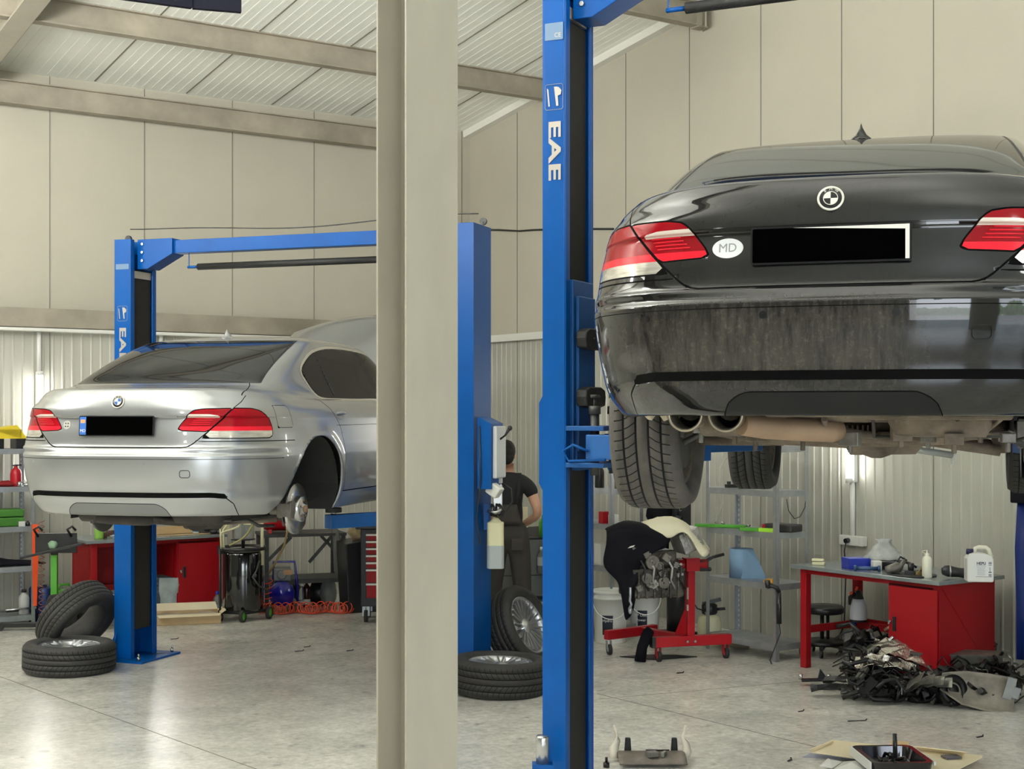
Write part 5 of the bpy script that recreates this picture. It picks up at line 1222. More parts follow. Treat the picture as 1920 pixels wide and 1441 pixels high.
def opentray(t):
    mb = tray(.62, .34, .10); mb.obj('box', M_card, t)
    mb = MB(); mb.add([(-.31, -.17, .10), (.31, -.17, .10), (.29, -.22, .085), (-.29, -.23, .08)], [(0, 1, 2, 3)]); mb.add([(-.31, .17, .10), (-.31, -.17, .10), (-.37, -.15, .13), (-.37, .15, .13)], [(0, 1, 2, 3)]); mb.add([(.31, .17, .10), (.31, -.17, .10), (.36, -.15, .13), (.36, .15, .13)], [(0, 1, 2, 3)]); mb.add([(-.31, .17, .10), (.31, .17, .10), (.29, .21, .17), (-.29, .21, .17)], [(0, 1, 2, 3)])
    o = mb.obj('flap', M_cardl, t, clean=False); so = o.modifiers.new('s', 'SOLIDIFY'); so.thickness = .004
    mb = MB(); rr = random.Random(6); vs = []
    for i in range(10):
        for j in range(5): vs.append((-.28+.56*i/9, -.15+.30*j/4, .075+rr.uniform(-.01, .018)))
    mb.add(vs, [(i*5+j, i*5+j+1, (i+1)*5+j+1, (i+1)*5+j) for i in range(9) for j in range(4)], True); mb.obj('foil_lining', mat('foil', lin(205, 200, 188), .3, .5), t, clean=False)
p = F(352, 1166); P1('cardboard_box', 'open cardboard box with foil lining on the floor before the far workbench', 'cardboard box', (p.x, p.y, 0), opentray, .30)
bottle('clear plastic water bottle on the floor beside the black oil drainer', tuple(F(408, 1155)), .045, .26, M_clear, M_bluep, band=(.3, .5, mat('label_grey', lin(150, 160, 170), .5)), name='water_bottle')

# ---- black oil drainer with measuring bowl
def drainer(t):
    mb = MB(); mb.lathe([(0, .10), (.20, .10), (.205, .115), (.205, .66), (.19, .70), (.12, .725), (0, .73)], 40); mb.obj('tank', mat('gloss_black', (.006, .006, .006), .12, coat=.8), t, clean=False)
    mb = MB(); mb.lathe([(.222, .70), (.23, .70), (.23, .735), (.222, .735), (.222, .70)], 40); mb.b2((-.25, -.05, .66), (-.20, .05, .74)); mb.obj('tool_ring', M_blk2, t, clean=False)
    mb = MB(); mb.cyl((0, 0, .72), (0, 0, .80), .018, 12); mb.lathe([(0, .80), (.12, .80), (.125, .81), (.12, .815), (0, .815)], 30); mb.lathe([(0, 1.10), (.12, 1.10), (.125, 1.11), (.12, 1.12), (0, 1.12)], 30); mb.obj('bowl_flange', M_blk2, t, clean=False)
    mb = MB(); mb.lathe([(.105, .815), (.108, .83), (.108, 1.09), (.105, 1.10)], 30); mb.obj('measuring_bowl', M_clear, t, clean=False)
    mb = MB(); mb.cyl((0, 0, .82), (0, 0, 1.10), .016, 12); mb.box((.06, -.105, 1.0), (.07, .004, .08)); mb.obj('gauge_tube', M_cream, t)
    mb = MB(); mb.tube([(.20, -.05, .55), (.20, -.05, 1.15)], .016, 12); mb.obj('suction_wand', M_cream, t, clean=False)
    for k, (pts, m, r) in enumerate((([(-.18, -.08, .70), (-.20, -.1, .85), (-.10, -.14, 1.0), (-.02, -.1, .95), (-.20, -.12, .88)], M_cream, .010), ([(.0, -.1, 1.13), (.08, -.16, 1.2), (.14, -.14, 1.05), (.06, -.18, .86), (-.10, -.2, .76)], mat('hose_olive', lin(150, 146, 90), .5), .010), ([(-.02, -.1, 1.12), (-.12, -.14, 1.14), (-.2, -.14, 1.02)], M_blk2, .010))):
        P = [Vector(p_) for p_ in pts]; Q = []
        for i in range(len(P)-1):
            p0, p1, p2, p3 = P[max(0, i-1)], P[i], P[i+1], P[min(len(P)-1, i+2)]
            for u in np.linspace(0, 1, 8, endpoint=False): Q.append(.5*((2*p1)+(p2-p0)*u+(2*p0-5*p1+4*p2-p3)*u*u+(3*p1-p0-3*p2+p3)*u**3))
        mb = MB(); mb.tube(Q+[P[-1]], r, 8); mb.obj('hose', m, t, clean=False)
    for dx in (-.20, -.17): 
        mb = MB(); mb.tube([(dx, -.11, .70), (dx-.01, -.11, .92)], .008, 8); mb.obj('probe', M_cream, t, clean=False)
    mb = MB(); mb.bar((-.22, -.12, .09), (.05, -.22, .09), .03, .03); mb.bar((.05, -.22, .09), (.24, .02, .09), .03, .03); mb.bar((-.22, -.12, .09), (.0, .2, .09), .03, .03); mb.tube([(-.21, -.12, .02), (-.21, -.12, .72)], .011, 8); mb.obj('trolley_frame', M_blk2, t, clean=False)
    for (x, y, r, m) in ((.04, -.24, .062, M_green), (.26, .02, .062, M_green), (-.20, -.16, .04, M_rub)):
        mb = MB(); mb.lathe([(r*.72, -.018), (r, -.015), (r, .015), (r*.72, .018)], 26, (x, y, r), Matrix.Rotation(math.pi/2, 3, 'Y') @ Matrix.Rotation(.25, 3, 'X')); w_ = mb.obj('wheel', M_rub, t, clean=False)
        mb = MB(); R = Matrix.Rotation(math.pi/2, 3, 'Y') @ Matrix.Rotation(.25, 3, 'X'); mb.lathe([(r*.74, -.014), (r*.74, .014), (r*.5, .016), (r*.2, .020), (0, .020)], 20, (x, y, r), R); mb.lathe([(r*.74, -.014), (0, -.014)], 20, (x, y, r), R); mb.obj('wheel_hub', m if m is M_green else M_steelb, w_, clean=False)
    mb = MB(); mb.tube([(.18, -.10, .60), (.16, -.16, .50), (.13, -.20, .45), (.19, -.2, .36), (.27, -.1, .30)], .009, 8); mb.ball((.15, -.18, .46), .022, 10); mb.obj('drain_valve', M_dsteel, t, clean=False)
p = F(456, 1160); P1('oil_drainer', 'black wheeled waste oil drainer with hoses and green wheels', 'oil drainer', (p.x, p.y, 0), drainer, 0)

# ---- black steel table with red tank
def trestle(t):
    Lx, D_, H_ = .82, .5, .775
    for x in (0, Lx):
        for y in (0, D_): mb = MB(); mb.b2((x-.02, y-.02, 0), (x+.02, y+.02, H_)); mb.obj('leg', M_dsteel, t)
    mb = MB(); mb.b2((-.03, -.03, H_), (Lx+.03, D_+.03, H_+.03)); mb.obj('table_top', M_dsteel, t)
    for (a, b) in (((.0, 0, .52), (.26, 0, H_)), ((.45, 0, .50), (.70, 0, H_)), ((Lx, 0, .52), (.58, 0, H_))): mb = MB(); mb.bar(a, b, .03, .03); mb.obj('brace', M_dsteel, t)
    mb = MB(); mb.b2((0, -.01, .28), (Lx, .01, .32)); mb.b2((0, D_-.01, .28), (Lx, D_+.01, .32)); mb.b2((0, 0, .31), (Lx, D_, .325)); mb.obj('lower_shelf', M_dsteel, t)
p = F(500, 1146); TT = (p.x, p.y, 0); P1('steel_table', 'dark angle iron table under the brake disc of the silver car', 'table', TT, trestle, .35)
def redtank(t):
    mb = MB(); R = Matrix.Rotation(math.pi/2, 3, 'Y'); mb.lathe([(0, -.24), (.08, -.235), (.135, -.20), (.15, -.16), (.15, .16), (.135, .20), (.08, .235), (0, .24)], 32, (0, 0, .17), R); tk = mb.obj('tank', M_redd, t, clean=False)
    mb = MB(); mb.lathe([(.152, .10), (.152, .19), (.138, .202)], 32, (0, 0, .17), R, a0=2.2, a1=4.6); mb.obj('paper_label', M_wplast, tk, clean=False)
    mb = MB(); mb.box((-.14, 0, .02), (.04, .22, .04)); mb.box((.14, 0, .02), (.04, .22, .04)); mb.obj('foot', M_redd, t)
q = loc_on(TT, .35, .22, .22, .805); P1('air_tank', 'red cylindrical air tank lying on the dark steel table', 'tank', q, redtank, .15)
mb = MB(); mb.tube([(0, 0, 0), (.01, -.02, -.12), (-.02, -.03, -.26), (-.10, -.05, -.42), (-.18, -.05, -.55)], .012, 8); q = loc_on(TT, .35, .20, -.05, .95); solo(mb, 'drain_hose', mat('hose_tan', lin(140, 120, 80), .6), 'tan hose hanging from the red tank toward the blue compressor', 'hose', q, clean=False)
def compressor(t):
    mb = MB(); R = Matrix.Rotation(math.pi/2, 3, 'X'); mb.lathe([(0, -.22), (.08, -.215), (.125, -.18), (.135, -.14), (.135, .14), (.125, .18), (0, .22)], 32, (0, 0, .20), R); mb.obj('tank', mat('compressor_blue', lin(24, 24, 130), .2, coat=.6), t, clean=False)
    mb = MB(); mb.b2((-.08, -.10, .33), (.10, .12, .46)); mb.cyl((0, -.1, .40), (0, -.16, .40), .05, 16); mb.obj('motor', M_grey, t, bevel=.01)
    mb = MB(); mb.tube([(-.08, .0, .33), (-.08, 0, .52), (.14, 0, .52), (.16, 0, .33), (.17, 0, .1)], .014, 8); mb.obj('frame', MATS['compressor_blue'], t, clean=False)
    mb = MB(); mb.box((.06, -.19, .43), (.09, .03, .05)); mb.obj('gauge', mat('gauge_tan', lin(170, 130, 90), .5), t)
    for x in (-.1, .1): mb = MB(); mb.cyl((x, .10, .05), (x+.03, .10, .05), .05, 16); mb.obj('wheel', M_rub, t)
p = F(520, 1152); P1('air_compressor', 'small dark blue air compressor on the floor behind the oil drainer', 'compressor', (p.x, p.y+.25, 0), compressor, .2)
mb = MB(); pts = []
for i in range(520):
    u = i/519; a = i*.42; r = .055+.012*math.sin(i*.13); x = -.42+.95*u; r *= .85; pts.append((x+r*math.cos(a), .06*math.sin(i*.037)+.02*math.sin(a), r+.008+r*math.sin(a)*.98))
mb.tube(pts, .0055, 5); p = F(562, 1150); solo(mb, 'coiled_air_hose', mat('hose_orange', lin(210, 70, 34), .4), 'bright orange coiled air hose heaped on the floor under the steel table', 'hose', (p.x, p.y, 0), .08, clean=False)
mb = MB(); mb.tube([(-.08+.02*math.cos(i*.5)*2, .02+.09*math.sin(i*.5), .02+.0042*i) for i in range(80)], .0055, 5); p = F(500, 1150); solo(mb, 'hose_loops', MATS['hose_orange'], 'orange hose loops climbing in front of the blue compressor', 'hose', (p.x+.1, p.y-.02, 0), clean=False)
for i, (px, lab, m, h, r) in enumerate(((575, 'dark bottle with pink cap standing behind the orange coiled hose', mat('cola_plastic', (.03, .012, .01), .2), .30, .04), (566, 'clear bottle standing left of the pink capped bottle', M_clear, .26, .04))):
    p = F(px, 1138); bottle(lab, (p.x, p.y, 0), r, h, m, mat('pink_cap', lin(200, 110, 120), .4) if not i else M_wplast, band=(.12, .30, M_wplast))
for i, (px, lab, m, sx, sz) in enumerate(((616, 'grey tied plastic bag behind the right end of the orange hose', mat('bag_grey', lin(130, 134, 130), .4), .09, .15), (596, 'black plastic bag under the dark steel table', M_blk2, .13, .13), (540, 'black plastic bag behind the coiled hose, left of the bottles', M_blk2, .12, .12))):
    p = F(px, 1134); mb = MB(); mb.ball((0, 0, sz*.9), (sx, .09, sz), 18, jit=.10, rnd=rnd); mb.tube([(0, 0, sz*1.7), (.01, 0, sz*2.1)], [.02, .035], 8); solo(mb, 'plastic_bag', m, lab, 'bag', (p.x, p.y+.12*i, 0), clean=False)
mb = MB(); mb.cyl((0, 0, .02), (-.14, -.02, .22), .018, 12); mb.cyl((-.14, -.02, .22), (-.16, -.02, .25), .03, 12); p = F(556, 1146); solo(mb, 'grease_gun', M_galv, 'grey grease gun propped among the loops of orange hose', 'grease gun', (p.x+.02, p.y+.1, 0), clean=False)
def bin_(t):
    mb = MB(); mb.add([(-.20, -.2, 0), (.22, -.2, 0), (.22, .2, 0), (-.20, .2, 0), (-.24, -.24, .72), (.25, -.24, .80), (.25, .24, .80), (-.24, .24, .72)], [(0, 3, 2, 1), (4, 5, 6, 7), (0, 1, 5, 4), (1, 2, 6, 5), (2, 3, 7, 6), (3, 0, 4, 7)]); mb.obj('bin_body', M_blk2, t, bevel=.01)
    mb = MB(); mb.ball((0, 0, .80), (.16, .14, .09), 14, jit=.25, rnd=rnd); mb.box((.05, -.1, .86), (.12, .08, .08), .4); mb.obj('rubbish', mat('rubbish_tan', lin(130, 116, 86), .9, noise=(10, .5)), t, clean=False)
p = F(660, 1146); P1('waste_bin', 'black waste bin between the steel table and the red tool chest', 'bin', (p.x+.10, p.y+.12, 0), bin_, .35)
mb = MB(); mb.add([(0, 0, .86), (.05, -.02, .87), (.14, 0, .62), (.17, -.02, .30), (.10, 0, .26), (.02, -.02, .40)], [(0, 1, 2, 3, 4, 5)]); p = F(622, 1140); o = solo(mb, 'hanging_apron', mat('apron_grey', lin(88, 88, 84), .9), 'dark grey apron hanging from the right end of the steel table', 'apron', (p.x, p.y, 0), .3, clean=False); so = o.modifiers.new('s', 'SOLIDIFY'); so.thickness = .02
def chest(t):
    w, d, z0, z1 = .72, .46, .16, .93
    mb = MB(); mb.b2((0, 0, z0), (w, d, z1)); mb.obj('chest_body', mat('chest_black', lin(14, 15, 22), .4), t, bevel=.008)
    mb = MB(); mb.b2((-.05, -.03, z1), (w+.02, d+.02, z1+.035)); mb.obj('chest_top', M_blk2, t, bevel=.006)
    zs = [.885, .815, .745, .675, .605, .535, .395, .24]
    for a, b in zip(zs[:-1], zs[1:]):
        mb = MB(); mb.b2((.06, -.012, b+.006), (w-.04, .0, a-.002)); dr_ = mb.obj('drawer', M_red, t, bevel=.002)
        mb = MB(); mb.b2((.055, -.028, a-.022), (w-.035, -.012, a-.004)); mb.obj('handle', M_wplast, dr_, bevel=.003)
    for x, y in ((.05, .05), (w-.06, .05), (.05, d-.06), (w-.06, d-.06)):
        mb = MB(); mb.cyl((x-.018, y, .06), (x+.018, y, .06), .06, 22); c_ = mb.obj('castor', M_rub, t); mb = MB(); mb.bar((x-.022, y, .06), (x-.022, y, z0), .004, .03, up=(1, 0, 0)); mb.bar((x+.022, y, .06), (x+.022, y, z0), .004, .03, up=(1, 0, 0)); mb.b2((x-.03, y-.03, z0-.006), (x+.03, y+.03, z0)); mb.obj('castor_fork', M_galv, c_)
p = F(676, 1167); P1('tool_chest', 'black roller tool chest with red drawers, left of the beige steel column', 'tool chest', (p.x, p.y, 0), chest, .02)
# ---- control box and fluid collector on the right column of the far lift
B2 = Vector((-.23, 11.16, 0)); cz = 1.78
def ctrl(t):
    mb = MB(); mb.b2((.0, -.16, -.28), (.11, .10, .22)); mb.add([(.0, -.16, .22), (.11, -.16, .22), (.0, -.16, .27), (.0, .10, .22), (.11, .10, .22), (.0, .10, .27)], [(0, 1, 2), (3, 5, 4), (1, 4, 5, 2)]); mb.obj('cabinet', M_blue, t)
    mb = MB(); mb.b2((.11, -.13, -.20), (.145, .08, .20)); f_ = mb.obj('cover', mat('pale_cover', lin(220, 224, 228), .3), t, bevel=.01)
    mb = MB(); mb.tube([(.145, -.05, .10), (.19, -.06, .13), (.23, -.08, .18)], [.008, .008, .014], 8); mb.ball((.235, -.08, .185), .02, 10); mb.obj('lever', M_blk2, t, clean=False)
    mb = MB(); mb.box((.11, -.08, -.29), (.10, .10, .09), R=Matrix.Rotation(.6, 3, 'Y')); mb.obj('junction_box', M_wplast, t, bevel=.01)
    mb = MB(); mb.tube([(.02, -.165, .2), (.03, -.17, -.2), (.0, -.18, -.5), (.03, -.18, -.7)], .006, 6); mb.obj('cable', M_blk2, t, clean=False)
q = B2+u2*.03-v2*.02; P1('lift_control_box', 'blue and pale lift control box on the right column of the far lift', 'control box', (q.x, q.y, cz), ctrl, math.atan2(u2.y, u2.x))
def collector(t):
    mb = MB(); mb.prism(rrect(.13, .11, .03), 0, .36); mb.lathe([(.05, .36), (.03, .38), (.022, .39), (.022, .41), (0, .41)], 20); o = mb.obj('canister', M_cream, t, bevel=.008)
    mb = MB(); mb.prism(rrect(.1325, .1125, .03), .004, .18); mb.obj('fluid', mat('grey_fluid', lin(172, 180, 182), .4), o)
    mb = MB(); mb.b2((-.02, -.02, .42), (.055, .04, .66)); mb.obj('stem', M_steelb, t, bevel=.006)
    mb = MB(); mb.prism(rrect(.11, .10, .02), .66, .74); mb.b2((-.05, -.05, .74), (.04, .0, .755)); mb.obj('reservoir_head', mat('head_grey', lin(200, 205, 206), .3), t, bevel=.006)
    for k in range(5):
        mb = MB(); a = k*1.3; mb.tube([(.03*math.cos(a), -.05+.02*math.sin(a), .50), (.06*math.cos(a+.5)+.02, -.08, .45), (.05*math.cos(a+1)+.01, -.06, .42), (.02, -.02, .40)], .009, 6); mb.obj('hose', M_blk2, t, clean=False)
    mb = MB(); mb.tube([(.05, -.03, .66), (.12, -.05, .62), (.13, -.06, .52), (.08, -.06, .45), (-.04, -.08, .43)], .008, 8); mb.obj('hose', M_blk2, t, clean=False)
    mb = MB(); mb.tube([(-.06, -.07, .45), (.0, -.09, .44), (.05, -.09, .46)], .013, 8); mb.obj('clamp', M_steelb, t, clean=False)
    mb = MB(); mb.b2((-.09, -.02, .30), (-.055, .02, .50)); mb.obj('bracket', M_blue, t)
q = at(929, 1065, 11.15); P1('fluid_collector', 'cream plastic fluid canister with hoses hung on the far lift column', 'fluid canister', (q.x, q.y, q.z), collector, 0)

# ---- mechanic seen from behind
def skin(name, pts, edges, radii, m, parent, root=0, lev=2):
    me = bpy.data.meshes.new(name); me.from_pydata(pts, edges, []); o = bpy.data.objects.new(name, me); C.objects.link(o); o.parent = parent; me.materials.append(m)
    sk = o.modifiers.new('skin', 'SKIN'); sk.use_smooth_shade = True
    for i, r in enumerate(radii):
        me.skin_vertices[0].data[i].radius = (r, r) if not isinstance(r, tuple) else r
    me.skin_vertices[0].data[root].use_root = True
    ss = o.modifiers.new('sub', 'SUBSURF'); ss.levels = ss.render_levels = lev; return o
M_skin = mat('skin', lin(206, 160, 134), .5); M_hair = mat('dark_hair', (.012, .010, .009), .8, bump=(120, .6)); M_shirt = mat('black_tshirt', (.010, .010, .012), .85); M_overall = mat('charcoal_overalls', lin(62, 58, 54), .9, noise=(8, .2))
def man(t):
    # x right, y away (facing +y), z up; leaning a little forward, right elbow out
    P = [(0, 0, .93), (0, .01, 1.08), (0, .03, 1.24), (0, .04, 1.40), (0, .05, 1.50), (0, .08, 1.60),
         (.12, .04, 1.44), (.20, .03, 1.40), (.275, .01, 1.19), (.275, .05, 1.13), (.16, .20, 1.04), (.10, .25, 1.03),
         (-.12, .04, 1.44), (-.20, .05, 1.40), (-.23, .10, 1.14), (-.16, .30, 1.08), (-.12, .38, 1.08),
         (.10, 0, .90), (.13, .03, .50), (.14, -.03, .09), (.15, .12, .04), (-.10, 0, .90), (-.13, .05, .50), (-.14, .0, .09), (-.15, .15, .04)]
    E = [(0, 1), (1, 2), (2, 3), (3, 4), (4, 5), (3, 6), (6, 7), (7, 8), (8, 9), (9, 10), (10, 11), (3, 12), (12, 13), (13, 14), (14, 15), (15, 16), (0, 17), (17, 18), (18, 19), (19, 20), (0, 21), (21, 22), (22, 23), (23, 24)]
    R = [(.13, .10), (.125, .095), (.14, .10), (.15, .10), .065, .055, .075, .062, .046, .044, .034, .030, .075, .062, .046, .034, .030, .088, .062, .045, .04, .088, .062, .045, .04]
    skin('body', P, E, R, M_skin, t)
    # head with ears, nose
    mb = MB(); mb.ball((-.01, .09, 1.70), (.076, .095, .115), 24); mb.ball((-.01, .12, 1.64), (.058, .07, .07), 18); mb.ball((-.015, .19, 1.68), (.012, .018, .022), 10)
    for s_ in (-1, 1): mb.ball((-.01+s_*.077, .085, 1.685), (.010, .018, .030), 10)
    mb.ball((-.045, .178, 1.715), (.012, .008, .008), 8); mb.ball((.02, .18, 1.715), (.012, .008, .008), 8); mb.box((-.012, .186, 1.63), (.04, .006, .008)); hd = mb.obj('head', M_skin, t, clean=False)
    mb = MB(); mb.ball((-.01, .072, 1.728), (.083, .096, .105), 24); mb.ball((-.01, .045, 1.675), (.070, .065, .075), 18); mb.obj('hair', M_hair, hd, clean=False)
    # hands with fingers: right hand on the hip side, left reaching forward
    for (w0, dirv, s_) in (((.10, .25, 1.03), Vector((-.5, .8, -.1)), 1), ((-.12, .38, 1.08), Vector((.2, .95, -.15)), -1)):
        dirv.normalize(); side = dirv.cross(Vector((0, 0, 1))).normalized(); W0 = Vector(w0); pts = [W0, W0+dirv*.05, W0+dirv*.085]; ed = [(0, 1), (1, 2)]; rr = [.022, (.036, .018), (.036, .016)]
        for k, L_ in enumerate((.065, .075, .07, .055)):
            b = W0+dirv*.085+side*(.027-.018*k); i0 = len(pts); pts += [b, b+dirv*L_*.5+Vector((0, 0, -.012)), b+dirv*L_*.8+Vector((0, 0, -.04))]; ed += [(2, i0), (i0, i0+1), (i0+1, i0+2)]; rr += [.009, .0085, .0075]
        i0 = len(pts); b = W0+dirv*.03+side*.03*s_; pts += [b, b+dirv*.03+side*.025*s_, b+dirv*.06+side*.02*s_]; ed += [(1, i0), (i0, i0+1), (i0+1, i0+2)]; rr += [.012, .011, .009]
        skin('hand', [tuple(p_) for p_ in pts], ed, rr, M_skin, t, 0, 1)
    # black T-shirt: torso shell and sleeves
    P = [(0, .0, .97), (0, .02, 1.16), (0, .035, 1.30), (0, .045, 1.42), (0, .05, 1.50), (.12, .04, 1.44), (.205, .03, 1.39), (.245, .02, 1.29), (-.12, .04, 1.44), (-.205, .05, 1.39), (-.225, .07, 1.28)]
    E = [(0, 1), (1, 2), (2, 3), (3, 4), (3, 5), (5, 6), (6, 7), (3, 8), (8, 9), (9, 10)]
    skin('t_shirt', P, E, [(.152, .115), (.155, .115), (.172, .118), (.178, .115), .068, .095, .078, .068, .095, .078, .068], M_shirt, t)
    # overalls: legs, seat, back bib with straps
    P = [(0, 0, .98), (.10, 0, .88), (.135, .03, .50), (.145, -.02, .10), (-.10, 0, .88), (-.135, .05, .50), (-.145, .0, .10), (0, .01, 1.13)]
    ov = skin('overalls', P, [(0, 1), (1, 2), (2, 3), (0, 4), (4, 5), (5, 6), (0, 7)], [(.168, .130), (.118, .125), .092, .080, (.118, .125), .092, .080, (.164, .126)], M_overall, t)
    mb = MB(); vs = []
    for j in range(5):
        z = 1.06+.18*j/4; hw = .13-.045*j/4
        for i in range(7): x = -hw+2*hw*i/6; vs.append((x, -.118-.008*math.cos(x*9)+.016*j/4*1.0-.012*(1-abs(x)/.13), z))
    mb.add(vs, [(j*7+i, j*7+i+1, (j+1)*7+i+1, (j+1)*7+i) for j in range(4) for i in range(6)], True); o = mb.obj('back_bib', M_overall, ov, clean=False); so = o.modifiers.new('s', 'SOLIDIFY'); so.thickness = .008
    for s_ in (-1, 1):
        mb = MB(); vs = []
        for k, (x, y, z) in enumerate(((.085, -.095, 1.235), (.10, -.075, 1.36), (.11, -.03, 1.47), (.11, .05, 1.525), (.11, .13, 1.45))): vs += [(s_*(x-.018), y-.012, z), (s_*(x+.018), y-.012, z)]
        mb.add(vs, [(2*k, 2*k+1, 2*k+3, 2*k+2) for k in range(4)], True); o = mb.obj('strap', M_shirt, ov, clean=False); so = o.modifiers.new('s', 'SOLIDIFY'); so.thickness = .005
    for s_ in (-1, 1):
        mb = MB(); mb.b2((s_*.085-.055, -.148, .82), (s_*.085+.055, -.128, .93)); mb.obj('pocket', M_overall, ov, bevel=.008)
    for s_ in (-1, 1): mb = MB(); mb.ball((s_*.148, .06, .045), (.052, .135, .05), 16); mb.b2((s_*.148-.05, -.07, 0), (s_*.148+.05, .19, .025)); mb.obj('shoe', M_blk2, t, clean=False)
q = at(952, 1200, 13.3); mn = P1('person', 'person in black T-shirt and charcoal overalls standing with back turned', 'person', (q.x, q.y, 0), man, 0)
# grey trolley, open lid, sprayer bottles beyond the person
def gtrol(t):
    mb = MB(); mb.b2((-.45, 0, .12), (.32, .45, .82)); mb.b2((-.45, -.006, .47), (.32, 0, .48), mi=1); mb.obj('cabinet', [M_grey, M_dsteel], t, bevel=.006)
    mb = MB(); mb.add([(-.40, .05, .82), (.30, .05, .82), (.36, .0, .90), (.30, .40, .93), (-.36, .40, .90)], [(0, 1, 2, 3, 4)]); mb.b2((-.38, .06, .82), (.28, .40, .84)); mb.obj('open_tray', M_blk2, t, clean=False)
    mb = MB(); mb.b2((.10, -.06, .24), (.28, 0, .27)); mb.obj('tool_hook', M_blk2, t)
    for x in (-.38, .25): mb = MB(); mb.cyl((x, .05, .06), (x+.03, .05, .06), .06, 16); mb.obj('castor', M_rub, t)
q = F(985, 1168); P1('tool_trolley', 'grey metal trolley with open black tray beyond the person', 'trolley', (q.x, q.y, 0), gtrol, .2)
q2 = rot2(.2, (.16, -.03)); bottle('clear bottle with printed label in front of the grey trolley', (q.x+q2[0], q.y+q2[1]-.05, .50), .045, .26, M_clear, M_wplast, band=(.3, .62, mat('label_print', lin(180, 184, 184), .6)), name='water_bottle')
bottle('bright green bottle standing on the black tray of the grey trolley', (q.x+rot2(.2, (.22, .15))[0], q.y+rot2(.2, (.22, .15))[1], .84), .05, .22, M_green, M_green, name='fluid_bottle')
q = at(975, 1000, 14.6); mb = MB(); mb.box((0, 0, .35), (.16, .02, .95)); solo(mb, 'beige_panel', M_cardl, 'tall beige board standing behind the person', 'board', (q.x, q.y, .30), .3)
mb = MB(); mb.add([(-.26, 0, .0), (.06, 0, .18), (.02, 0, -.28), (-.2, 0, -.2)], [(0, 1, 2, 3)]); q = at(972, 925, 14.3); o = solo(mb, 'open_case_lid', M_blk2, 'black open lid of a case behind the person shoulder', 'lid', q, .1, clean=False); so = o.modifiers.new('s', 'SOLIDIFY'); so.thickness = .03
p = F(1000, 1180); boxy('white cardboard carton on the floor behind the leaning wheel', (p.x-.1, p.y, 0), (.75, .4, .24), mat('pale_carton', lin(206, 202, 190), .8), .15, 'carton', 'carton', extra=lambda t: MB().add([(.1, -.2, .24), (.37, -.2, .24), (.33, -.34, .20), (.1, -.32, .20)], [(0, 1, 2, 3)]).obj('flap', M_cardl, t, clean=False))

# ---- buckets, engine on its stand
p = F(1146, 1217); bucket('white bucket with navy label, partly behind the near blue column', (p.x+.02, p.y+.42, 0), .155, .46, ('Hydro', ''), 0, 'white plastic buckets'); p = F(1212, 1196); bucket('white bucket with navy label behind the draped black cloth', (p.x, p.y+.20, 0), .145, .44, ('UP Lifecap', 'Power t'), 0, 'white plastic buckets')
def estand(t):
    # origin under the front beam's left end; x along the front beam, y away
    L = .72
    mb = MB(); mb.b2((0, -.035, .12), (L, .035, .205)); mb.obj('front_beam', M_redd, t, bevel=.004)
    mb = MB(); mb.b2((-.004, -.036, .118), (.03, .036, .207)); mb.obj('end_cap', M_blk2, t)
    ra_, rb_ = rot2(-.28, (.81-1.165, 12.36-12.02)), rot2(-.28, (1.27-1.165, 12.72-12.02))
    mb = MB(); mb.bar((.34, 0, .17), ((ra_[0]+rb_[0])/2+.1, (ra_[1]+rb_[1])/2+.07, .17), .07, .07); mb.obj('spine', M_redd, t, bevel=.004)
    mb = MB(); mb.bar((*ra_, .17), (*rb_, .17), .06, .08); mb.obj('rear_beam', M_redd, t, bevel=.004)
    mb = MB(); mb.bar((.36, .03, .20), (.36, .02, .86), .065, .075, up=(0, 1, 0)); ps = mb.obj('post', M_redd, t, bevel=.004)
    mb = MB(); mb.box((.3285, .0, .56), (.003, .03, .10)); mb.box((.3285, -.0, .44), (.003, .03, .05)); mb.obj('warning_label', M_wplast, ps)
    mb = MB(); mb.add([(.33, .03, .2), (.26, .12, .2), (.33, .03, .46), (.345, .035, .2), (.275, .125, .2), (.345, .035, .46)], [(0, 1, 2), (5, 4, 3), (0, 3, 4, 1), (1, 4, 5, 2), (2, 5, 3, 0)]); mb.obj('gusset', M_redd, t)
    mb = MB(); mb.cyl((.50, .0, .80), (.20, .05, .80), .045, 18); mb.b2((.30, -.05, .75), (.42, .06, .86)); mb.obj('swivel_head', M_redd, t, bevel=.003)
    mb = MB(); mb.box((.16, .03, .80), (.03, .26, .24)); mb.tube([(.44, .0, .80), (.56, 0, .86), (.66, 0, .88)], .014, 8); mb.ball((.52, -.02, .76), .02, 8); mb.box((.47, 0, .79), (.07, .06, .09)); mb.obj('mount_plate', M_blk2, t, clean=False)
    for x, y in ((.06, 0), (L-.05, 0), (ra_[0]+.03, ra_[1]+.02), (rb_[0], rb_[1])):
        mb = MB(); mb.cyl((x-.014, y-.02, .045), (x+.014, y-.02, .045), .045, 20); c_ = mb.obj('castor', M_rub, t); mb = MB(); mb.cyl((x-.016, y-.02, .045), (x+.016, y-.02, .045), .02, 12); mb.b2((x-.02, y-.03, .045), (x-.016, y+.02, .12)); mb.b2((x+.016, y-.03, .045), (x+.02, y+.02, .12)); mb.obj('castor_fork', M_redd if x > 0 else M_galv, c_)
    for x in (.31, .38): mb = MB(); mb.cyl((x, -.034, .16), (x, -.046, .16), .012, 6); mb.obj('bolt', M_steelb, t)
ESP = Vector((1.165, 12.02, 0)); ERZ = .28; EST = P1('engine_stand', 'red wheeled engine stand carrying a draped engine', 'engine stand', ESP, estand, ERZ)
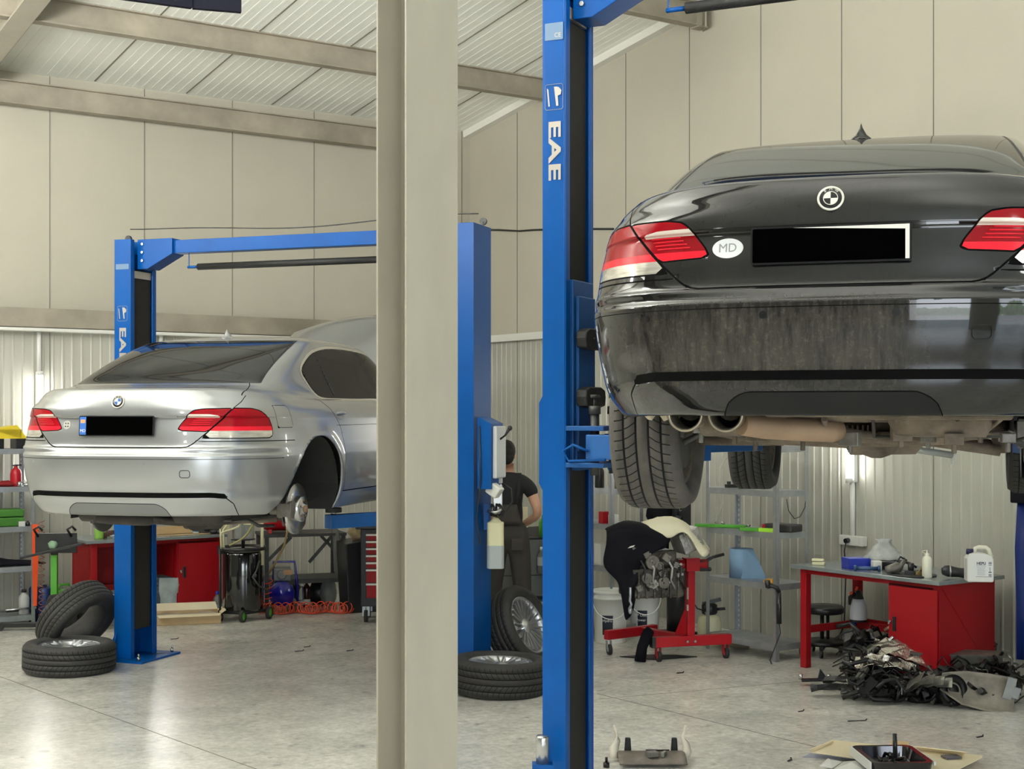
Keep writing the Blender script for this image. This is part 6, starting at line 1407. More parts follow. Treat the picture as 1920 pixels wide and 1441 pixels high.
def engine(t):
    mb = MB(); mb.b2((-.24, -.18, -.27), (.22, .18, -.02)); mb.b2((-.20, -.16, -.02), (.16, .16, .12)); mb.obj('block', mat('oily_block', lin(84, 80, 72), .5, .4, noise=(9, .6), bump=(40, .6)), t, bevel=.02)
    mb = MB()
    for k in range(6): mb.b2((-.20+.07*k, -.195, -.27), (-.185+.07*k, -.18, -.04))
    mb.b2((-.24, -.19, -.05), (.22, -.17, -.03)); mb.obj('block_ribs', MATS['oily_block'], t)
    mb = MB(); mb.box((.27, -.09, .20), (.19, .26, .18), R=Matrix.Rotation(-.4, 3, 'Y')); ch_ = mb.obj('cylinder_head', M_alu, t, bevel=.012)
    for k in range(4):
        mb = MB(); q = Vector((.21+.042*k, -.225, .26-.03*k)); mb.lathe([(.014, 0), (.024, 0), (.026, .02), (.014, .02), (.014, 0)], 14, q, Matrix.Rotation(math.pi/2, 3, 'X')); mb.bar(q+Vector((0, 0, .02)), q+Vector((.04, 0, -.10)), .012, .02); mb.obj('head_port', M_alu, ch_, clean=False)
    for k, (x, z, r) in enumerate(((-.08, .03, .06), (-.13, -.10, .045), (.02, -.14, .05), (-.02, .0, .035))):
        mb = MB(); mb.lathe([(0, .018), (r*.35, .03), (r*.6, .02), (r*.9, .034), (r, .02), (r, 0), (r*.7, -.01)], 22, (x, -.20, z), Matrix.Rotation(math.pi/2, 3, 'X')); mb.obj('pulley' if k else 'alternator', M_cast, t, clean=False)
    for k in range(5):
        mb = MB(); x = -.18+.08*k; mb.tube([(x, -.20, .05), (x+.03, -.23, -.02), (x+.02, -.22, -.12), (x+.07, -.20, -.20)], .010, 8); mb.obj('pipe', M_alu if k % 2 else M_blk2, t, clean=False)
    rr = random.Random(31)
    for k in range(12):
        mb = MB(); x = rr.uniform(-.2, .18); z = rr.uniform(-.22, .12); mb.box((x, -.20, z), (rr.uniform(.03, .07), .04, rr.uniform(.02, .06)), R=Matrix.Rotation(rr.uniform(-.6, .6), 3, 'Y')); mb.cyl((x+.02, -.19, z), (x+.02, -.235, z+.01), rr.uniform(.007, .014), 7); mb.obj('casting_lug', M_alu if k % 2 else M_cast, t, bevel=.004)
    mb = MB(); mb.box((-.22, -.1, .10), (.06, .18, .12)); mb.obj('bracket', M_cast, t, bevel=.01)
    mb = MB(); mb.tube([(-.27, -.2, -.17), (-.27, -.2, -.23), (-.275, -.2, -.28), (-.262, -.2, -.31), (-.28, -.2, -.35)], .012, 6); mb.ball((-.27, -.2, -.36), (.02, .014, .03), 10); mb.obj('lifting_chain', M_galv, t, clean=False)
q = loc_on(ESP, ERZ, .02, .03, .82); P1('car_engine', 'bare grey car engine mounted on the red stand', 'engine', q, engine, ERZ)
# cloths: draped sheets defined by rows of points, subdivided
def cloth(name, rows, m, label, loc, rz, th=.012):
    mb = MB(); n = len(rows[0]); mb.add([p for r in rows for p in r], [(i*n+j, i*n+j+1, (i+1)*n+j+1, (i+1)*n+j) for i in range(len(rows)-1) for j in range(n-1)], True)
    o = solo(mb, name, m, label, 'cloth', loc, rz, clean=False); ss = o.modifiers.new('a', 'SUBSURF'); ss.levels = ss.render_levels = 2
    tx = bpy.data.textures.new(name, 'CLOUDS'); tx.noise_scale = .12; d = o.modifiers.new('d', 'DISPLACE'); d.texture = tx; d.strength = .03; d.mid_level = .5; so = o.modifiers.new('s', 'SOLIDIFY'); so.thickness = th; return o
# local: x right, z up (metres above engine origin), y toward viewer negative
q = at(1200, 1075, 12.1)
def px3(px, py, y): s_ = (12.1+y)/FPX; return ((px-CX)*s_-q.x, y, CAMH+(HY-py)*s_-q.z)
rows = []
for y, L_ in ((-.26, [(1140, 1000), (1133, 1040), (1130, 1064), (1152, 1080), (1166, 1100), (1172, 1165)]),
              (-.28, [(1165, 985), (1150, 1010), (1150, 1050), (1165, 1085), (1175, 1115), (1178, 1160)]),
              (-.29, [(1200, 984), (1185, 1005), (1172, 1045), (1178, 1085), (1184, 1110), (1184, 1150)]),
              (-.28, [(1228, 996), (1215, 1012), (1196, 1045), (1190, 1075), (1190, 1095), (1188, 1130)]),
              (-.27, [(1258, 1012), (1248, 1028), (1222, 1034), (1203, 1055), (1196, 1072), (1192, 1100)])): rows.append([px3(a, b, y+(.03 if i % 2 else -.02)) for i, (a, b) in enumerate(L_)])
rows = [[(px3(1150+27*k, 990-3*k, .0+.05)[0], .10, px3(1150+27*k, 985-2*k, .0)[2]) for k in range(6)]] and rows
top = [[px3(a, b, y) for (a, b) in L_] for y, L_ in ((.15, [(1150, 1010), (1160, 990), (1180, 986), (1205, 986), (1230, 994), (1250, 1006)]),)]
R2 = [[rows[c][r] for c in range(5)] for r in range(6)]; R2 = [[(p_[0], .14, p_[2]-.02) for p_ in R2[0]], [(p_[0], -.08, p_[2]+.018) for p_ in R2[0]]]+R2
bc = cloth('black_cloth', R2, M_blkcloth, 'black cloth draped over the left side of the engine', (q.x, q.y, q.z), 0)
mb = MB(); c_ = px3(1184, 1025, -.33); mb.prism([(-.03, -.012), (-.01, .004), (.03, .014), (.02, .002), (-.0, -.006)], 0, .003, Matrix.Translation((q.x+c_[0], q.y+c_[1]+.015, q.z+c_[2])) @ Matrix.Rotation(math.pi/2, 4, 'X'))
e_ = mb.obj('printed_mark', M_wplast, None, clean=False); e_.parent = bc; e_.matrix_parent_inverse = Matrix.Translation((-q.x, -q.y, -q.z))
wr = []
for y, L_ in ((.22, [(1205, 985), (1235, 975), (1262, 974), (1285, 982), (1308, 1005), (1325, 1035)]), (.05, [(1200, 980), (1225, 971), (1250, 968), (1278, 974), (1305, 994), (1330, 1030)]), (-.12, [(1202, 984), (1225, 974), (1252, 972), (1276, 980), (1306, 1002), (1328, 1034)]),
              (-.22, [(1215, 990), (1235, 990), (1258, 990), (1278, 985), (1308, 1015), (1326, 1040)]), (-.24, [(1232, 1005), (1245, 1008), (1262, 1010), (1282, 988), (1306, 1030), (1318, 1048)])): wr.append([px3(a, b, y) for a, b in L_])
cloth('cream_cloth', wr, M_wcloth, 'cream cloth draped over the top of the engine', (q.x, q.y, q.z), 0)
p = F(1237, 1236); mb = MB(); mb.prism([(-.33, .02), (-.05, -.13), (.08, -.08), (.33, .02), (.15, .10), (-.1, .12)], .001, .008); solo(mb, 'floor_mat', M_blk2, 'black sheet lying on the floor under the engine stand', 'sheet', (p.x, p.y+.1, 0))
mb = MB(); mb.tube([(0, 0, 0), (.02, .02, .12), (.07, .03, .24), (.09, .04, .26)], [.05, .045, .05, .04], 10); p = F(1200, 1240); solo(mb, 'black_boot_cover', M_blkcloth, 'crumpled black sleeve on the floor left of the engine stand beam', 'sleeve', (p.x, p.y, 0), clean=False)
def postthing(t):
    mb = MB(); mb.lathe([(0, 0), (.095, 0), (.095, .72), (0, .72)], 28); mb.obj('cylinder', M_blk2, t, clean=False); mb = MB(); mb.box((0, 0, .025), (.32, .26, .05)); mb.obj('base', M_blk2, t, bevel=.01)
p = F(1245, 1192); P1('press_cylinder', 'tall black cylinder on a flat base behind the hanging engine', 'cylinder', (p.x+.12, p.y, 0), postthing, .3)
def bsuit(t):
    mb = MB(); mb.ball((0, 0, .0), (.17, .12, .16), 18, jit=.08, rnd=rnd); mb.obj('hood', M_blkcloth, t, clean=False); mb = MB(); mb.tube([(-.02, -.12, .08), (-.03, -.13, .0)], .012, 8); mb.obj('cord', M_wplast, t, clean=False)
q = at(1238, 962, 13.4); mb = MB(); mb.ball((0, 0, 0), (.13, .08, .15), 18, jit=.06, rnd=rnd); mb.tube([(0, 0, 0), (.0, 0, -.5)], [.10, .07], 12)
solo(mb, 'hanging_coat', M_blkcloth, 'black coat hanging behind the engine, below the raised tyre', 'coat', q, clean=False)
q = at(1285, 965, 13.3); mb = MB(); mb.box((0, 0, -.05), (.09, .05, .42)); mb.box((-.10, 0, .02), (.05, .04, .30)); mb.cyl((-.06, -.03, .02), (-.06, -.06, .02), .03, 12); mb.cyl((-.11, -.03, -.02), (-.07, -.05, -.02), .02, 12); mb.box((-.05, 0, -.02), (.12, .03, .03)); solo(mb, 'wall_bracket', M_blk2, 'black wall bracket with fittings behind the cream cloth', 'bracket', q, .4, clean=False)
# pump sprayer
def sprayer(t):
    mb = MB(); mb.lathe([(0, 0), (.10, 0), (.108, .02), (.108, .20), (.095, .25), (.05, .28), (0, .28)], 32); mb.obj('tank', M_cream, t, clean=False)
    mb = MB(); mb.lathe([(0, .27), (.05, .27), (.07, .29), (.07, .36), (.05, .375), (0, .375)], 24); mb.box((.02, 0, .39), (.17, .04, .03), R=Matrix.Rotation(-.25, 3, 'Y')); mb.cyl((.05, 0, .32), (.14, -.02, .33), .014, 10); mb.obj('pump_head', M_blk2, t, clean=False)
    mb = MB(); mb.ball((-.03, -.075, .30), (.022, .016, .02), 12); mb.obj('gauge', M_steelb, t, clean=False)
    mb = MB(); mb.tube([(-.03, -.08, .31), (-.12, -.1, .34), (-.20, -.05, .46), (-.30, .0, .50)], .007, 8); mb.obj('hose', M_blk2, t, clean=False)
p = F(1333, 1212); P1('pump_sprayer', 'cream pump sprayer with black head beside the galvanised shelving', 'sprayer', (p.x, p.y+.1, 0), sprayer, 0)
mb = MB(); pts = [(0, 0, .03), (.03, 0, .045), (.06, 0, .05), (.09, 0, .045), (.12, 0, .03), (.16, 0, .015), (.20, 0, .01)]; mb.tube([(x_+.05, y_, z_) for x_, y_, z_ in pts], [.02, .04, .045, .042, .03, .018, .01], 14)
p = F(1352, 1215); solo(mb, 'rubber_boot', mat('beige_rubber', lin(150, 140, 120), .6), 'beige ribbed rubber boot on the floor beside the pump sprayer', 'rubber boot', (p.x, p.y, .0), .1, clean=False)
# ---- on the right galvanised shelving
def RX(px, y): return px2(RS, RR, px, y, 1, 0)
def pxr(px, y, k): return onR(RX(px, y), y, k)
def level(t, L=.36, m=M_green, m2=None):
    mb = MB(); mb.b2((-L/2, -.04, 0), (L/2, .04, .028)); mb.obj('tray', m, t, bevel=.004)
    if m2: mb = MB(); mb.b2((0, -.042, .0), (L/2-.03, -.0, .030)); mb.obj('insert', m2, t)
P1('tool_tray', 'long green tool tray overhanging the left end of the galvanised shelf', 'tray', pxr(1352, .06, 2), lambda t: level(t, .46), RR+.55); P1('tool_tray', 'two tone lime green tray on the galvanised shelf near its corner post', 'tray', pxr(1425, .05, 2), lambda t: level(t, .34, M_green, mat('lime', lin(170, 230, 60), .4)), RR+.5)
for px, lb_ in ((1345, 'small bright socket at the left tip of the long green tray'), (1358, 'small bright socket in the middle of the long green tray'), (1406, 'small bright socket lying on the two tone lime tray')):
    q = pxr(px, .07, 2); mb = MB(); mb.cyl((0, 0, 0), (.0, .03, 0), .010, 10); solo(mb, 'socket_bit', M_steelb, lb_, 'socket', (q[0], q[1], q[2]+.038), rnd.uniform(0, 1))
def rcase(t):
    mb = MB(); mb.b2((-.09, -.14, 0), (.09, .14, .065)); mb.obj('case', mat('case_charcoal', lin(46, 44, 46), .5), t, bevel=.012); mb = MB(); mb.b2((-.095, -.145, .02), (.095, -.12, .06)); mb.b2((-.095, -.10, .005), (-.07, -.07, .067)); mb.obj('latch', M_redd, t)
P1('drill_case', 'charcoal case with red latch on the galvanised shelf, right of its post', 'case', onR(RSL-.12, .20, 2), rcase, RR-math.pi/2+.2)
mb = MB(); mb.lathe([(0, 0), (.105, 0), (.105, .25), (.03, .252), (.03, .24), (0, .24)], 36); mb.add([(.07, -.10, 0), (.20, -.12, 0), (.14, -.11, .14), (.09, -.08, .25), (.03, -.105, .25), (-.02, -.11, .0)], [(0, 1, 2, 3, 4, 5)])
solo(mb, 'paper_roll', M_blux, 'large blue paper towel roll on the middle galvanised shelf', 'paper roll', pxr(1390, .16, 1), 0, clean=False)
mb = MB(); mb.box((0, 0, .02), (.10, .04, .035), -.2); mb.box((-.05, .0, .015), (.05, .03, .02), .3); solo(mb, 'yellow_clamp', mat('amber', lin(228, 170, 60), .5), 'small yellow tool on the galvanised shelf right of the paper roll', 'tool', pxr(1446, .04, 1), RR, clean=False)
mb = MB(); mb.box((0, 0, .02), (.10, .05, .03), .3); mb.cyl((-.02, 0, .02), (-.02, 0, .06), .018, 12); solo(mb, 'small_valve', M_blk2, 'small black valve on the upper galvanised shelf', 'valve', pxr(1371, .06, 3), clean=False)
mb = MB(); mb.ball((0, 0, .012), (.03, .02, .014), 10); solo(mb, 'green_cap', M_green, 'little green cap beside the black valve on the upper shelf', 'cap', pxr(1389, .06, 3), clean=False)
def inspection(t):
    mb = MB(); mb.tube([(0, 0, 0), (.0, 0, -.26)], [.018, .021], 12); mb.obj('handle', M_blk2, t, clean=False); mb = MB(); mb.tube([(0, 0, 0), (-.02, 0, .04), (-.06, 0, .055), (-.10, 0, .05)], [.018, .02, .02, .022], 10); mb.tube([(-.09, 0, .04), (-.10, 0, .10)], .024, 12); mb.obj('nozzle', M_blk2, t, clean=False)
    mb = MB(); mb.tube([(0, 0, -.26), (.01, 0, -.34), (-.04, -.01, -.46), (-.08, -.02, -.56), (-.04, -.03, -.66), (.10, -.03, -.70), (.3, -.02, -.70)], .005, 6); mb.obj('cable', M_blk2, t, clean=False)
q = at(1461, 1110, 11.93); P1('blow_gun', 'black blow gun with cable hanging on the corner post of the galvanised shelving', 'blow gun', q, inspection, 0)
q = at(1475, 935, 12.0); mb = MB(); mb.tube([(0, 0, 0), (.02, .02, -.10), (.08, .08, -.17), (.14, .14, -.16), (.19, .18, -.08), (.20, .20, .02)], .004, 6); solo(mb, 'cable', M_blk2, 'black cable sagging under the end of the upper galvanised shelf', 'cable', q, clean=False)
q = at(1372, 855, 12.9); mb = MB(); mb.tube([(0, 0, 0), (-.06, 0, -.02), (-.10, 0, -.10), (-.11, 0, -.22), (-.09, 0, -.42), (-.14, 0, -.60)], .009, 8); solo(mb, 'white_hose', mat('hose_white', lin(214, 214, 196), .5), 'pale curved hose hanging on the wall behind the far tyre', 'hose', q, clean=False)
# ---- on the middle shelving
def MX(px, y): return px2(MS, RR, px, y, 1, 0)
for k, px, d, m, lab in ((2, 1128, (.07, .10, .11), M_redd, 'red box on the shelf behind the near blue column'), (2, 1144, (.06, .08, .09), M_wplast, 'small white box next to the red box behind the near blue column')): boxy(lab, onM(MX(px, .06), .10, k), d, m, RR)
boxy('white carton on the lower shelf behind the white buckets', onM(MX(1128, .1), .1, 1), (.10, .1, .20), M_wplast, RR, 'carton', 'carton')
for px, lab in ((1150, 'tan and black grease cartridge bottle behind the raised rear tyre'), (1124, 'dark bottle at the left end of the top middle shelf')): bottle(lab, onM(MX(px, .1), .1, 3), .045, .24, M_blk2 if px < 1130 else mat('tan_bottle', lin(130, 120, 96), .5), M_blk2, neck=.4)
# ---- right workbench items
def RBX(px, y, z=.84): return px2(RB, RR, px, y, z, 0)
mb = MB(); mb.b2((-.05, -.03, 0), (.05, .03, .025)); mb.b2((-.055, -.025, .03), (.04, .03, .05)); solo(mb, 'sponge', M_cream, 'pair of cream sponges at the left end of the red workbench', 'sponge', onRB(RBX(1535, .12), .12), RR+.6, bevel=.006)
def bbox(t):
    mb = MB(); mb.b2((-.11, -.08, 0), (.07, .08, .085)); mb.obj('carton', M_bluep, t, bevel=.003); mb = MB(); mb.b2((.0705, -.081, 0), (.105, .08, .08)); mb.obj('printed_end', mat('blue_marble', lin(90, 120, 180), .5, noise=(30, .5)), t)
P1('blue_box', 'dark blue box on the red workbench', 'box', onRB(RBX(1606, .18), .20), bbox, .15)
boxy('small white box beside the dark blue box on the workbench', onRB(RBX(1640, .18), .2), (.07, .06, .075), M_wplast, .1)
mb = MB(); mb.cyl((0, 0, .022), (.16, -.03, .022), .015, 12); mb.cyl((-.02, .004, .022), (0, 0, .022), .024, 12); mb.cyl((.16, -.03, .022), (.18, -.034, .022), .024, 12); solo(mb, 'screwdriver', mat('handle_blue', lin(40, 70, 110), .4), 'blue handled tool lying at the front edge of the red workbench', 'tool', onRB(RBX(1606, .03), .03), clean=False)
mb = MB(); rr = random.Random(5); vs = []; N_ = 22
for j, (r, z) in enumerate(((.17, .0), (.165, .02), (.12, .06), (.085, .10), (.05, .135), (.06, .16), (.045, .165), (.02, .15))):
    for i in range(N_): a = 2*math.pi*i/N_; k = 1+rr.uniform(-.14, .14); vs.append((r*k*math.cos(a), r*.6*k*math.sin(a), z+rr.uniform(-.006, .006)+.0))
mb.add(vs, [(j*N_+i, j*N_+(i+1) % N_, (j+1)*N_+(i+1) % N_, (j+1)*N_+i) for j in range(7) for i in range(N_)], True); q = onRB(RBX(1655, .35), .36); solo(mb, 'plastic_bag', mat('bag_film', lin(214, 216, 212), .25, trans=.35, noise=(12, .25)), 'crumpled clear plastic bag lying on the black part on the workbench', 'bag', (q[0], q[1], q[2]+.07), clean=False)
mb = MB(); mb.b2((-.10, -.06, 0), (.12, .08, .07)); solo(mb, 'black_part', M_blk2, 'black boxy part under the clear plastic bag', 'car part', onRB(RBX(1662, .34), .34), RR+.5, bevel=.01)
def pump(t):
    mb = MB(); mb.tube([(-.09, 0, .03), (-.05, 0, .04), (.0, 0, .055), (.03, .0, .05)], [.028, .034, .04, .03], 14); mb.tube([(.0, -.02, .03), (.02, -.04, .08), (.05, 0, .10)], .018, 10); mb.obj('pump_body', M_cast, t, clean=False)
    mb = MB(); mb.tube([(.04, 0, .10), (.10, .02, .08), (.15, .02, .05)], .010, 8); mb.tube([(.0, .02, .09), (.03, .04, .13), (.08, .03, .10)], .008, 8); mb.obj('hose', M_blk2, t, clean=False)
P1('brake_pump', 'grey and black metal pump in the middle of the red workbench', 'car part', onRB(RBX(1680, .10), .12), pump, 0)
mb = MB(); mb.b2((-.05, -.035, 0), (.07, .035, .035)); mb.cyl((0, 0, .03), (0, 0, .09), .024, 14); mb.cyl((.05, -.02, .03), (.11, -.02, .05), .012, 10); solo(mb, 'solenoid_valve', M_blk2, 'black part with upright round cap left of the white squeeze bottle', 'car part', onRB(RBX(1708, .16), .16), RR+.7, clean=False)
mb = MB(); mb.tube([(-.02, 0, .01), (.0, 0, .04), (.02, 0, .07)], .006, 8); mb.box((0, .01, .02), (.05, .03, .03)); mb.box((.03, .0, .015), (.03, .03, .03)); solo(mb, 'brass_fitting', mat('brass', lin(150, 130, 90), .4, .7), 'small brass and steel fitting beside the white squeeze bottle', 'fitting', onRB(RBX(1723, .14), .14), clean=False)
bottle('white squeeze bottle with pointed nozzle on the red workbench', onRB(RBX(1738, .12), .12), .037, .205, mat('cream_white', lin(236, 234, 214), .45), MATS['cream_white'], cap='nozzle', name='squeeze_bottle', rz=-1.4)
mb = MB(); mb.lathe([(0, 0), (.16, 0), (.17, .008), (.16, .01), (0, .008)], 32); q = onRB(RBX(1712, .12), .14); solo(mb, 'rubber_plate', M_blk2, 'flat black disc lying under the parts on the red workbench', 'disc', (q[0], q[1]+.02, q[2]), clean=False)
def cvboot(t):
    mb = MB(); mb.tube([(-.10, 0, .06), (-.09, 0, .06), (-.05, 0, .055), (-.02, 0, .05), (.03, 0, .045), (.08, -.02, .04), (.14, -.03, .04)], [.02, .035, .045, .04, .035, .04, .035], 16); mb.obj('housing', M_blk2, t, clean=False); mb = MB(); mb.lathe([(.036, 0), (.046, .004), (.046, .012), (.036, .016)], 20, (-.045, 0, .055), Matrix.Rotation(math.pi/2, 3, 'Y')); mb.obj('ring', M_steelb, t, clean=False)
P1('sensor_motor', 'black round motor left of the white jerrycan', 'car part', onRB(RBX(1783, .2), .25), cvboot, -.2)
def jerry(t):
    mb = MB(); prof = [(-.092, 0), (.092, 0), (.095, .01), (.095, .165), (.085, .19), (.05, .205), (-.04, .215), (-.075, .205), (-.095, .17), (-.095, .01)]
    M = Matrix.Rotation(math.pi/2, 4, 'X'); mb.prism(prof, -.065, .065, M); b_ = mb.obj('container', M_wplast, t, bevel=.012)
    mb = MB(); mb.tube([(-.03, 0, .205), (-.025, 0, .245), (.0, 0, .252), (.05, 0, .25), (.07, 0, .235), (.088, 0, .18)], [.016, .015, .015, .015, .016, .016], 12); mb.obj('handle', mat('cream_white', (.8, .8, .7), .4), t, clean=False)
    mb = MB(); mb.cyl((-.065, 0, .20), (-.065, 0, .238), .026, 20); mb.obj('cap', mat('cap_navy', lin(30, 26, 70), .4), t)
    mb = MB(); mb.b2((-.045, -.0675, .035), (.085, -.0660, .155)); lb = mb.obj('label', mat('label_white', lin(236, 236, 234), .5), t)
    ink = mat('ink_dark', lin(30, 50, 62), .5); Mx = Matrix.Rotation(math.pi/2, 4, 'X')
    text_mesh('lettering', 'HEPU', .030, Matrix.Translation((.004, -.068, .138)) @ Mx, ink, lb, bold=.0008, xs=.9)
    mb = MB(); mb.b2((-.03, -.0684, .120), (.038, -.0676, .1225))
    for k in range(8): mb.b2((-.026+.003*(k % 2), -.0684, .108-.008*k), (.034-.004*(k % 3), -.0676, .1095-.008*k))
    for k, (a, b) in enumerate(((.150, .145), (.142, .134), (.128, .124), (.112, .070), (.078, .070), (.060, .052), (.048, .044))): mb.b2((.056, -.0684, b), (.078, -.0676, a)) if k != 3 else mb.b2((.064, -.0684, b), (.068, -.0676, a))
    mb.obj('fine_print', mat('ink_grey', lin(120, 120, 130), .6), lb); mb = MB(); mb.b2((-.035, -.0684, .040), (.080, -.0676, .0425)); mb.obj('stripe', mat('maroon', lin(110, 40, 50), .5), lb)
    mb = MB(); mb.b2((-.0965, -.02, .02), (-.0945, -.016, .17)); mb.obj('sight_strip', MATS['ink_grey'], t)
P1('jerrycan', 'white plastic jerrycan with printed label on the red workbench', 'jerrycan', onRB(RBX(1832, .22), .24), jerry, -.12)
# ---- under the right workbench
def spray2(t):
    mb = MB(); mb.lathe([(0, 0), (.068, 0), (.072, .01), (.072, .02)], 28); mb.obj('foot_ring', M_blk2, t, clean=False); mb = MB(); mb.lathe([(.070, .018), (.070, .11), (.055, .155), (.042, .19), (0, .19)], 28); mb.obj('tank', mat('grey_lilac', lin(196, 198, 206), .45), t, clean=False)
    mb = MB(); mb.lathe([(.045, .19), (.032, .23), (.022, .26), (0, .26)], 20); mb.tube([(-.03, 0, .24), (-.07, 0, .20), (-.075, 0, .14)], [.014, .018, .010], 10); mb.obj('pump', M_blk2, t, clean=False); mb = MB(); mb.tube([(-.02, 0, .26), (-.01, 0, .29)], .010, 8); mb.ball((-.06, 0, .235), .016, 8); mb.obj('nozzle', M_orange, t, clean=False)
q = onRB(RBX(1608, .55, .35), .56, .345); P1('pressure_sprayer', 'pale grey pressure sprayer on the lower rail of the red workbench', 'sprayer', q, spray2, 0)
def stool(t):
    mb = MB(); mb.lathe([(0, .36), (.16, .36), (.17, .375), (.17, .41), (.15, .425), (0, .43)], 32); mb.obj('seat', M_blk2, t, clean=False)
    mb = MB(); mb.cyl((-.02, 0, .12), (-.02, 0, .37), .018, 12); mb.cyl((.03, 0, .12), (.03, 0, .37), .014, 12); mb.obj('post', M_blk2, t)
    mb = MB(); mb.lathe([(0, .10), (.17, .09), (.18, .11), (.16, .13), (0, .14)], 24); mb.obj('tool_tray', M_blk2, t, clean=False)
    for k in range(5):
        a = 2*math.pi*k/5+.6; mb = MB(); mb.bar((0, 0, .09), (.20*math.cos(a), .20*math.sin(a), .08), .035, .03); mb.cyl((.20*math.cos(a)-.012, .20*math.sin(a), .035), (.20*math.cos(a)+.012, .20*math.sin(a), .035), .035, 16); mb.obj('castor_leg', M_blk2, t)
p = F(1556, 1240); P1('rolling_stool', 'low black rolling stool behind the left leg of the red workbench', 'stool', (p.x+.03, p.y+.35, 0), stool, 0)
for i, (px, lab) in enumerate(((1606, 'large clear water bottle with blue cap under the red workbench, left one'), (1632, 'large clear water bottle with blue cap touching the red cabinet'))):
    p = F(px, 1243); bottle(lab, (p.x, p.y+.12+.12*i, 0), .078, .33, M_clear, M_bluep, neck=.3, name='water_bottle', group='large water bottles')
# socket strip and cable under the tube lamp, dark cable along the wall, hanging lamp tube
q = W(.04, onright(1605)); t = thing('power_socket', 'double white wall socket with plug below the lit tube lamp', 'socket', (q.x, q.y, .93), RR)
mb = MB(); mb.b2((-.13, -.03, 0), (.10, .03, .085)); mb.obj('socket_box', M_wplast, t, bevel=.006); mb = MB(); mb.b2((.10, -.032, 0), (.14, .03, .085)); mb.obj('switch', M_wplast, t, bevel=.004); mb = MB(); mb.cyl((-.02, -.03, .045), (-.02, -.07, .04), .022, 12); mb.tube([(-.02, -.06, .03), (-.03, -.07, -.05), (-.02, -.06, -.2), (-.03, -.06, -.45), (-.04, -.06, -.70), (-.10, -.10, -.85), (-.2, -.12, -.90)], .006, 6); mb.obj('plug_cable', M_blk2, t, clean=False)
t = thing('hanging_lamp', 'unlit inspection tube lamp hanging under the black car before the right wall', 'lamp', at(1720, 845, 7.9)); mb = MB(); a_ = at(1646, 832, 7.9); b_ = at(1786, 853, 7.9); o_ = Vector(t.location)
mb.cyl(a_-o_, b_-o_, .018, 16); mb.obj('tube', mat('lamp_tube_off', lin(206, 210, 206), .15, trans=.3), t); mb = MB(); mb.cyl(b_-o_, b_-o_+Vector((.012, 0, -.004)), .022, 14); mb.cyl(b_-o_, b_-o_+Vector((0, 0, -.05)), .010, 8); mb.cyl(a_-o_, a_-o_-Vector((.012, 0, 0)), .022, 14); mb.obj('end_cap', M_wplast, t); mb = MB(); mb.tube([a_-o_+Vector((0, 0, .02)), Vector((-.05, 0, .035)), b_-o_+Vector((-.03, 0, .05)), b_-o_+Vector((.10, 0, .09))], .006, 6); mb.obj('hook_wire', M_dsteel, t, clean=False)
c1 = [W(.03, onright(px))+Vector((0, 0, 0)) for px in (905, 950, 985, 1015, 1070, 1120, 1160)]
mb = MB(); mb.tube([at(px, py, (W(.03, onright(px))).y) for px, py in ((912, 431), (935, 431), (975, 433), (1000, 431), (1040, 430), (1100, 429), (1150, 429))], .012, 6); tag(mb.obj('wall_cable', M_blk2, clean=False), 'thin black cable strung along the right wall above the white trim', 'cable')
a_ = Vector((-3.29, 12.28, 3.6)); b_ = Vector((-.23, 11.16, 3.62)); mb = MB(); mb.tube([a_.lerp(b_, u)+Vector((0, 0, .05*math.exp(-u*8)-.0+.02*math.sin(u*9))) for u in np.linspace(0.01, .99, 30)], .005, 6); tag(mb.obj('lift_cable', M_dsteel, clean=False), 'thin cable running above the crossbeam of the far lift', 'cable')
# blue curtain at the right edge, exhaust pieces
q = at(1903, 1200, 10.4); mb = MB(); vs = []
for i in range(18):
    x = .045*i
    for z in (.0, .4, .8, 1.15): vs.append((x+(.012 if z < .6 else 0), .02*math.sin(i*1.5)+(.03 if z > 1 else 0), z))
mb.add(vs, [(i*4+j, i*4+j+1, (i+1)*4+j+1, (i+1)*4+j) for i in range(17) for j in range(3)], True)
t = thing('tarpaulin', 'blue tarpaulin with black top edge hanging at the right edge of the picture', 'tarpaulin', (q.x, q.y, .30), RR); o = mb.obj('sheet', mat('tarp_blue', lin(8, 34, 100), .5), t, clean=False); so = o.modifiers.new('s', 'SOLIDIFY'); so.thickness = .006
mb = MB(); mb.b2((-.03, -.02, 1.13), (.8, .06, 1.24)); mb.obj('top_edge', M_blkcloth, t, bevel=.01)
mb = MB(); mb.b2((.78, .0, -.30), (.82, .04, 1.3)); mb.obj('upright', M_dsteel, t)
def cat(t):
    mb = MB(); mb.tube([(0, 0, 0), (0, 0, .05), (0, 0, .22), (.0, 0, .28)], [.04, .055, .055, .03], 18); mb.obj('can', mat('heat_brass', lin(120, 100, 70), .35, .8, noise=(6, .5)), t, clean=False)
p = F(1859, 1245); P1('catalytic_converter', 'brassy catalytic converter can standing beside the red workbench', 'car part', (p.x, p.y+.2, 0), cat)
def expipe(t):
    mb = MB(); mb.tube([(0, 0, 0), (.01, 0, .15), (.02, 0, .32), (-.0, 0, .40), (-.02, 0, .44)], [.03, .035, .045, .055, .05], 16); mb.obj('pipe', mat('rusty_exhaust', lin(84, 70, 60), .6, .5, noise=(8, .5)), t, clean=False); mb = MB(); mb.lathe([(.05, 0), (.07, 0), (.07, .012), (.05, .012), (.05, 0)], 6, (-.02, 0, .44)); mb.obj('flange', MATS['rusty_exhaust'], t, clean=False)
p = F(1890, 1245); P1('exhaust_manifold_pipe', 'rusty flanged exhaust pipe standing upright before the blue tarpaulin', 'car part', (p.x, p.y+.1, 0), expipe)
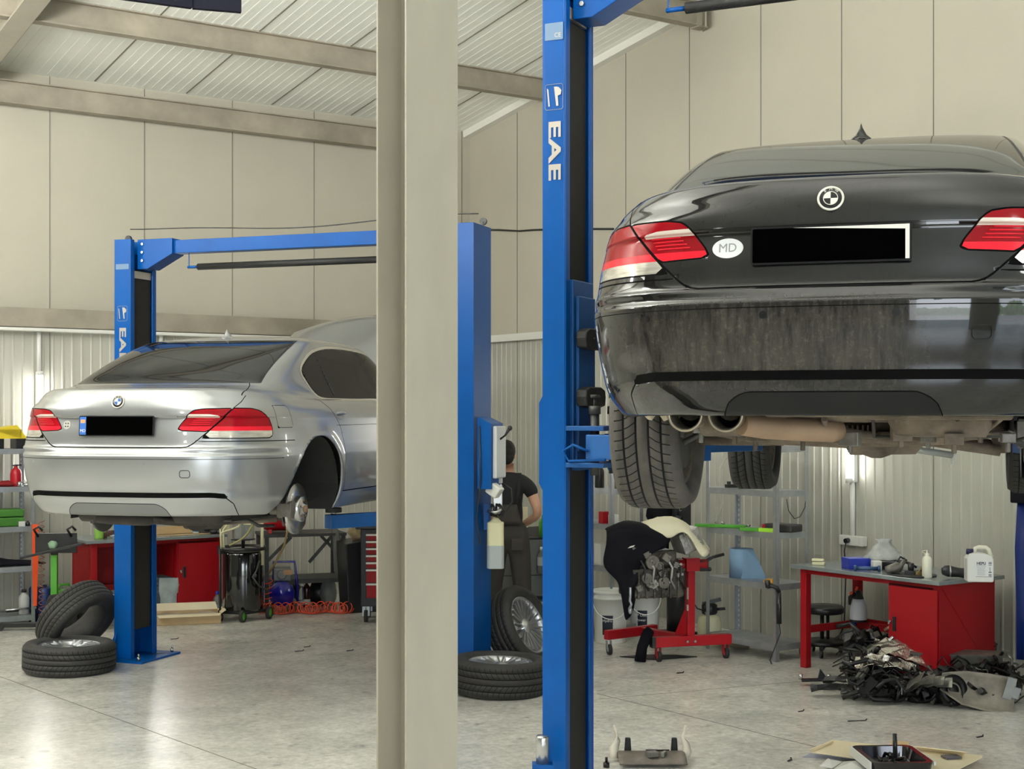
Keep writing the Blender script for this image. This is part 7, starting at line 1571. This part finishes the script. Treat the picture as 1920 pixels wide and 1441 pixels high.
# ---- scrap heap of removed car parts by the workbench
M_bp = mat('scrap_black_plastic', (.005, .005, .0055), .38, spec=.35); M_foil2 = mat('crumpled_foil', lin(196, 190, 178), .25, .85, bump=(25, .6), noise=(14, .45)); M_gs = mat('grey_scrap', lin(120, 118, 112), .4, .6, noise=(8, .5))
def sheet_mesh(L, Wd, bend, cr, seed, nx=12, ny=6, curl=0):
    rr = random.Random(seed); vs = []
    for i in range(nx):
        for j in range(ny):
            u = i/(nx-1)-.5; v = j/(ny-1)-.5
            vs.append((u*L+rr.uniform(-1, 1)*L*.012, v*Wd*(1-.35*abs(u)*2*curl)+rr.uniform(-1, 1)*.008, bend*(.25-u*u)*4*.5+curl*.12*(v*v)*2+rr.uniform(-cr, cr)))
    mb = MB(); mb.add(vs, [(i*ny+j, i*ny+j+1, (i+1)*ny+j+1, (i+1)*ny+j) for i in range(nx-1) for j in range(ny-1)], False); return mb
def scrap(mb, name, m, label, px, py, z, rot, cat='car part', solid=.004, kind=None, group=None, clean=False):
    p = F(px, py); a_ = -.823*(p.x-CO[0])-.568*(p.y-CO[1]); p = p+Vector((-.823, -.568, 0))*max(0, .28-a_); mb_o = mb.obj(name, m, None, clean=clean); mb_o.location = (p.x, p.y, z); mb_o.rotation_euler = rot
    if solid: so = mb_o.modifiers.new('s', 'SOLIDIFY'); so.thickness = solid
    tag(mb_o, label, cat, group)
    if kind: mb_o['kind'] = kind
    return mb_o
scrap(sheet_mesh(.46, .20, .10, .012, 1), 'heat_shield', M_foil2, 'crumpled shiny foil heat shield lying highest on the scrap heap', 1690, 1290, .26, (.5, .15, -.5))
scrap(sheet_mesh(.44, .18, .09, .014, 2, curl=.6), 'heat_shield', M_foil2, 'crumpled foil heat shield at the left front of the scrap heap', 1660, 1305, .19, (.35, .1, -.15))
for k, (px, a) in enumerate(((1712, -.9), (1727, -.7), (1738, -.5), (1748, -.3))):
    scrap(sheet_mesh(.30, .07, .02, .004, 10+k, 8, 3), 'trim_blade', M_gs, ('leftmost', 'second', 'third', 'rightmost')[k]+' of four grey fanned trim blades at the front of the scrap heap', px, 1326, .17, (.9, a*.6, a-.4))
mb = MB(); mb.tube([(-.18, 0, 0), (-.10, 0, .01), (.12, 0, -.03), (.18, 0, -.04)], [.04, .048, .050, .04], 16); scrap(mb, 'olive_tube', mat('olive_plastic', lin(96, 92, 68), .5), 'olive brown plastic tube lying on the scrap heap before the red cabinet', 1728, 1280, .24, (0, .12, -.35), solid=0)
mb = MB(); mb.b2((-.34, -.06, -.10), (.30, .06, 0)); mb.b2((-.36, -.07, -.004), (.36, .07, .006))
for k in range(7): mb.b2((-.32+.09*k, -.07, -.09), (-.31+.09*k, -.06, -.01))
mb.b2((-.16, -.075, -.09), (-.10, -.06, -.02)); scrap(mb, 'oil_sump', M_gs, 'long grey cast oil sump lying along the back of the scrap heap', 1800, 1296, .29, (.15, .0, -.25), solid=0)
mb = MB(); mb.lathe([(.06, -.03), (.105, -.03), (.11, -.02), (.11, .02), (.105, .03), (.06, .03), (.055, 0), (.06, -.03)], 28); mb.lathe([(0, .02), (.04, .02), (.045, .0), (.03, -.02), (0, -.02)], 20); mb.b2((-.10, -.02, -.01), (.10, .02, .01)); scrap(mb, 'pulley_hub', M_bp, 'round black hub standing on edge in the middle front of the scrap heap', 1786, 1325, .12, (1.35, .2, .3), solid=0)
def bowl():
    mb = MB(); n = 10; vs = []
    for i in range(n+1):
        a = math.pi*(.02+.96*i/n)*.62-1.75
        for x, k in ((-.30, .45), (-.15, .9), (0, 1), (.16, 1), (.20, .95)): vs.append((x, .17*k*math.cos(a), .17*k*math.sin(a)))
    mb.add(vs, [(i*5+j, i*5+j+1, (i+1)*5+j+1, (i+1)*5+j) for i in range(n) for j in range(4)], True); return mb
scrap(bowl(), 'arch_shell', mat('dusty_shell', lin(136, 130, 118), .6, noise=(9, .4)), 'dusty grey curved shell lying open at the right front of the scrap heap', 1850, 1334, .18, (.2, .12, -.3), solid=.008)
mb = MB(); mb.box((0, 0, 0), (.06, .01, .16)); mb.box((.05, 0, -.02), (.05, .012, .08)); scrap(mb, 'bright_plate', M_galv, 'bright upright plate beside the dusty shell in the scrap heap', 1893, 1330, .15, (.2, .25, -.2), solid=0)
for k, (px, py, L_, a, z, lab) in enumerate(((1575, 1306, .42, -.12, .035, 'long flat black plastic strip pointing left at the front edge of the scrap heap'), (1600, 1298, .44, -.42, .06, 'black plastic strip lying slanted on the left of the scrap heap'), (1625, 1312, .36, -.25, .03, 'short black plastic strip at the lower left front of the scrap heap'), (1660, 1318, .34, .05, .04, 'black plastic strip lying in front of the foil shields'))):
    scrap(sheet_mesh(L_, .09, .03, .006, 30+k, 10, 4, .5), 'plastic_strip', M_bp, lab, px, py, z, (.2, 0, a), solid=.01)
def bracket(t):
    mb = MB(); mb.bar((-.14, 0, .04), (.10, 0, .05), .05, .02); mb.add([(-.02, -.02, .05), (.06, -.02, .05), (.0, -.02, .13), (-.02, .02, .05), (.06, .02, .05), (.0, .02, .13)], [(0, 1, 2), (5, 4, 3), (0, 3, 4, 1), (1, 4, 5, 2), (2, 5, 3, 0)]); mb.obj('arm', M_bp, t); 
    for x in (-.15, .06): mb = MB(); mb.cyl((x, -.01, .05), (x+.004, -.012, .09), .016, 10); mb.obj('bright_clip', M_steelb, t)
p = F(1538, 1285); P1('plastic_bracket', 'black bracket with two bright clips at the far left tip of the scrap heap', 'car part', (p.x, p.y, .0), bracket, -.1)
def crate(t):
    mb = tray(.30, .22, .20, .008); mb.obj('crate_box', M_bp, t); mb = MB()
    rr = random.Random(9)
    for k in range(7): a = rr.uniform(-3, 3); mb.tube([(rr.uniform(-.1, .1), rr.uniform(-.07, .07), .12), (rr.uniform(-.12, .12), rr.uniform(-.08, .08), .22), (rr.uniform(-.14, .14), rr.uniform(-.08, .08), .24)], .014, 7)
    mb.obj('loose_pipes', M_grease, t, clean=False)
p = F(1650, 1280); P1('parts_crate', 'black crate of greasy parts on the left back of the scrap heap', 'crate', (p.x, p.y, 0), crate, -.3)
mb = MB()
for k in range(9): mb.lathe([(.018, k*.012), (.026, k*.012+.006), (.018, k*.012+.012)], 12)
mb.tube([(0, 0, -.06), (0, 0, .16)], .012, 8); scrap(mb, 'spring_damper', M_steelb, 'small bright coil spring damper on the black crate', 1648, 1282, .27, (.5, .7, 0), solid=0)
mb = MB(); mb.tube([(-.12, 0, 0), (-.08, 0, .03), (-.02, 0, .04), (.06, 0, -.01), (.12, 0, -.06)], [.014, .022, .018, .014, .012], 10); scrap(mb, 'copper_pipe', mat('dull_copper', lin(150, 112, 96), .5, .4), 'bent pinkish pipe sticking up at the back of the scrap heap', 1688, 1272, .36, (0, .1, -.3), solid=0)
mb = MB(); mb.tube([(-.05, 0, -.12), (-.04, 0, .0), (.0, 0, .05), (.05, 0, .06)], [.014, .018, .024, .028], 10); mb.ball((.07, 0, .05), .026, 10); scrap(mb, 'alloy_arm', mat('pale_alloy', lin(180, 160, 148), .4, .5), 'pale bent alloy arm standing up before the red cabinet', 1752, 1278, .36, (0, 0, -.2), solid=0)
for k, (px, py, z, r, lab) in enumerate(((1905, 1262, .26, .16, 'large black plastic housing at the right end of the scrap heap'), (1868, 1268, .20, .13, 'black rounded housing behind the dusty shell'), (1820, 1308, .12, .12, 'black lumpy casing between the round hub and the dusty shell'), (1760, 1305, .11, .12, 'black lumpy casing just left of the round hub'), (1700, 1308, .08, .12, 'black casing under the foil heat shields'), (1648, 1300, .07, .11, 'dark brownish casing in front of the black crate'))):
    mb = MB(); rr = random.Random(50+k); mb.ball((0, 0, 0), (r*1.3, r, r*.8), 12, jit=.22, rnd=rr); mb.box((r*.5, -r*.5, r*.3), (r, r*.6, r*.5), .5); mb.cyl((-r*.8, 0, 0), (-r*1.5, -r*.4, r*.3), r*.22, 10)
    for f_ in range(len(mb.sm)): mb.sm[f_] = False
    scrap(mb, 'engine_casing', M_bp if k < 5 else mat('brown_casing', lin(50, 44, 40), .5), lab, px, py, z, (rr.uniform(-.3, .3), rr.uniform(-.3, .3), rr.uniform(-1, 1)), solid=0)
# the tangle of hoses, wiring and small parts that fills the heap
rr = random.Random(77); mb = MB()
def inroom(p, m=.22):
    a = -.823*(p.x-CO[0])-.568*(p.y-CO[1]); return p if a >= m else p+Vector((-.823, -.568, 0))*(m-a)
def hp_():
    for _ in range(30):
        p = hp0_(); l_ = rot2(-RR, (p.x-RB[0], p.y-RB[1]))
        if not (.80 < l_[0] < 1.47 and l_[1] > -.12) and not (-.1 < l_[0] < .1 and -.1 < l_[1] < .15) and not l_[1] > .5: return inroom(p)
    return inroom(p)
def hp0_():
    px = 1600+310*rr.random(); k = (px-1580)/330; py = 1262+rr.uniform(0, 58)+6*k; return F(px, py)
for k in range(190):
    c = hp_(); hmax = .12+.27*max(0, min(1, (c.y-10.1)/.9)); z = rr.uniform(.02, hmax); pts = []; a = rr.uniform(0, 6.3); L_ = rr.uniform(.05, .16)
    for q in range(6): pts.append((c.x+L_*(q-2.5)*.5*math.cos(a)+rr.uniform(-.025, .025), c.y+L_*(q-2.5)*.5*math.sin(a)+rr.uniform(-.025, .025), max(.012, z+rr.uniform(-.03, .045)+.03*math.sin(q*1.3+a))))
    mb.tube(pts, rr.choice((.005, .008, .012, .018)), 6, mi=0 if k % 7 else 1)
for k in range(110):
    c = hp_(); hmax = .08+.27*max(0, min(1, (c.y-10.1)/.9)); z = rr.uniform(.02, hmax); R = Euler((rr.uniform(-.8, .8), rr.uniform(-.8, .8), rr.uniform(0, 3))).to_matrix()
    mb.box((c.x, c.y, z+.02), (rr.uniform(.05, .17), rr.uniform(.02, .09), rr.uniform(.01, .05)), R=R, mi=0 if k % 9 else 1)
o = mb.obj('scrap_tangle', [M_bp, M_gs], None, clean=False); tag(o, 'tangle of black hoses, wiring and broken plastic filling the scrap heap', 'scrap'); o['kind'] = 'stuff'
# ---- bottom edge of the picture
def sheetpoly(pts, z=.0): return [tuple(F(*p)+Vector((0, 0, z))) for p in pts]
def carton(t):
    o0 = Vector(t.location)
    def poly(pts, zs, name, m, th=.005):
        mb = MB(); mb.add([F(px, py, z)-o0 for (px, py), z in zip(pts, zs)], [tuple(range(len(pts)))]); o = mb.obj(name, m, t, clean=False); so = o.modifiers.new('s', 'SOLIDIFY'); so.thickness = th; return o
    poly([(1560, 1388), (1700, 1402), (1842, 1417), (1842, 1420), (1790, 1446), (1700, 1446), (1604, 1422), (1520, 1410)], [.035, .035, .035, .035, .035, .035, .035, .035], 'panel', M_cardl)
    poly([(1560, 1387), (1562, 1391), (1522, 1411), (1518, 1404)], [.06, .03, .03, .06], 'fold', M_cardl)
    poly([(1708, 1397), (1813, 1409), (1802, 1415), (1700, 1404)], [.08, .08, .03, .03], 'fold', M_cardl)
    poly([(1519, 1411), (1604, 1422), (1606, 1423), (1505, 1418)], [.03, .03, .005, .005], 'torn_edge', mat('carton_print', lin(150, 150, 160), .7))
    poly([(1670, 1388), (1704, 1391), (1702, 1402), (1672, 1400)], [.05, .05, .02, .02], 'brown_flap', M_card)
p = F(1680, 1420); P1('flattened_carton', 'flattened pale cardboard carton on the floor at the bottom right', 'cardboard', (p.x, p.y, 0), carton)
def dtray(t):
    mb = MB(); a, b, h = .17, .22, .075
    outer = rrect(.36, .44, .05); n = len(outer)
    inner = rrect(.30, .38, .04); bot = rrect(.27, .35, .03); vs = [(x, y, h) for x, y in outer]+[(x, y, h) for x, y in inner]+[(x, y, .012) for x, y in bot]+[(x*.93, y*.93, 0) for x, y in outer]
    fs = [(i, (i+1) % n, n+(i+1) % n, n+i) for i in range(n)]+[(n+i, n+(i+1) % n, 2*n+(i+1) % n, 2*n+i) for i in range(n)]+[(3*n+i, 3*n+(i+1) % n, (i+1) % n, i) for i in range(n)]+[tuple(range(2*n, 3*n))]
    mb.add(vs, fs); mb.obj('tray', mat('oily_tray', (.012, .010, .012), .12, coat=.8), t, clean=False)
    mb = MB(); mb.tube([(.02, .0, .05), (.02, .01, .19)], [.014, .012], 10); mb.obj('upright_tube', M_blk2, t, clean=False)
    mb = MB(); rr = random.Random(3)
    for k in range(7): x = rr.uniform(-.11, .11); y = rr.uniform(-.14, .14); mb.tube([(x, y, .03), (x+rr.uniform(-.04, .04), y+.03, .045), (x+rr.uniform(-.06, .06), y+.05, .03)], .011, 8)
    mb.box((0, .0, .02), (.2, .24, .012)); mb.obj('oily_parts', mat('oily_parts', (.05, .045, .045), .15, .6), t, clean=False)
    mb = MB()
    for i in range(16): u = i/15; mb.box((.182, -.2+.4*u, .065), (.012, .012, .02))
    mb.box((-.186, 0, .05), (.012, .40, .05)); mb.obj('pale_edge', M_wplast, t)
p = F(1674, 1448); P1('drip_tray', 'glossy black tray of oily parts on the cardboard at the bottom edge', 'tray', (p.x, p.y+.02, .03), dtray, .05)
for k, (pts, lab) in enumerate((([(1552, 1422), (1580, 1428), (1560, 1440), (1536, 1436)], 'crumpled white paper at the left edge of the flattened carton'), ([(1582, 1428), (1622, 1424), (1622, 1446), (1560, 1444)], 'white paper sheet tucked under the glossy black tray'))):
    p = F(*pts[0]); mb = MB(); P_ = [F(a, b, .03)-Vector((p.x, p.y, 0)) for a, b in pts]; c = sum(P_, Vector())/len(P_)+Vector((0, 0, .02)); mb.add(P_+[c], [(i, (i+1) % 4, 4) for i in range(4)])
    o = solo(mb, 'paper_sheet', M_wplast, lab, 'paper', (p.x, p.y, .0), clean=False); so = o.modifiers.new('s', 'SOLIDIFY'); so.thickness = .003
p = F(1790, 1434); mb = MB(); mb.box((0, 0, .05), (.10, .07, .01), .2); solo(mb, 'grey_card', mat('slate_card', lin(88, 84, 92), .5), 'small slate grey card lying on the right of the flattened carton', 'card', (p.x-.02, p.y, 0))
def under(t):
    mb = MB(); n = 12; vs = []
    for i in range(n+1):
        x = -.20+.40*i/n
        for y, z in ((.10, .02+.015*math.sin(i)), (.06, .055), (-.04, .05+.012*math.sin(i*1.7)), (-.16, .03)): vs.append((x, y, z))
    mb.add(vs, [(i*4+j, i*4+j+1, (i+1)*4+j+1, (i+1)*4+j) for i in range(n) for j in range(3)], True); o = mb.obj('tray_panel', mat('tray_brown', lin(104, 96, 88), .7, noise=(9, .4)), t, clean=False); so = o.modifiers.new('s', 'SOLIDIFY'); so.thickness = .008
    for x in (-.13, .15):
        mb = MB(); mb.add([(x-.022, .08, .02), (x+.022, .08, .02), (x+.016, .08, .125), (x-.016, .08, .125), (x-.022, .12, .02), (x+.022, .12, .02), (x+.016, .11, .125), (x-.016, .11, .125)], [(0, 1, 2, 3), (7, 6, 5, 4), (0, 4, 5, 1), (1, 5, 6, 2), (2, 6, 7, 3), (3, 7, 4, 0)]); mb.obj('mounting_post', M_bp, t, bevel=.006)
    for s_, x0 in ((-1, -.21), (1, .21)):
        mb = MB(); vs = []; rr = random.Random(5+s_)
        for i in range(7):
            h = .02+.03*i; wd = (.06-.006*i)*(1 if i < 4 else .55)
            for v in (-1, 0, 1): vs.append((x0+v*wd*.55+s_*.012*math.sin(i*1.2)+rr.uniform(-.008, .008), .0+abs(v)*.02+.01*i, h+rr.uniform(-.006, .006)+(0 if v else .008)))
        mb.add(vs, [(i*3+j, i*3+j+1, (i+1)*3+j+1, (i+1)*3+j) for i in range(6) for j in range(2)], True); o = mb.obj('torn_lining', mat('torn_lining', lin(206, 200, 184), .8), t, clean=False); so = o.modifiers.new('s', 'SOLIDIFY'); so.thickness = .004
    mb = MB(); mb.tube([(-.03, .0, .065), (.04, .0, .07), (.11, .01, .07)], [.012, .006, .004], 8); mb.obj('clip_rod', M_bp, t, clean=False)
    mb = MB(); mb.box((.0, -.07, .065), (.07, .05, .03), .4); mb.box((.07, -.07, .065), (.02, .06, .03), -.4); mb.obj('loose_shell', M_gs, t, bevel=.004)
p = F(1222, 1432); P1('torn_undertray', 'torn brown plastic undertray with ragged pale edges at the bottom edge', 'car part', (p.x, p.y+.05, 0), under, 0)
p = F(1137, 1438); mb = MB(); mb.cyl((0, 0, 0), (0, 0, .03), .018, 12); mb.cyl((0, 0, .03), (0, 0, .06), .008, 8); solo(mb, 'floor_bolt', M_bp, 'small black bolt standing on the floor between near column and torn undertray', 'bolt', (p.x, p.y, 0), clean=False)
# silver hydraulic bottle at the foot of the near column
p = F(1016, 1450); 
def cyl_(t):
    mb = MB(); mb.lathe([(0, 0), (.032, 0), (.032, .13), (.028, .14), (0, .14)], 24); mb.obj('sleeve', M_steelb, t, clean=False); mb = MB(); mb.box((0, 0, -.005), (.10, .08, .02)); mb.obj('foot', M_blue, t)
q = at(1017, 1432, 7.0); P1('metal_sleeve', 'bright metal sleeve standing at the foot of the near blue column', 'sleeve', (q.x, q.y, q.z), cyl_)
# dark scraps scattered on the bare floor
for i, (px, py, a, L_, lab) in enumerate(((1607, 1352, .1, .13, 'thin dark stick on the floor in front of the scrap heap'), (1838, 1382, .3, .05, 'small dark scrap on the floor at the right, above the carton'), (1482, 1426, .8, .05, 'bent dark wire scrap on the floor left of the carton'), (1502, 1334, .2, .04, 'tiny dark scrap on the floor left of the scrap heap front'), (326, 1198, .1, .06, 'dark flat scrap on the floor right of the far left column'), (575, 1213, .2, .05, 'dark flat scrap on the floor beneath the silver car, near the table'), (655, 1220, .1, .05, 'dark flat scrap on the floor left of the beige column'), (560, 1221, .2, .07, 'thin dark scrap beside another under the silver car'), (1275, 1262, .1, .05, 'small dark scrap on the floor in front of the engine stand'))):
    p = F(px, py); mb = MB(); mb.bar((-L_/2, 0, .004), (L_/2, .01, .005), .012 if i else .006, .005); mb.bar((L_/2, .01, .005), (L_/2+.01, .02, .012), .008, .004); solo(mb, 'floor_scrap', M_bp, lab, 'scrap', (p.x, p.y, 0), a)
p = F(296, 1230); mb = MB(); mb.tube([(-.10, 0, .012), (.0, .02, .014), (.05, .06, .012), (.12, .04, .01)], .009, 6); solo(mb, 'floor_cable', M_blk2, 'short black cable end at the foot of the far left column', 'cable', (p.x, p.y, 0), clean=False)
